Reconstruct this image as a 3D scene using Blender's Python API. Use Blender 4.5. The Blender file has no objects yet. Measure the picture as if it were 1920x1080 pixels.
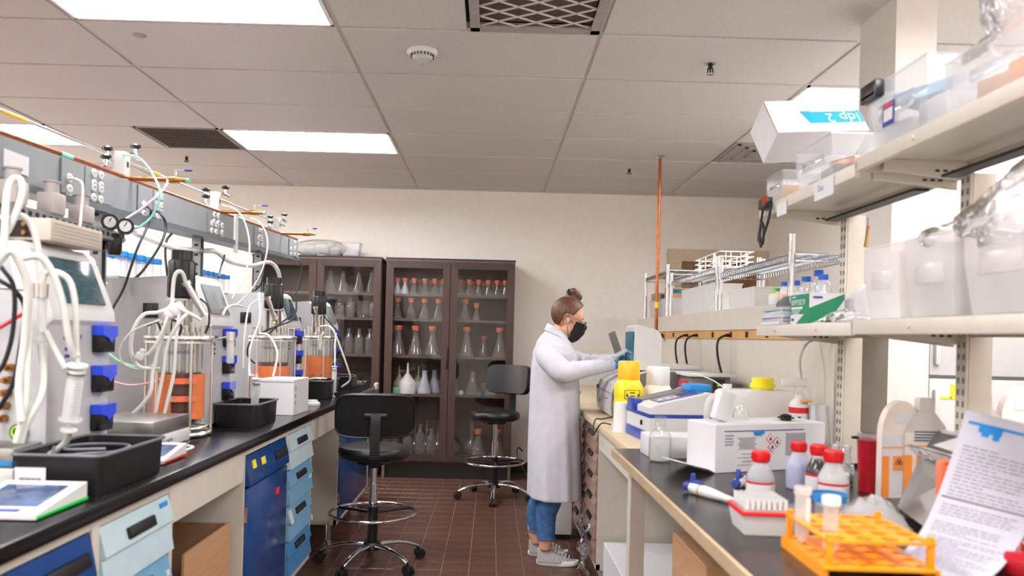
import bpy, bmesh, math, random
from mathutils import Vector, Matrix, Euler
R = random.Random(7)
PI = math.pi
S = bpy.context.scene
COL = S.collection

# ------------------------------------------------------------------ camera, world, exposure
cam_d = bpy.data.cameras.new('camera')
cam = bpy.data.objects.new('camera', cam_d)
COL.objects.link(cam)
S.camera = cam
cam_d.sensor_width = 36.0
cam_d.sensor_fit = 'HORIZONTAL'
cam_d.lens = 1410.0 / 1920 * 36
cam_d.shift_x = 26.0 / 1920
cam_d.shift_y = 90.0 / 1920
cam_d.clip_start = 0.05
cam.location = (0, 0, 1.33)
_cam_yaw, _cam_roll = 0.0083, 0.0245
cam.rotation_euler = (Matrix.Rotation(-_cam_yaw, 3, 'Z') @ Matrix.Rotation(PI / 2, 3, 'X') @ Matrix.Rotation(_cam_roll, 3, 'Z')).to_euler()
cam_d.dof.use_dof = True
cam_d.dof.focus_distance = 4.4
cam_d.dof.aperture_fstop = 2.6

w = bpy.data.worlds.new('world')
S.world = w
w.use_nodes = True
w.node_tree.nodes['Background'].inputs[0].default_value = (0.9, 0.92, 1.0, 1)
w.node_tree.nodes['Background'].inputs[1].default_value = 0.02
S.view_settings.view_transform = 'Standard'
S.view_settings.look = 'None'
S.view_settings.gamma = 1.0
S.view_settings.use_curve_mapping = False
S.view_settings.exposure = 0.40
S.cycles.transparent_max_bounces = 48
LAMP = 31.0          # emission of the ceiling troffers

# ------------------------------------------------------------------ materials
def lin(h):
    if isinstance(h, (tuple, list)):
        return tuple(h)
    h = h.lstrip('#')
    out = []
    for i in (0, 2, 4):
        c = int(h[i:i + 2], 16) / 255
        out.append(c / 12.92 if c <= 0.04045 else ((c + 0.055) / 1.055) ** 2.4)
    return tuple(out)

MATS = {}
def mat(name, col, rough=0.5, metal=0.0, var=0.08, scale=18.0, bump=0.0, bscale=150.0, coat=0.0, stretch=None, spec=0.5):
    m = bpy.data.materials.new(name); m.use_nodes = True
    nt = m.node_tree; N = nt.nodes; L = nt.links
    b = N['Principled BSDF']
    c = lin(col)
    b.inputs['Roughness'].default_value = rough
    b.inputs['Metallic'].default_value = metal
    b.inputs['Specular IOR Level'].default_value = spec
    if coat: b.inputs['Coat Weight'].default_value = coat
    tc = N.new('ShaderNodeTexCoord')
    src = tc.outputs['Object']
    if stretch:
        mp = N.new('ShaderNodeMapping'); mp.inputs['Scale'].default_value = stretch
        L.new(src, mp.inputs[0]); src = mp.outputs[0]
    nz = N.new('ShaderNodeTexNoise'); nz.inputs['Scale'].default_value = scale; nz.inputs['Detail'].default_value = 4
    L.new(src, nz.inputs['Vector'])
    rp = N.new('ShaderNodeValToRGB')
    e = rp.color_ramp.elements
    e[0].position = 0.3; e[1].position = 0.7
    e[0].color = (*[x * (1 - var) for x in c], 1)
    e[1].color = (*[min(1, x * (1 + var)) for x in c], 1)
    L.new(nz.outputs['Fac'], rp.inputs['Fac'])
    L.new(rp.outputs['Color'], b.inputs['Base Color'])
    if bump:
        n2 = N.new('ShaderNodeTexNoise'); n2.inputs['Scale'].default_value = bscale; n2.inputs['Detail'].default_value = 3
        L.new(src, n2.inputs['Vector'])
        bp = N.new('ShaderNodeBump'); bp.inputs['Strength'].default_value = bump; bp.inputs['Distance'].default_value = 0.01
        L.new(n2.outputs['Fac'], bp.inputs['Height']); L.new(bp.outputs['Normal'], b.inputs['Normal'])
    MATS[name] = m
    return m

def emis(name, col, strength):
    m = bpy.data.materials.new(name); m.use_nodes = True
    nt = m.node_tree; N = nt.nodes; L = nt.links
    N.remove(N['Principled BSDF'])
    e = N.new('ShaderNodeEmission'); e.inputs[0].default_value = (*lin(col), 1); e.inputs[1].default_value = strength
    L.new(e.outputs[0], N['Material Output'].inputs[0])
    MATS[name] = m
    return m

def clear(name, tint='ffffff', body='ffffff', haze=0.0, gloss=1.0, rough=0.03, ior=1.45, crinkle=0.0):
    """thin clear sheet: see-through + fresnel reflection + some milky body"""
    m = bpy.data.materials.new(name); m.use_nodes = True
    nt = m.node_tree; N = nt.nodes; L = nt.links
    N.remove(N['Principled BSDF'])
    tr = N.new('ShaderNodeBsdfTransparent'); tr.inputs[0].default_value = (*lin(tint), 1)
    out = tr.outputs[0]
    if haze > 0:
        df = N.new('ShaderNodeBsdfDiffuse'); df.inputs[0].default_value = (*lin(body), 1)
        tl = N.new('ShaderNodeBsdfTranslucent'); tl.inputs[0].default_value = (*lin(body), 1)
        mx0 = N.new('ShaderNodeMixShader'); mx0.inputs[0].default_value = 0.4
        L.new(df.outputs[0], mx0.inputs[1]); L.new(tl.outputs[0], mx0.inputs[2])
        mx = N.new('ShaderNodeMixShader')
        nz = N.new('ShaderNodeTexNoise'); nz.inputs['Scale'].default_value = 9
        tc = N.new('ShaderNodeTexCoord'); L.new(tc.outputs['Object'], nz.inputs['Vector'])
        mr = N.new('ShaderNodeMapRange'); mr.inputs['To Min'].default_value = haze * 0.8; mr.inputs['To Max'].default_value = min(1, haze * 1.2)
        L.new(nz.outputs['Fac'], mr.inputs['Value']); L.new(mr.outputs[0], mx.inputs[0])
        L.new(out, mx.inputs[1]); L.new(mx0.outputs[0], mx.inputs[2])
        out = mx.outputs[0]
    gl = N.new('ShaderNodeBsdfGlossy'); gl.inputs['Roughness'].default_value = rough
    if crinkle:
        wv = N.new('ShaderNodeTexNoise'); wv.inputs['Scale'].default_value = 16; wv.inputs['Detail'].default_value = 5; wv.inputs['Distortion'].default_value = 1.5
        tc2 = N.new('ShaderNodeTexCoord'); L.new(tc2.outputs['Object'], wv.inputs['Vector'])
        bp = N.new('ShaderNodeBump'); bp.inputs['Strength'].default_value = crinkle; bp.inputs['Distance'].default_value = 0.05
        L.new(wv.outputs['Fac'], bp.inputs['Height']); L.new(bp.outputs['Normal'], gl.inputs['Normal'])
    f0 = ((ior - 1) / (ior + 1)) ** 2
    lw = N.new('ShaderNodeLayerWeight'); lw.inputs['Blend'].default_value = 0.5
    pw = N.new('ShaderNodeMath'); pw.operation = 'POWER'; pw.inputs[1].default_value = 4.0
    L.new(lw.outputs['Facing'], pw.inputs[0])
    fr = N.new('ShaderNodeMath'); fr.operation = 'MULTIPLY_ADD'; fr.inputs[1].default_value = 1 - f0; fr.inputs[2].default_value = f0
    L.new(pw.outputs[0], fr.inputs[0])
    ml = N.new('ShaderNodeMath'); ml.operation = 'MULTIPLY'; ml.inputs[1].default_value = gloss; ml.use_clamp = True
    L.new(fr.outputs[0], ml.inputs[0])
    m2 = N.new('ShaderNodeMixShader')
    L.new(ml.outputs[0], m2.inputs[0]); L.new(out, m2.inputs[1]); L.new(gl.outputs[0], m2.inputs[2])
    L.new(m2.outputs[0], N['Material Output'].inputs[0])
    MATS[name] = m
    return m

mat('wall_paint', 'f6f0e7', 0.7, var=0.02, bump=0.04, bscale=300)
mat('wall_white', 'd6d1ca', 0.6, var=0.02)
mat('ceiling_tile', 'd3cec9', 0.85, var=0.04, scale=60, bump=0.15, bscale=400)
mat('ceiling_metal', 'd4cbc2', 0.5, var=0.03)
mat('dark_gap', '2b2724', 0.9)
mat('vent_brown', '6a5f57', 0.8, var=0.15, scale=60)
mat('vent_grey', 'a8a19c', 0.7)
mat('white_enamel', 'f2f1ee', 0.35, var=0.02)
mat('floor_tile', '583a2e', 0.32, var=0.22, scale=9, bump=0.08, bscale=60)
mat('grout', '7d6a5e', 0.8, var=0.15)
mat('black_base', '17130f', 0.45, var=0.1)
mat('worktop_black', '0d0c0f', 0.2, var=0.25, scale=40, bump=0.02, bscale=200)
mat('worktop_edge', '0f0e10', 0.35, var=0.2)
mat('bench_black', '1c1a19', 0.26, var=0.2, scale=40)
mat('wood_edge', 'b39b7c', 0.5, var=0.1)
mat('tan_laminate', 'cdbb9a', 0.4, var=0.07, scale=10, stretch=(1, 12, 1))
mat('bench_beige', 'cbc4b6', 0.45, var=0.03)
mat('bench_beige_dark', 'bcb2a3', 0.5, var=0.04)
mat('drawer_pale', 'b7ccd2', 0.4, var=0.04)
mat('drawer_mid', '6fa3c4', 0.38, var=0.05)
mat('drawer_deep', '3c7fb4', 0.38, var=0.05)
mat('door_navy', '0f3f7c', 0.2, var=0.12, scale=8, bump=0.06, bscale=6)
mat('drawer_brown', '8f7263', 0.35, var=0.08)
mat('recess_black', '0c0b0c', 0.5)
mat('cardboard', 'b58a63', 0.8, var=0.08, scale=8, stretch=(1, 1, 14))
mat('cardboard_dark', '9a7250', 0.85, var=0.1)
mat('carton_white', 'd0cfd0', 0.6, var=0.02)
mat('paper', 'bcbbc5', 0.7, var=0.02)
mat('print_grey', '8c8a92', 0.8, var=0.3, scale=300)
mat('print_dark', '3b3a42', 0.8)
mat('cabinet_brown', '3b2a25', 0.42, var=0.18, scale=14, stretch=(6, 6, 0.6))
mat('cabinet_brown_v', '443029', 0.42, var=0.15, scale=14, stretch=(6, 6, 0.6))
mat('cabinet_inside', '6a564c', 0.6, var=0.15)
mat('chrome', 'd8d8da', 0.08, 1.0, var=0.02)
mat('steel', 'd2cfca', 0.30, 1.0, var=0.06, scale=40)
mat('steel_brushed', 'a9a7a3', 0.38, 1.0, var=0.08, scale=30, stretch=(1, 30, 30))
mat('zinc_wire', 'b4b5b7', 0.3, 1.0, var=0.05)
mat('galvanised', '9a9ea1', 0.45, 0.7, var=0.08)
mat('raceway_grey', '898e90', 0.45, var=0.03)
mat('raceway_edge', '6c7579', 0.4, 0.3, var=0.03)
mat('copper', 'b5683a', 0.3, 0.95, var=0.18, scale=25)
mat('brass', 'a8763c', 0.3, 0.9, var=0.1)
mat('black_vinyl', '0b0a0b', 0.36, var=0.25, scale=60, bump=0.1, bscale=300)
mat('black_plastic', '0b0b0d', 0.32, var=0.15)
mat('black_tray', '0c0c0e', 0.4, var=0.2, scale=25)
mat('black_rubber', '101012', 0.55, var=0.2)
mat('rim_grey', '5e5f63', 0.35)
mat('instrument_grey', 'b4b4b5', 0.42, var=0.02)
mat('instrument_white', 'cfcecc', 0.38, var=0.02)
mat('instrument_dark', '6f6c68', 0.45)
mat('screen_teal', '35535a', 0.12, var=0.35, scale=22, stretch=(1, 1, 9))
mat('screen_blue', '4a5a78', 0.12, var=0.4, scale=22)
mat('screen_grey', '84898a', 0.15, var=0.1)
mat('pump_blue', '1646e6', 0.16, var=0.1, coat=0.6)
mat('print_blue', '2c3d8f', 0.6)
mat('orange_silicone', 'd9753f', 0.6, var=0.07, scale=30)
mat('orange_strap', 'f2744e', 0.55, var=0.05)
mat('tube_white', 'd0cfc8', 0.35, var=0.03)
mat('tube_teal', '7fcfb8', 0.35)
mat('tube_pink', 'e8b6cf', 0.35)
mat('white_plastic', 'd4d3cf', 0.35, var=0.02)
mat('white_foil', 'd6d5d2', 0.55, var=0.03, bump=0.25, bscale=25)
mat('blue_cap', '1678c4', 0.35)
mat('royal_cap', '1450c4', 0.35)
mat('green_cap', '36a35a', 0.35)
mat('lime_cap', '9fd430', 0.35)
mat('salmon_cap', 'd9784f', 0.55, var=0.06)
mat('red_cap', 'd2141d', 0.35, var=0.06)
mat('red_plastic', 'b01423', 0.3, var=0.06)
mat('yellow_plastic', 'f2dc1c', 0.35, var=0.04)
mat('yellow_cap', 'f5b50e', 0.38, var=0.04)
mat('yellow_note', 'f3dd2a', 0.6)
mat('red_note', 'd8322a', 0.6)
mat('orange_rack', 'f59a16', 0.38, var=0.05)
mat('orange_print', 'ef8a2a', 0.6)
mat('hdpe_white', 'e9e4d6', 0.45, var=0.03)
mat('spectro_blue', '1f3f9e', 0.3)
mat('trim_blue', '1b86cf', 0.35)
mat('glove_blue', '1d86d6', 0.45)
mat('coat_cotton', 'c6c6cc', 0.8, var=0.03, bump=0.5, bscale=14)
mat('jeans', '41699a', 0.85, var=0.25, scale=40, bump=0.15, bscale=500)
mat('skin', 'd7a083', 0.5, var=0.05)
mat('hair', '5a371f', 0.45, var=0.55, scale=14, stretch=(9, 9, 1.5), bump=0.25, bscale=30)
mat('mask_black', '0d0d0f', 0.6, var=0.2)
mat('shelf_brown', '6b5d53', 0.45, var=0.08)
mat('shoe_grey', 'a9a5a2', 0.8, var=0.15, scale=120)
mat('sole_white', 'e9e6e2', 0.6)
mat('wood_strip', 'c8975a', 0.5, var=0.12, scale=8, stretch=(1, 1, 1))
mat('door_wood', '7c4f27', 0.45, var=0.4, scale=12, stretch=(8, 1, 0.5))
mat('door_frame', 'cdbb9c', 0.5, var=0.03)
mat('label_white', 'd2d1d3', 0.5, var=0.02)
mat('biohazard_bag', 'ddd2c8', 0.4)
mat('pouch_grey', 'c2bab4', 0.5)
mat('box_green', '0e7f56', 0.5)
mat('dark_liquid', '160807', 0.15)
mat('amber_liquid', '5a2a1e', 0.2)
mat('clear_liquid', 'd6dbd9', 0.1)
mat('violet_liquid', '8f8fc6', 0.3)
mat('grey_liquid', '6a6876', 0.3)
mat('teal_film', '0e6a7e', 0.15, var=0.5, scale=14, stretch=(3, 3, 1))
mat('carton_blue', '1a9ad8', 0.5)
mat('pet_white', 'd6d5d3', 0.5, var=0.02)
mat('funnel_white', 'eceff0', 0.45)
mat('flask_milky', 'bcc6d4', 0.4, var=0.04)
mat('purple', '7b4a9a', 0.5)
emis('lamp_glow', 'fdfbff', LAMP)
emis('green_led', '2bff5a', .45)
emis('red_led', 'ff5030', .4)
emis('orange_led', 'ff5a20', .4)
emis('lcd_blue', '6f86e8', 0.4)
clear('pane_glass', 'f2f0ee', gloss=1.0, ior=1.4)
clear('lab_glass', 'f6f9f8', 'ffffff', haze=0.13, gloss=2.0, ior=1.5)
clear('vessel_glass', 'f6f8f7', 'ffffff', haze=0.05, gloss=1.3, ior=1.5)
clear('clear_plastic', 'fafbfc', 'f4f6f8', haze=0.17, gloss=1.7, rough=0.10)
clear('milky_plastic', 'fbfafa', 'f4f2f0', haze=0.50, gloss=0.8, rough=0.2)
clear('jug_plastic', 'fbfafa', 'f7f5f0', haze=0.85, gloss=0.6, rough=0.25)
clear('bag_film', 'fcfcfc', 'f4f4f6', haze=0.15, gloss=3.6, rough=0.08, crinkle=0.9)
clear('syringe_plastic', 'fafbfb', 'f8f9f9', haze=0.5, gloss=0.9, rough=0.1)

# ------------------------------------------------------------------ mesh builder
def catmull(pts, sub=6):
    P = [Vector(p) for p in pts]
    if len(P) < 3: return P
    out = []
    for i in range(len(P) - 1):
        p0 = P[i - 1] if i > 0 else P[i] * 2 - P[i + 1]
        p1, p2 = P[i], P[i + 1]
        p3 = P[i + 2] if i + 2 < len(P) else P[i + 1] * 2 - P[i]
        for s in range(sub):
            t = s / sub
            out.append(0.5 * ((2 * p1) + (-p0 + p2) * t + (2 * p0 - 5 * p1 + 4 * p2 - p3) * t * t + (-p0 + 3 * p1 - 3 * p2 + p3) * t ** 3))
    out.append(P[-1])
    return out

class MB:
    def __init__(s):
        s.v = []; s.f = []; s.m = []
        s.M = Matrix.Identity(4)
    def add(s, vs, fs, m=0):
        o = len(s.v)
        s.v += [tuple(s.M @ Vector(p)) for p in vs]
        s.f += [tuple(i + o for i in f) for f in fs]
        s.m += [m] * len(fs)
        return s
    def box(s, c, d, m=0, bev=0.0, rot=None, seg=2):
        x, y, z = d[0] / 2, d[1] / 2, d[2] / 2
        T = Matrix.Translation(c) @ (Euler(rot).to_matrix().to_4x4() if rot is not None else Matrix.Identity(4))
        vs = [(a * x, b * y, e * z) for a in (-1, 1) for b in (-1, 1) for e in (-1, 1)]
        fs = [(0, 1, 3, 2), (4, 6, 7, 5), (0, 4, 5, 1), (2, 3, 7, 6), (0, 2, 6, 4), (1, 5, 7, 3)]
        if bev > 0:
            bm = bmesh.new()
            bv = [bm.verts.new(p) for p in vs]
            for f in fs: bm.faces.new([bv[i] for i in f])
            bmesh.ops.bevel(bm, geom=bm.edges[:], offset=min(bev, 0.49 * min(d)), segments=seg, profile=0.5, affect='EDGES')
            bm.verts.index_update()
            vs = [v.co.copy() for v in bm.verts]
            fs = [tuple(v.index for v in f.verts) for f in bm.faces]
            bm.free()
        return s.add([T @ Vector(p) for p in vs], fs, m)
    def span(s, a, b, m=0, bev=0.0, seg=2):
        return s.box([(a[i] + b[i]) / 2 for i in range(3)], [abs(b[i] - a[i]) for i in range(3)], m, bev, None, seg)
    def cyl(s, p0, p1, r0, r1=None, n=16, m=0, cap=True):
        p0, p1 = Vector(p0), Vector(p1)
        r1 = r0 if r1 is None else r1
        q = (p1 - p0).to_track_quat('Z', 'Y').to_matrix()
        vs = []
        for p, r in ((p0, r0), (p1, r1)):
            for i in range(n):
                a = 2 * PI * i / n
                vs.append(p + q @ Vector((r * math.cos(a), r * math.sin(a), 0)))
        fs = [(i, (i + 1) % n, n + (i + 1) % n, n + i) for i in range(n)]
        if cap: fs += [tuple(range(n - 1, -1, -1)), tuple(range(n, 2 * n))]
        return s.add(vs, fs, m)
    def lathe(s, prof, n=20, c=(0, 0, 0), m=0, T=None):
        T = Matrix.Translation(c) @ (T or Matrix.Identity(4))
        vs = []; ring = []
        for r, z in prof:
            if r < 1e-6:
                ring.append([len(vs)]); vs.append(T @ Vector((0, 0, z)))
            else:
                ring.append(list(range(len(vs), len(vs) + n)))
                vs += [T @ Vector((r * math.cos(2 * PI * i / n), r * math.sin(2 * PI * i / n), z)) for i in range(n)]
        fs = []
        for a, b in zip(ring, ring[1:]):
            for i in range(n):
                j = (i + 1) % n
                if len(a) == 1 and len(b) == 1: break
                if len(a) == 1: fs.append((a[0], b[j], b[i]))
                elif len(b) == 1: fs.append((a[i], a[j], b[0]))
                else: fs.append((a[i], a[j], b[j], b[i]))
        return s.add(vs, fs, m)
    def tube(s, pts, r, n=8, m=0, sub=6, smooth=True, closed=False, rad=None):
        P = catmull(pts, sub) if smooth else [Vector(p) for p in pts]
        vs = []; k = len(P)
        t0 = (P[1] - P[0]).normalized()
        up = Vector((0, 0, 1)) if abs(t0.z) < 0.9 else Vector((1, 0, 0))
        nrm = t0.cross(up).normalized()
        for i, p in enumerate(P):
            t = (P[min(i + 1, k - 1)] - P[max(i - 1, 0)])
            if t.length < 1e-9: t = t0
            t.normalize()
            nrm = nrm - t * nrm.dot(t)
            if nrm.length < 1e-6: nrm = t.orthogonal()
            nrm.normalize(); bn = t.cross(nrm)
            rr = r if rad is None else rad(i / (k - 1))
            for j in range(n):
                a = 2 * PI * j / n
                vs.append(p + nrm * (rr * math.cos(a)) + bn * (rr * math.sin(a)))
        fs = []
        for i in range(k - 1 if not closed else k):
            i2 = (i + 1) % k
            for j in range(n):
                j2 = (j + 1) % n
                fs.append((i * n + j, i * n + j2, i2 * n + j2, i2 * n + j))
        if not closed: fs += [tuple(range(n - 1, -1, -1)), tuple(range((k - 1) * n, k * n))]
        return s.add(vs, fs, m)
    def ring(s, c, R0, r, n=28, k=8, m=0, T=None):
        T = Matrix.Translation(c) @ (T or Matrix.Identity(4))
        vs = []
        for i in range(n):
            a = 2 * PI * i / n
            for j in range(k):
                b = 2 * PI * j / k
                q = R0 + r * math.cos(b)
                vs.append(T @ Vector((q * math.cos(a), q * math.sin(a), r * math.sin(b))))
        fs = [(i * k + j, ((i + 1) % n) * k + j, ((i + 1) % n) * k + (j + 1) % k, i * k + (j + 1) % k) for i in range(n) for j in range(k)]
        return s.add(vs, fs, m)
    def prism(s, poly, a, b, axis='z', m=0):
        """poly: 2D outline (ccw). axis x: (y,z) ; y: (x,z) ; z: (x,y)"""
        def P(u, v, w):
            return {'x': (w, u, v), 'y': (u, w, v), 'z': (u, v, w)}[axis]
        n = len(poly)
        vs = [P(u, v, a) for u, v in poly] + [P(u, v, b) for u, v in poly]
        fs = [(i, (i + 1) % n, n + (i + 1) % n, n + i) for i in range(n)] + [tuple(range(n - 1, -1, -1)), tuple(range(n, 2 * n))]
        return s.add(vs, fs, m)
    def ball(s, c, r, n=16, k=10, m=0, rot=None):
        if not isinstance(r, (tuple, list)): r = (r, r, r)
        T = Matrix.Translation(c) @ (Euler(rot).to_matrix().to_4x4() if rot is not None else Matrix.Identity(4)) @ Matrix.Diagonal((*r, 1))
        prof = [(math.sin(PI * i / k), -math.cos(PI * i / k)) for i in range(k + 1)]
        prof[0] = (0, -1); prof[-1] = (0, 1)
        return s.lathe(prof, n, (0, 0, 0), m, T)
    def loft(s, rings, m=0, cap=True):
        n = len(rings[0]); vs = [p for r in rings for p in r]; fs = []
        for i in range(len(rings) - 1):
            for j in range(n):
                j2 = (j + 1) % n
                fs.append((i * n + j, i * n + j2, (i + 1) * n + j2, (i + 1) * n + j))
        if cap: fs += [tuple(range(n - 1, -1, -1)), tuple(range((len(rings) - 1) * n, len(rings) * n))]
        return s.add(vs, fs, m)
    def sheet(s, rows, th=0.0, m=0):
        """open grid of points; th gives it thickness"""
        h, wd = len(rows), len(rows[0])
        vs = [Vector(p) for r in rows for p in r]
        fs = [(i * wd + j, i * wd + j + 1, (i + 1) * wd + j + 1, (i + 1) * wd + j) for i in range(h - 1) for j in range(wd - 1)]
        if th:
            nr = []
            for i in range(h):
                for j in range(wd):
                    a = vs[i * wd + min(j + 1, wd - 1)] - vs[i * wd + max(j - 1, 0)]
                    b = vs[min(i + 1, h - 1) * wd + j] - vs[max(i - 1, 0) * wd + j]
                    q = a.cross(b); nr.append(q.normalized() if q.length > 1e-12 else Vector((0, 0, 1)))
            n = len(vs)
            vs2 = [p - q * th for p, q in zip(vs, nr)]
            f2 = [tuple(reversed([i + n for i in f])) for f in fs]
            bd = [j for j in range(wd)] + [i * wd + wd - 1 for i in range(1, h)] + [(h - 1) * wd + j for j in range(wd - 2, -1, -1)] + [i * wd for i in range(h - 2, 0, -1)]
            sd = [(bd[(i + 1) % len(bd)], bd[i], bd[i] + n, bd[(i + 1) % len(bd)] + n) for i in range(len(bd))]
            vs = vs + vs2; fs = fs + f2 + sd
        return s.add(vs, fs, m)
    def mesh(s, name, mats, smooth=40):
        me = bpy.data.meshes.new(name)
        me.from_pydata(s.v, [], s.f)
        if isinstance(mats, str): mats = [mats]
        for q in mats: me.materials.append(MATS[q])
        if len(mats) > 1: me.polygons.foreach_set('material_index', s.m)
        if smooth:
            me.polygons.foreach_set('use_smooth', [True] * len(me.polygons))
            me.update()
            me.set_sharp_from_angle(angle=math.radians(smooth))
        me.update()
        return me
    def build(s, name, mats, parent=None, smooth=40, loc=None, rot=None):
        o = bpy.data.objects.new(name, s.mesh(name, mats, smooth))
        COL.objects.link(o)
        if parent is not None: o.parent = parent
        if loc is not None: o.location = loc
        if rot is not None: o.rotation_euler = rot
        return o

def tag(o, label=None, cat=None, group=None, kind=None):
    if label: o['label'] = label
    if cat: o['category'] = cat
    if group: o['group'] = group
    if kind: o['kind'] = kind
    return o
def thing(name, label, cat, loc=(0, 0, 0), rz=0.0, group=None):
    o = bpy.data.objects.new(name, None); COL.objects.link(o)
    o.empty_display_size = 0.1
    o.location = loc; o.rotation_euler = (0, 0, rz)
    return tag(o, label, cat, group)
def struct(o):
    o['kind'] = 'structure'; return o
def copy_tree(o, loc=None, rz=None, label=None, parent=None):
    c = o.copy(); COL.objects.link(c)
    if parent is not None: c.parent = parent
    if loc is not None: c.location = loc
    if rz is not None: c.rotation_euler = (0, 0, rz)
    if label: c['label'] = label
    for ch in [k for k in KIDS(o)]:
        copy_tree(ch, parent=c)
    return c
def KIDS(o):
    return [k for k in COL.objects if k.parent == o]
def share(name, mesh, parent, loc, rot=None):
    o = bpy.data.objects.new(name, mesh); COL.objects.link(o); o.parent = parent; o.location = loc
    if rot is not None: o.rotation_euler = rot
    return o
def text(name, body, size, matname, parent, loc, rot, align='LEFT', depth=0.0004, sx=1.0):
    cu = bpy.data.curves.new(name, 'FONT'); cu.body = body; cu.size = size; cu.align_x = align; cu.extrude = depth
    cu.resolution_u = 3
    t = bpy.data.objects.new(name, cu); COL.objects.link(t)
    bpy.context.view_layer.update()
    me = bpy.data.meshes.new_from_object(t.evaluated_get(bpy.context.evaluated_depsgraph_get()))
    COL.objects.unlink(t); bpy.data.objects.remove(t)
    me.materials.clear(); me.materials.append(MATS[matname])
    o = bpy.data.objects.new(name, me); COL.objects.link(o)
    o.parent = parent; o.location = loc; o.rotation_euler = rot; o.scale = (sx, 1, 1)
    return o
def bake(o, mods):
    """apply modifiers to the mesh of o"""
    for f in mods: f(o)
    bpy.context.view_layer.update()
    me = bpy.data.meshes.new_from_object(o.evaluated_get(bpy.context.evaluated_depsgraph_get()))
    o.modifiers.clear(); o.data = me
    return o

# ------------------------------------------------------------------ room shell
XL, XR, YB, YF, ZC = -5.6, 2.68, 7.36, -2.6, 2.747
GX, GY = -1.9684, 3.4961       # ceiling grid origin
CW, CD = 1.2192, 0.6096

fl = struct(MB().span((XL, YF, -0.1), (XR, YB, -0.004)).build('floor', 'grout', smooth=0))
TS = 0.1558
tile_mesh = MB().box((0, 0, -0.008), (TS - 0.005, TS - 0.005, 0.016), bev=0.002, seg=1).mesh('floor_tile', 'floor_tile', smooth=30)
rest = MB()
for i in range(-36, 17):
    for j in range(-17, 48):
        x = 0.0564 + TS * (i + 0.5); y = 6.90 - TS * (j - 2.5)
        if not (XL + .1 < x < XR - .1 and YF + .1 < y < YB - .05): continue
        if -7 <= i <= 4 and 3.75 < y < 6.98:
            share('floor_tile', tile_mesh, fl, (x, y, 0))
        else:
            h = (TS - 0.005) / 2
            rest.add([(x - h, y - h, 0), (x + h, y - h, 0), (x + h, y + h, 0), (x - h, y + h, 0), (x - h, y - h, -.01), (x + h, y - h, -.01), (x + h, y + h, -.01), (x - h, y + h, -.01)],
                     [(0, 1, 2, 3), (0, 4, 5, 1), (1, 5, 6, 2), (2, 6, 7, 3), (3, 7, 4, 0)])
o = rest.build('floor_tile_field', 'floor_tile', fl, smooth=0); o['kind'] = 'stuff'

struct(MB().span((XL - .1, YB, 0), (XR + .1, YB + .1, ZC + .25)).build('wall_back', 'wall_paint', smooth=0))
struct(MB().span((XR, YF, 0), (XR + .1, YB, ZC + .25)).build('wall_right', 'wall_paint', smooth=0))
struct(MB().span((XL - .1, YF, 0), (XL, YB, ZC + .25)).build('wall_left', 'wall_paint', smooth=0))
struct(MB().span((XL - .1, YF - .1, 0), (XR + .1, YF, ZC + .25)).build('wall_front', 'wall_paint', smooth=0))
struct(MB().span((-0.95, YB - .012, 0), (1.6, YB, .1)).build('baseboard_back', 'black_base', smooth=0))
# square column on the right side of the room
col_o = struct(MB().span((1.60, 3.02, 0), (1.765, 3.32, ZC)).build('trim_1', 'wall_white', smooth=0))
struct(MB().span((2.62, 4.9, 0), (XR, 5.3, ZC)).build('trim_2', 'wall_white', smooth=0))

# door in the back wall
door = bpy.data.objects.new('door_1', None); COL.objects.link(door); struct(door)
door.location = (1.70, YB, 0)
MB().span((0.14, -.035, 0.01), (.93, .0, 2.10)).build('door_panel', 'door_wood', door, smooth=0)
MB().span((0, -.06, 0), (.13, .0, 2.22)).span((.93, -.06, 0), (.98, .0, 2.22)).span((0.13, -.06, 2.10), (.93, .0, 2.22)).build('door_frame', 'door_frame', door, smooth=0)
MB().cyl((.2, -.035, 1.0), (.2, -.09, 1.0), .012).box((.25, -.09, 1.0), (.12, .018, .02), bev=.005).build('door_handle', 'steel', door)

# ceiling: slab, hanging grid, lay-in tiles
cl = struct(MB().span((XL, YF, ZC + .15), (XR, YB, ZC + .25)).build('ceiling', 'dark_gap', smooth=0))
cols = range(-3, 4); rows = range(-10, 7)
bar = MB().span((-.012, -.5, 0), (.012, .5, .03)).mesh('grid_bar', 'ceiling_metal', smooth=0)
for i in range(-2, 4):
    x = GX + CW * i
    b = share('grid_bar', bar, cl, (x, (YF + YB) / 2, ZC + .005)); b.scale = (1, YB - YF, 1)
for k in rows:
    y = GY + CD * k
    b = share('grid_bar', bar, cl, ((XL + XR) / 2, y, ZC + .0055), (0, 0, PI / 2)); b.scale = (0.9, XR - XL, 1)
b = share('grid_bar', bar, cl, ((XL + XR) / 2, YB - .012, ZC - .004), (0, 0, PI / 2)); b.scale = (1, XR - XL, 1)
b = share('grid_bar', bar, cl, (XR - .012, (YF + YB) / 2, ZC - .004)); b.scale = (1, YB - YF, 1)
LIGHTS = [(0, -1), (0, 3), (-2, 3), (-2, -1), (0, -5), (-2, -5), (3, 1), (3, -3), (2, -5), (3, -7), (0, -9), (-2, -9), (-3, 5), (-3, 1)]  # last two are unseen, added to brighten the far-left back wall
HALF = {(-1, 3): 'R', (1, -1): 'R', (3, 3): 'L', (1, -5): 'R'}
tiles = {}
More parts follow.
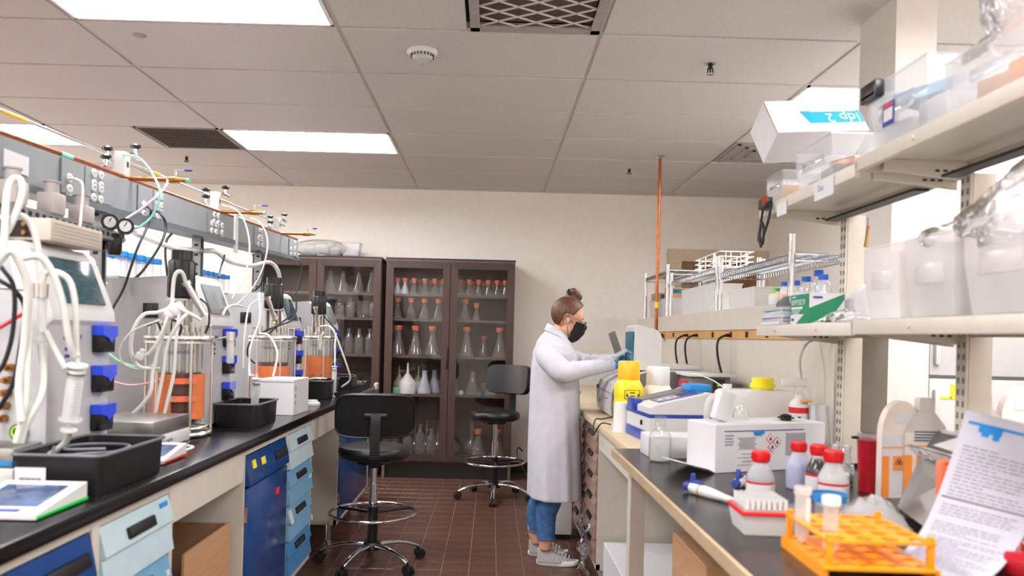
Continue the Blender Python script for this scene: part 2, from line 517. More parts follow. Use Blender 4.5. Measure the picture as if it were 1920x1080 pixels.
def ctile(x0, x1, y0, y1):
    key = (round(x1 - x0, 3), round(y1 - y0, 3))
    if key not in tiles:
        tiles[key] = MB().box((0, 0, .009), (key[0] - .022, key[1] - .022, .018), bev=.003, seg=1).mesh('ceiling_tile', 'ceiling_tile', smooth=30)
    share('ceiling_tile', tiles[key], cl, ((x0 + x1) / 2, (y0 + y1) / 2, ZC - .004 + R.uniform(0, .0015)))
for i in cols:
    for k in rows:
        x0, x1 = max(XL, GX + CW * i), min(XR, GX + CW * (i + 1))
        y0, y1 = max(YF, GY + CD * k), min(YB, GY + CD * (k + 1))
        if x1 - x0 < .05 or y1 - y0 < .05 or (i, k) in LIGHTS: continue
        hf = HALF.get((i, k))
        xm = x0 + .6096
        if hf == 'R': ctile(x0, xm, y0, y1)
        elif hf == 'L': ctile(xm, x1, y0, y1)
        else: ctile(x0, x1, y0, y1)

# ceiling troffers
def troffer(i, k, label):
    x0, x1 = GX + CW * i, min(XR, GX + CW * (i + 1))
    y0, y1 = GY + CD * k, GY + CD * (k + 1)
    wx, wy = (x1 - x0) - .03, (y1 - y0) - .03
    t = thing('ceiling_light', label, 'light', ((x0 + x1) / 2, (y0 + y1) / 2, ZC), group='recessed ceiling lights')
    a, b = wx / 2, wy / 2; c, d = a - .06, b - .06; z = .055
    fr = MB()
    for s1 in (-1, 1):
        fr.span((-a, s1 * b, -.006), (a, s1 * (b - .014), .004)); fr.span((s1 * a, -b, -.006), (s1 * (a - .014), b, .004))
    fr.build('frame', 'white_enamel', t, smooth=0)
    MB().add([(-a + .014, -b + .014, .003), (a - .014, -b + .014, .003), (a - .014, b - .014, .003), (-a + .014, b - .014, .003), (-c, -d, z), (c, -d, z), (c, d, z), (-c, d, z)],
             [(0, 1, 5, 4), (1, 2, 6, 5), (2, 3, 7, 6), (3, 0, 4, 7)]).build('reflector', 'white_enamel', t, smooth=0)
    MB().add([(-c, -d, z), (c, -d, z), (c, d, z), (-c, d, z)], [(0, 1, 2, 3)]).build('diffuser', 'lamp_glow', t, smooth=0)
    return t
LL = {(0, -1): 'recessed ceiling light between the smoke detector and the small metal disc',
      (0, 3): 'bright recessed ceiling light right beside the brown ceiling vent',
      (-2, 3): 'recessed ceiling light behind the grey overhead raceway, beyond the brown vent',
      (3, 1): 'recessed ceiling light behind the white carton on the top shelf'}
for ik in LIGHTS:
    troffer(*ik, LL.get(ik, 'unseen recessed ceiling light elsewhere in the room'))

# vents and grilles
def grille(i, k, half):
    x0 = GX + CW * i + (.6096 if half == 'R' else 0); y0 = GY + CD * k
    return x0 + .3048, y0 + .3048
gx, gy = grille(-1, 3, 'R')
t = thing('ceiling_vent', 'brown dusty square vent panel beside the middle ceiling light', 'vent', (gx, gy, ZC))
MB().box((0, 0, .006), (.575, .575, .012)).build('panel', 'vent_brown', t, smooth=0)
f = MB()
for s1 in (-1, 1): f.span((-.296, s1 * .296, -.004), (.296, s1 * .28, .006)); f.span((s1 * .296, -.296, -.004), (s1 * .28, .296, .006))
f.build('frame', 'vent_grey', t, smooth=0)
for n in range(12):
    MB().box((0, -.26 + n * .047, -.003), (.56, .012, .006), rot=(.5, 0, 0)).build('slat', 'vent_brown', t, smooth=0)
gx, gy = grille(3, 3, 'L')
t = thing('ceiling_diffuser', 'grey square ceiling panel above the white carton on the shelf', 'vent', (gx, gy, ZC))
MB().box((0, 0, .004), (.58, .58, .012), bev=.004).build('panel', 'vent_grey', t, smooth=0)
for n in range(3):
    w0 = .26 - n * .08
    q = MB()
    for s1 in (-1, 1): q.span((-w0, s1 * w0, -.008), (w0, s1 * (w0 - .02), .0)); q.span((s1 * w0, -w0, -.008), (s1 * (w0 - .02), w0, .0))
    q.build('ring', 'vent_grey', t, smooth=0)
gx, gy = grille(1, -1, 'R')
t = thing('return_grille', 'square ceiling return grille with diamond mesh over a pleated filter', 'vent', (gx, gy, ZC))
f = MB()
for s1 in (-1, 1): f.span((-.298, s1 * .298, -.008), (.298, s1 * .255, .006)); f.span((s1 * .298, -.298, -.008), (s1 * .255, .298, .006))
f.build('frame', 'vent_grey', t, smooth=0)
q = MB()
for n in range(17): q.prism([(-.255 + n * .03, .035), (-.240 + n * .03, .02), (-.225 + n * .03, .035)], -.255, .255, 'x')
q.build('filter', 'vent_brown', t, smooth=0)
q = MB()
for n in range(-5, 6):
    for sg in (-1, 1):
        # diamond wires clipped to the frame
        c0 = n * .102
        pts = []
        a = max(-.255, -.255 - c0 if sg > 0 else c0 - .255); 
        xs = [x for x in (-.255, .255)]
        p = []
        for x in [-.255 + i * .01 for i in range(52)]:
            y = sg * (x * 0.6) + c0
            if -.255 <= y <= .255: p.append((x, y))
        if len(p) > 2: q.cyl((p[0][0], p[0][1], .004), (p[-1][0], p[-1][1], .004), .0045, n=6)
q.build('diamond_mesh', 'ceiling_metal', t)

# smoke detector, sprinklers, cap
t = thing('smoke_detector', 'white round smoke detector on the ceiling', 'detector', (-.382, 3.763, ZC))
MB().lathe([(0, -.001), (.075, -.001), (.078, -.012), (.066, -.022), (.06, -.022)], 28).build('base_plate', 'white_enamel', t)
MB().lathe([(.058, -.02), (.05, -.038), (.04, -.045), (0, -.045)], 28).build('housing', 'white_plastic', t)
for n in range(20):
    a = n * PI / 10
    MB().box((.056 * math.cos(a), .056 * math.sin(a), -.029), (.004, .006, .012), rot=(0, 0, a)).build('vent_slot', 'print_dark', t, smooth=0)
MB().lathe([(.022, -.045), (.022, -.06), (.012, -.066), (0, -.066)], 20).build('sensor_cap', 'clear_plastic', t)
text('lettering', 'FIRE', .014, 'red_cap', t, (-.017, -.048, -.036), (PI * .62, 0, 0))
def sprinkler(x, y, lab):
    t = thing('sprinkler_head', lab, 'sprinkler', (x, y, ZC), group='ceiling sprinkler heads')
    MB().lathe([(0, -.002), (.026, -.002), (.026, -.006), (.018, -.008)], 18).build('escutcheon', 'steel', t)
    q = MB().cyl((0, 0, -.004), (0, 0, -.03), .011).cyl((-.012, 0, -.028), (-.014, 0, -.055), .0035, n=6).cyl((.012, 0, -.028), (.014, 0, -.055), .0035, n=6).cyl((0, 0, -.03), (0, 0, -.055), .004, n=6)
    q.build('frame_arm', 'recess_black', t)
    MB().lathe([(0, -.058), (.02, -.056), (.02, -.059), (0, -.062)], 12).build('deflector', 'steel', t)
sprinkler(1.079, 3.822, 'sprinkler head in the ceiling above the walkway by the upper shelf')
sprinkler(1.107, 6.236, 'sprinkler head in the ceiling beside the copper pipe')
sprinkler(-2.549, 6.215, 'sprinkler head in the ceiling next to the brown vent')
t = tag(MB().lathe([(0, -.001), (.03, -.001), (.031, -.006), (.015, -.010), (0, -.010)], 20).build('sensor_disc', 'vent_grey', loc=(-1.741, 3.658, ZC)), 'small flat round metal disc on a ceiling tile', 'sensor')

# ------------------------------------------------------------------ world-coordinate building
def wloc(o):
    v = Vector((0, 0, 0))
    while o is not None:
        v = v + o.location; o = o.parent
    return v
def bw(mb, name, mats, parent=None, smooth=40):
    """mesh given in room coordinates; stored relative to its (unrotated) parent"""
    if parent is not None:
        d = wloc(parent)
        mb.v = [(a - d.x, b - d.y, c - d.z) for a, b, c in mb.v]
    else:
        xs = [p[0] for p in mb.v]; ys = [p[1] for p in mb.v]; zs = [p[2] for p in mb.v]
        d = Vector(((min(xs) + max(xs)) / 2, (min(ys) + max(ys)) / 2, min(zs)))
        mb.v = [(a - d.x, b - d.y, c - d.z) for a, b, c in mb.v]
        return mb.build(name, mats, None, smooth, loc=d)
    return mb.build(name, mats, parent, smooth)

LZ, LX = 0.915, -0.905          # left worktop height and front edge
FX = -0.935                     # cabinet fronts
q = MB().span((-2.3, 0.55, LZ - .038), (LX, 6.0, LZ), bev=.004, seg=2)
tag(bw(q, 'worktop', 'worktop_black'), 'long glossy black worktop of the bench under the grey raceway', 'worktop')

def pull_front(y0, y1, z0, z1, m):
    """drawer front with a tilted upper face, a step, and a tilted lower face"""
    h = z1 - z0; s = z1 - h * .46
    poly = [(FX - .02, z0), (FX + .018, z0), (FX + .004, s - .004), (FX + .014, s - .004), (FX + .016, s), (FX - .004, z1), (FX - .02, z1)]
    return MB().prism(poly, y0, y1, 'y')
def drawer_unit(y0, y1, label, cols, notes=()):
    t = thing('drawer_unit', label, 'drawer unit', ((FX - .3), (y0 + y1) / 2, .136))
    zt = LZ - .038
    b = MB().span((-1.5, y0, .136), (FX - .02, y0 + .018, zt)).span((-1.5, y1 - .018, .136), (FX - .02, y1, zt)).span((-1.5, y0, .136), (FX - .02, y1, .155)).span((-1.5, y0, .136), (-1.48, y1, zt))
    b.span((-1.5, y0, zt - .03), (FX - .001, y1, zt)).span((FX - .02, y0, .136), (FX + .001, y0 + .022, zt)).span((FX - .02, y1 - .022, .136), (FX + .001, y1, zt)).span((FX - .02, y0, .136), (FX, y1, .165))
    bw(b, 'body', 'bench_beige', t, smooth=0)
    n = len(cols); z1 = zt - .035; dz = (z1 - .17) / n
    for k, c in enumerate(cols):
        za, zb = z1 - dz * (k + 1) + .010, z1 - dz * k
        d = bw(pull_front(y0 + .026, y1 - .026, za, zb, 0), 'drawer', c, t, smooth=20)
        ym = (y0 + y1) / 2; hz = zb - dz * .27
        bw(MB().box((FX + .0105, ym, hz), (.016, (y1 - y0) * .34, .030), bev=.004, rot=(0, -.27, 0)), 'handle', 'recess_black', d)
    for (yy, zz, w, h, m) in notes:
        kk = int((z1 - zz) / dz); zb = z1 - dz * kk; za = zb - dz + .010; ss_ = zb - (zb - za) * .46
        xx = FX - .004 + .020 * (zb - zz) / (zb - ss_) if zz > ss_ else FX + .004 + .014 * (ss_ - zz) / (ss_ - za)
        bw(MB().box((xx + .001, yy, zz), (.003, w, h), rot=(0, -.25 if zz > ss_ else -.15, 0)), 'sticker', m, t, smooth=0)
    foot(t, y0, y1)
    return t
def foot(t, y0, y1):
    for yy in (y0 + .06, y1 - .06):
        bw(MB().cyl((FX - .06, yy, 0), (FX - .06, yy, .136), .016).cyl((FX - .06, yy, 0), (FX - .06, yy, .02), .03), 'foot', 'chrome', t)
def cupboard(y0, y1, label, top_drawer, notes=()):
    t = thing('cupboard', label, 'cupboard', ((FX - .3), (y0 + y1) / 2, .136))
    zt = LZ - .038
    b = MB().span((-1.5, y0, .136), (FX - .02, y0 + .018, zt)).span((-1.5, y1 - .018, .136), (FX - .02, y1, zt)).span((-1.5, y0, .136), (FX - .02, y1, .155)).span((-1.5, y0, .136), (-1.48, y1, zt))
    b.span((-1.5, y0, zt - .03), (FX - .001, y1, zt)).span((FX - .02, y0, .136), (FX + .001, y0 + .014, zt)).span((FX - .02, y1 - .014, .136), (FX + .001, y1, zt)).span((FX - .02, y0, .136), (FX, y1, .165))
    bw(b, 'body', 'bench_beige', t, smooth=0)
    z1 = zt - .035
    if top_drawer:
        z2 = z1 - .125
        d = bw(MB().prism([(FX - .02, z2 + .01), (FX + .018, z2 + .01), (FX + .018, z2 + .03), (FX - .002, z1), (FX - .02, z1)], y0 + .018, y1 - .018, 'y'), 'drawer', 'door_navy', t, smooth=20)
        bw(MB().box((FX + .0115, y1 - .13, z1 - .055), (.016, .17, .034), bev=.004, rot=(0, -.25, 0)), 'handle', 'recess_black', d)
        z1 = z2
    dr = bw(MB().span((FX - .02, y0 + .018, .17), (FX + .012, y1 - .018, z1), bev=.006, seg=2), 'door', 'door_navy', t)
    for zz in (.62, .3):
        bw(MB().box((FX + .006, y0 + .012, zz), (.014, .012, .06)), 'hinge', 'steel', dr, smooth=0)
    for (yy, zz, w, h, m, tilt) in notes:
        bw(MB().box((FX + (.0075 if tilt else .0135), yy, zz), (.003 if tilt else .004, w, h), rot=(0, -.21 if tilt else 0, 0)), 'note', m, t, smooth=0)
    foot(t, y0, y1)
    return t
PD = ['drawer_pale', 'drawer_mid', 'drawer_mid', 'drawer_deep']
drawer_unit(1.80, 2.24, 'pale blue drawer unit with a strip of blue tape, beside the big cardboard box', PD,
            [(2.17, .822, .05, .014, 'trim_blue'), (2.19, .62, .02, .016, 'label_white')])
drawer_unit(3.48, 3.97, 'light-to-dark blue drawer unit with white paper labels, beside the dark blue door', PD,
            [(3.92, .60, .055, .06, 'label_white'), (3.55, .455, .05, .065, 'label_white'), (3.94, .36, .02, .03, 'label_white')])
cupboard(0.62, 1.80, 'navy cupboard beside the drawer unit with blue tape', True)
cupboard(2.88, 3.48, 'navy cupboard with a red sticker and two yellow notes', True,
         [(2.985, .80, .042, .032, 'yellow_note', 1), (3.105, .795, .050, .030, 'yellow_note', 1), (3.30, .63, .045, .03, 'red_note', 0)])
cupboard(4.66, 5.72, 'navy cupboard at the far end of the bench, behind the ribbed stool', False)
# knee-space aprons, back panel, end panel
def apron(y0, y1, lab):
    tag(bw(MB().span((FX - .02, y0 + .002, LZ - .165), (FX, y1 - .002, LZ - .039)), 'bench_apron', 'bench_beige', smooth=0), lab, 'apron')
apron(2.24, 2.88, 'beige apron panel under the worktop above the cardboard box')
apron(3.97, 4.66, 'beige apron panel under the worktop behind the ribbed stool')
tag(bw(MB().span((-1.56, .62, .1), (-1.52, 5.9, LZ - .04)), 'bench_back_panel', 'bench_beige_dark', smooth=0), 'beige back panel behind the knee spaces of the blue-drawer bench', 'panel')
tag(bw(MB().span((-1.5, 5.80, .136), (FX - .01, 5.83, LZ - .04)).span((FX - .05, 5.80, .136), (FX, 5.83, LZ - .04)), 'bench_end_panel', 'bench_beige', smooth=0), 'beige end panel under the far end of the black worktop', 'panel')
tag(bw(MB().span((LX - .01, 5.9, LZ - .03), (LX + .012, 6.012, LZ + .02), bev=.003), 'edge_trim', 'bench_beige', smooth=30), 'pale metal corner trim at the far end of the black worktop', 'trim')

# cardboard box in the knee space, one flap open towards the aisle
t = thing('cardboard_box', 'open brown cardboard box in the knee space under the blue-drawer bench', 'box', (-1.12, 2.66, 0))
x0, x1, y0, y1, h = -1.34, -.975, 2.47, 2.84, .60
for (a, b, nm) in (((x0, y0), (x1, y0), 0), ((x0, y1), (x1, y1), 0), ((x0, y0), (x0, y1), 1), ((x1, y0), (x1, y1), 1)):
    p = (a[0] - (.003 if nm else 0), a[1] - (0 if nm else .003), 0.001); r_ = (b[0] + (.003 if nm else 0), b[1] + (0 if nm else .003), h if not (a[1] == y0 and b[1] == y0) else .30)
    bw(MB().span(p, r_), 'side', 'cardboard_dark', t, smooth=0)
bw(MB().span((x0, y0, .001), (x1, y1, .008)), 'bottom', 'cardboard_dark', t, smooth=0)
bw(MB().sheet([[(x0, y0, .30), (x1, y0, .30)], [(x0 + .02, y0 - .10, .20), (x1 - .02, y0 - .10, .20)]], th=.005), 'flap', 'cardboard', t, smooth=0)
bw(MB().span((x1 - .002, y0 - .05, .02), (x1 + .006, y1 + .005, h + .004)), 'flap', 'cardboard', t, smooth=0)

# ------------------------------------------------------------------ overhead raceway over the blue-drawer bench
BX = -1.50                       # face towards the aisle
def bt(y): return 1.903 + (y - 2.34) * .034      # top of the raceway
BH = .128
YN, YFAR = 1.2, 5.78
rw = thing('overhead_raceway', 'long grey overhead electrical raceway above the blue-drawer bench', 'raceway', (BX, 3.5, 1.75))
def yz(y, dz): return bt(y) + dz
def slab(xa, xb, za, zb, ya=YN, yb=YFAR):
    return MB().add([(x, y, bt(y) + z) for y in (ya, yb) for x in (xa, xb) for z in (za, zb)],
                    [(0, 1, 3, 2), (4, 6, 7, 5), (0, 4, 5, 1), (2, 3, 7, 6), (0, 2, 6, 4), (1, 5, 7, 3)])
bw(slab(BX - .11, BX, -BH, 0), 'channel', 'raceway_grey', rw, smooth=0)
bw(slab(BX - .10, BX + .012, -BH - .026, -BH), 'bottom_lip', 'raceway_edge', rw, smooth=0)
duplex = MB()
for s1 in (-1, 1):
    duplex.lathe([(0, 0), (.0165, 0), (.0165, .004), (.014, .006), (0, .006)], 14, T=Matrix.Translation((0, 0, s1 * .019)) @ Matrix.Rotation(PI / 2, 4, 'Y'))
    for s2 in (-1, 1): duplex.box((.0063, s2 * .005, s1 * .019 + .002), (.002, .002, .008), 1)
duplex_mesh = duplex.mesh('outlet', ['white_plastic', 'recess_black'])
def plate(y0, y1, outs, lab=None):
    p = bw(MB().add([(x, y, bt(y) + z) for y in (y0, y1) for x in (BX, BX + .004) for z in (-BH + .006, -.004)],
                    [(0, 1, 3, 2), (4, 6, 7, 5), (0, 4, 5, 1), (2, 3, 7, 6), (0, 2, 6, 4), (1, 5, 7, 3)]), 'cover_plate', 'raceway_grey', rw, smooth=0)
    bw(MB().box((BX + .003, y0, bt(y0) - BH / 2), (.006, .004, BH - .008)), 'seam', 'raceway_edge', rw, smooth=0)
    d = wloc(rw)
    for (y, dz) in outs:
        o = share('outlet', duplex_mesh, p, Vector((BX + .004, y, bt(y) + dz)) - d)
        bw(MB().box((BX + .0045, y, bt(y) + dz - .0405), (.003, .034, .008)), 'outlet_label', 'label_white', p, smooth=0)
plate(2.60, 2.75, [(2.65, -.085)])
plate(2.75, 2.95, [(2.81, -.04), (2.86, -.04), (2.81, -.092), (2.86, -.092)])
plate(3.16, 3.30, [(3.215, -.10)])
plate(3.30, 3.42, [(3.345, -.042), (3.38, -.042), (3.345, -.092)])
plate(3.93, 4.20, [(3.99, -.09), (4.05, -.09), (4.02, -.04), (4.08, -.04), (4.14, -.085)])
plate(4.70, 4.95, [(4.80, -.042), (4.84, -.042), (4.78, -.092), (4.86, -.092)])
plate(5.50, 5.74, [(5.55, -.10), (5.66, -.042), (5.66, -.092)])
tag(bw(MB().box((BX + .003, 2.36, bt(2.36) - .07), (.004, .12, .06)), 'sign', 'label_white', rw, smooth=0))
bw(MB().box((BX + .006, 4.36, bt(4.36) - BH / 2 - .02), (.012, .045, BH + .10)), 'wire_cover', 'white_plastic', rw, smooth=0)

# steel uprights that carry the raceway
def upright(y, lab):
    t = thing('strut_upright', lab, 'post', (BX - .05, y, LZ), group='steel posts of the blue-drawer bench')
    zt = bt(y) - BH - .027 - LZ
    b = MB().box((-.022, 0, zt / 2), (.003, .044, zt)).box((0, -.021, zt / 2), (.044, .003, zt)).box((0, .021, zt / 2), (.044, .003, zt))
    b.box((.02, -.017, zt / 2), (.003, .008, zt)).box((.02, .017, zt / 2), (.003, .008, zt))
    b.build('channel', 'galvanised', t, smooth=0)
    MB().box((0, 0, .004), (.10, .10, .008)).build('base_plate', 'galvanised', t, smooth=0)
    sl = MB().box((0, 0, 0), (.02, .0012, .012)).mesh('slot', 'recess_black', smooth=0)
    for k in range(int(zt / .05)):
        share('slot', sl, t, (0, -.0226, .05 + k * .05))
    return t
upright(2.96, 'slotted steel post beside the unit with the large teal screen')
upright(3.95, 'slotted steel post behind the tall black motor over the orange wrap')
upright(4.98, 'slotted steel post near the far end of the grey raceway')

# pipes along the raceway
def runpipe(name, lab, x, dz, r, m, ya=YN, yb=YFAR, extra=None):
    t = thing(name, lab, 'pipe', (x, 3.5, bt(3.5) + dz))
    bw(MB().cyl((x, ya, bt(ya) + dz), (x, yb, bt(yb) + dz), r, n=10), 'pipe', m, t)
    for (y, l, mm) in extra or ():
        bw(MB().cyl((x, y, bt(y) + dz), (x, y + l, bt(y + l) + dz), r * 1.25, n=10), 'tape', mm, t)
    return t
runpipe('copper_pipe', 'copper gas pipe lying along the top of the grey raceway', BX - .012, .012, .008, 'copper', extra=[(2.62, .07, 'tube_teal'), (4.45, .08, 'tube_teal')])
runpipe('gas_pipe', 'thin pale gas pipe with yellow tape running above the raceway', BX - .11, .115, .006, 'steel', extra=[(2.45, .13, 'yellow_cap'), (4.46, .09, 'yellow_cap'), (3.55, .06, 'yellow_cap')])

# gas taps: white bracket, two black-knobbed needle valves, a copper stub with a brass ball valve
def gas_tap(y, lab):
    z = bt(y)
    t = thing('gas_tap', lab, 'gas tap', (BX - .03, y, z), group='gas taps on the raceway')
    MB().box((0, 0, .058), (.046, .046, .115), bev=.004).box((.0235, .0, .065), (.003, .010, .022), 1).build('bracket', ['white_plastic', 'recess_black'], t)
    for (dx, dy, dz) in ((-.02, -.09, .035), (.045, .02, .105), (-.03, -.06, .075)):
        v = MB().cyl((dx, dy - .03, dz), (dx, dy + .03, dz), .008, n=10).cyl((dx, dy, dz), (dx, dy, dz + .03), .007, n=10).cyl((dx, dy - .034, dz), (dx, dy - .022, dz), .011, n=6).cyl((dx, dy + .022, dz), (dx, dy + .034, dz), .011, n=6).build('needle_valve', 'chrome', t)
        MB().lathe([(0, .03), (.012, .03), (.016, .036), (.016, .044), (.01, .05), (0, .05)], 10, (dx, dy, dz)).box((dx, dy, dz + .04), (.042, .012, .012), bev=.003).build('knob', 'black_plastic', v)
    MB().cyl((.02, .02, .012), (.17, .02, .012), .009, n=10).build('copper_stub', 'copper', t)
    v = MB().lathe([(0, 0), (.009, 0), (.010, .01), (.013, .02), (.0145, .04), (.013, .06), (.010, .07), (.009, .09), (0, .09)], 14, T=Matrix.Translation((.165, .02, .012)) @ Matrix.Rotation(PI / 2, 4, 'Y')).build('ball_valve', 'brass', t)
    MB().cyl((.21, .02, .03), (.21, .02, .05), .005, n=8).box((.235, .02, .052), (.06, .012, .003), 0).build('lever', 'steel', v)
    MB().box((.262, .02, .052), (.03, .015, .007), bev=.002).build('lever_grip', 'print_blue', v)
    MB().cyl((.255, .02, .012), (.268, .02, .012), .0095, n=10).build('collar', 'tube_teal', v)
    return t
gas_tap(3.09, 'gas tap with a teal hose on its upper valve')
gas_tap(4.13, 'gas tap on the raceway above the slotted post behind the black motor')
gas_tap(5.30, 'gas tap at the far end of the grey raceway')

def hose(name, lab, pts, r, m, cat='hose', group=None, n=8, sub=7):
    o = bw(MB().tube(pts, r, n=n, sub=sub), name, m, None, smooth=60)
    return tag(o, lab, cat, group)

# ------------------------------------------------------------------ bioreactor controllers and vessels
def P(u, v, Y):
    """room point that was measured at photo position (u, v) at depth Y"""
    a, b = u - 934.0, v - 630.0
    c, s_ = math.cos(_cam_roll), math.sin(_cam_roll)
    x, y = (c * a + s_ * b) / 1410, (-s_ * a + c * b) / 1410
    cc, ss = math.cos(_cam_yaw), math.sin(_cam_yaw)
    d = Vector((cc * x + ss, -ss * x + cc, -y))
    return d * (Y / d.y) + Vector((0, 0, 1.33))

UX, UW = -1.18, 0.32
def controller(y0, lab, ports=False, screen='screen_grey'):
    t = thing('bioreactor_controller', lab, 'lab controller', (UX - .21, y0 + UW / 2, LZ), group='bioreactor controllers')
    y1 = y0 + UW
    prof = [(-1.60, LZ + .012), (UX, LZ + .012), (UX, 1.335), (UX + .012, 1.35), (UX + .012, 1.375), (UX - .055, 1.535), (UX - .075, 1.552), (UX - .11, 1.558), (-1.56, 1.53), (-1.60, 1.49)]
    back = [(-1.60, LZ + .012), (UX - .07, LZ + .012), (UX - .07, 1.35), (UX - .10, 1.50), (UX - .14, 1.546), (-1.56, 1.526), (-1.60, 1.49)]
    bw(MB().prism(back, y0 + .004, y1 - .004, 'y'), 'body', 'instrument_grey', t, smooth=30)
    front = [(UX - .067, LZ + .012), (UX, LZ + .012), (UX, 1.345), (UX - .05, 1.35), (UX - .067, 1.36)]
    bw(MB().prism(front, y0, y1, 'y'), 'front_panel', 'instrument_grey', t, smooth=30)
    # tilted head with the screen
    head = [(UX - .065, 1.35), (UX - .03, 1.33), (UX, 1.33), (UX + .014, 1.345), (UX + .012, 1.372), (UX - .052, 1.535), (UX - .075, 1.553), (UX - .115, 1.552)]
    hd = bw(MB().prism(head, y0 - .006, y1 + .004, 'y'), 'screen_housing', 'instrument_white', t, smooth=30)
    ang = math.atan2(.064, .163)
    cx, cz = UX - .018, 1.455
    n = Vector((math.cos(ang), 0, math.sin(ang)))
    c = Vector((cx, (y0 + y1) / 2 + .01, cz)) + n * .002
    bw(MB().box(c, (.006, .215, .135), bev=.002, rot=(0, -ang, 0)), 'screen', screen, hd)
    bw(MB().box(c + n * .002, (.004, .230, .150), rot=(0, -ang, 0)), 'screen_bezel', 'print_dark', hd).scale = (.6, 1, 1)
    for k, z in enumerate((1.294, 1.176, 1.060)):
        py = y1 - .062
        p = bw(MB().span((UX, py - .042, z - .037), (UX + .032, py + .042, z + .037), bev=.008).box((UX + .016, py, z - .037), (.03, .07, .008)), 'pump', 'black_plastic', t)
        zz = z + .006
        bw(MB().prism([(py - .043, z + .038), (py - .043, zz + .004), (py - .012, zz - .004), (py + .004, zz - .018), (py + .016, zz - .010), (py + .042, zz + .002), (py + .042, z + .038)], UX + .004, UX + .037, 'x'), 'pump_head', 'pump_blue', p, smooth=30)
    text('lettering', 'eppendorf', .022, 'print_blue', t, (UX + .001 - t.location.x, -.09, 1.29 - LZ), (PI / 2, 0, PI / 2))
    for k in range(3):
        for j in range(2):
            bw(MB().box((UX + .0015, y0 + .09 + j * .028, 1.265 - k * .02), (.003, .02, .008)), 'led_legend', 'print_blue', t, smooth=0)
    for (xx, yy) in ((-1.56, y0 + .04), (-1.56, y1 - .04), (UX - .04, y0 + .04), (UX - .04, y1 - .04)):
        bw(MB().cyl((xx, yy, LZ), (xx, yy, LZ + .014), .016, n=12), 'foot', 'black_rubber', t)
    if ports:
        for k in range(5):
            z = 1.215 - k * .034
            bw(MB().cyl((-1.275 - .004 * k, y0 + .004, z), (-1.275 - .004 * k, y0 - .02, z), .0105, n=10).cyl((-1.275 - .004 * k, y0 - .02, z), (-1.275 - .004 * k, y0 - .034, z), .006, n=8), 'port', ['brass'], t)
        bw(MB().cyl((-1.245, y0 + .004, 1.045), (-1.245, y0 - .016, 1.045), .022, n=14), 'port', 'black_plastic', t)
        bw(MB().ring((-1.245, y0 - .016, 1.045), .015, .003, T=Matrix.Rotation(PI / 2, 4, 'X')), 'port_ring', 'lime_cap', t)
    else:
        bw(MB().box((-1.40, y0, 1.40), (.06, .01, .06), bev=.003), 'cable_port', 'black_plastic', t)
    return t
controller(2.01, 'grey bioreactor controller with a large teal touchscreen, beside the big syringe', True, 'screen_teal')
controller(3.09, 'grey bioreactor controller behind the glass vessel with straps over its orange wrap', False, 'screen_grey')
controller(4.28, 'grey bioreactor controller behind the small white carton', False, 'screen_teal')
controller(5.39, 'grey bioreactor controller at the far end of the black worktop', False, 'screen_grey')

def arc_shell(mb, r, t, a0, a1, z0, z1, n=28, m=0):
    vs = []
    for i in range(n + 1):
        a = a0 + (a1 - a0) * i / n
        for rr in (r, r + t):
            for z in (z0, z1): vs.append((rr * math.cos(a), rr * math.sin(a), z))
    fs = []
    for i in range(n):
        o, p = i * 4, (i + 1) * 4
        fs += [(o, p, p + 1, o + 1), (o + 2, o + 3, p + 3, p + 2), (o + 1, p + 1, p + 3, o + 3), (o, o + 2, p + 2, p)]
    fs += [(0, 1, 3, 2), (n * 4, n * 4 + 2, n * 4 + 3, n * 4 + 1)]
    return mb.add(vs, fs, m)

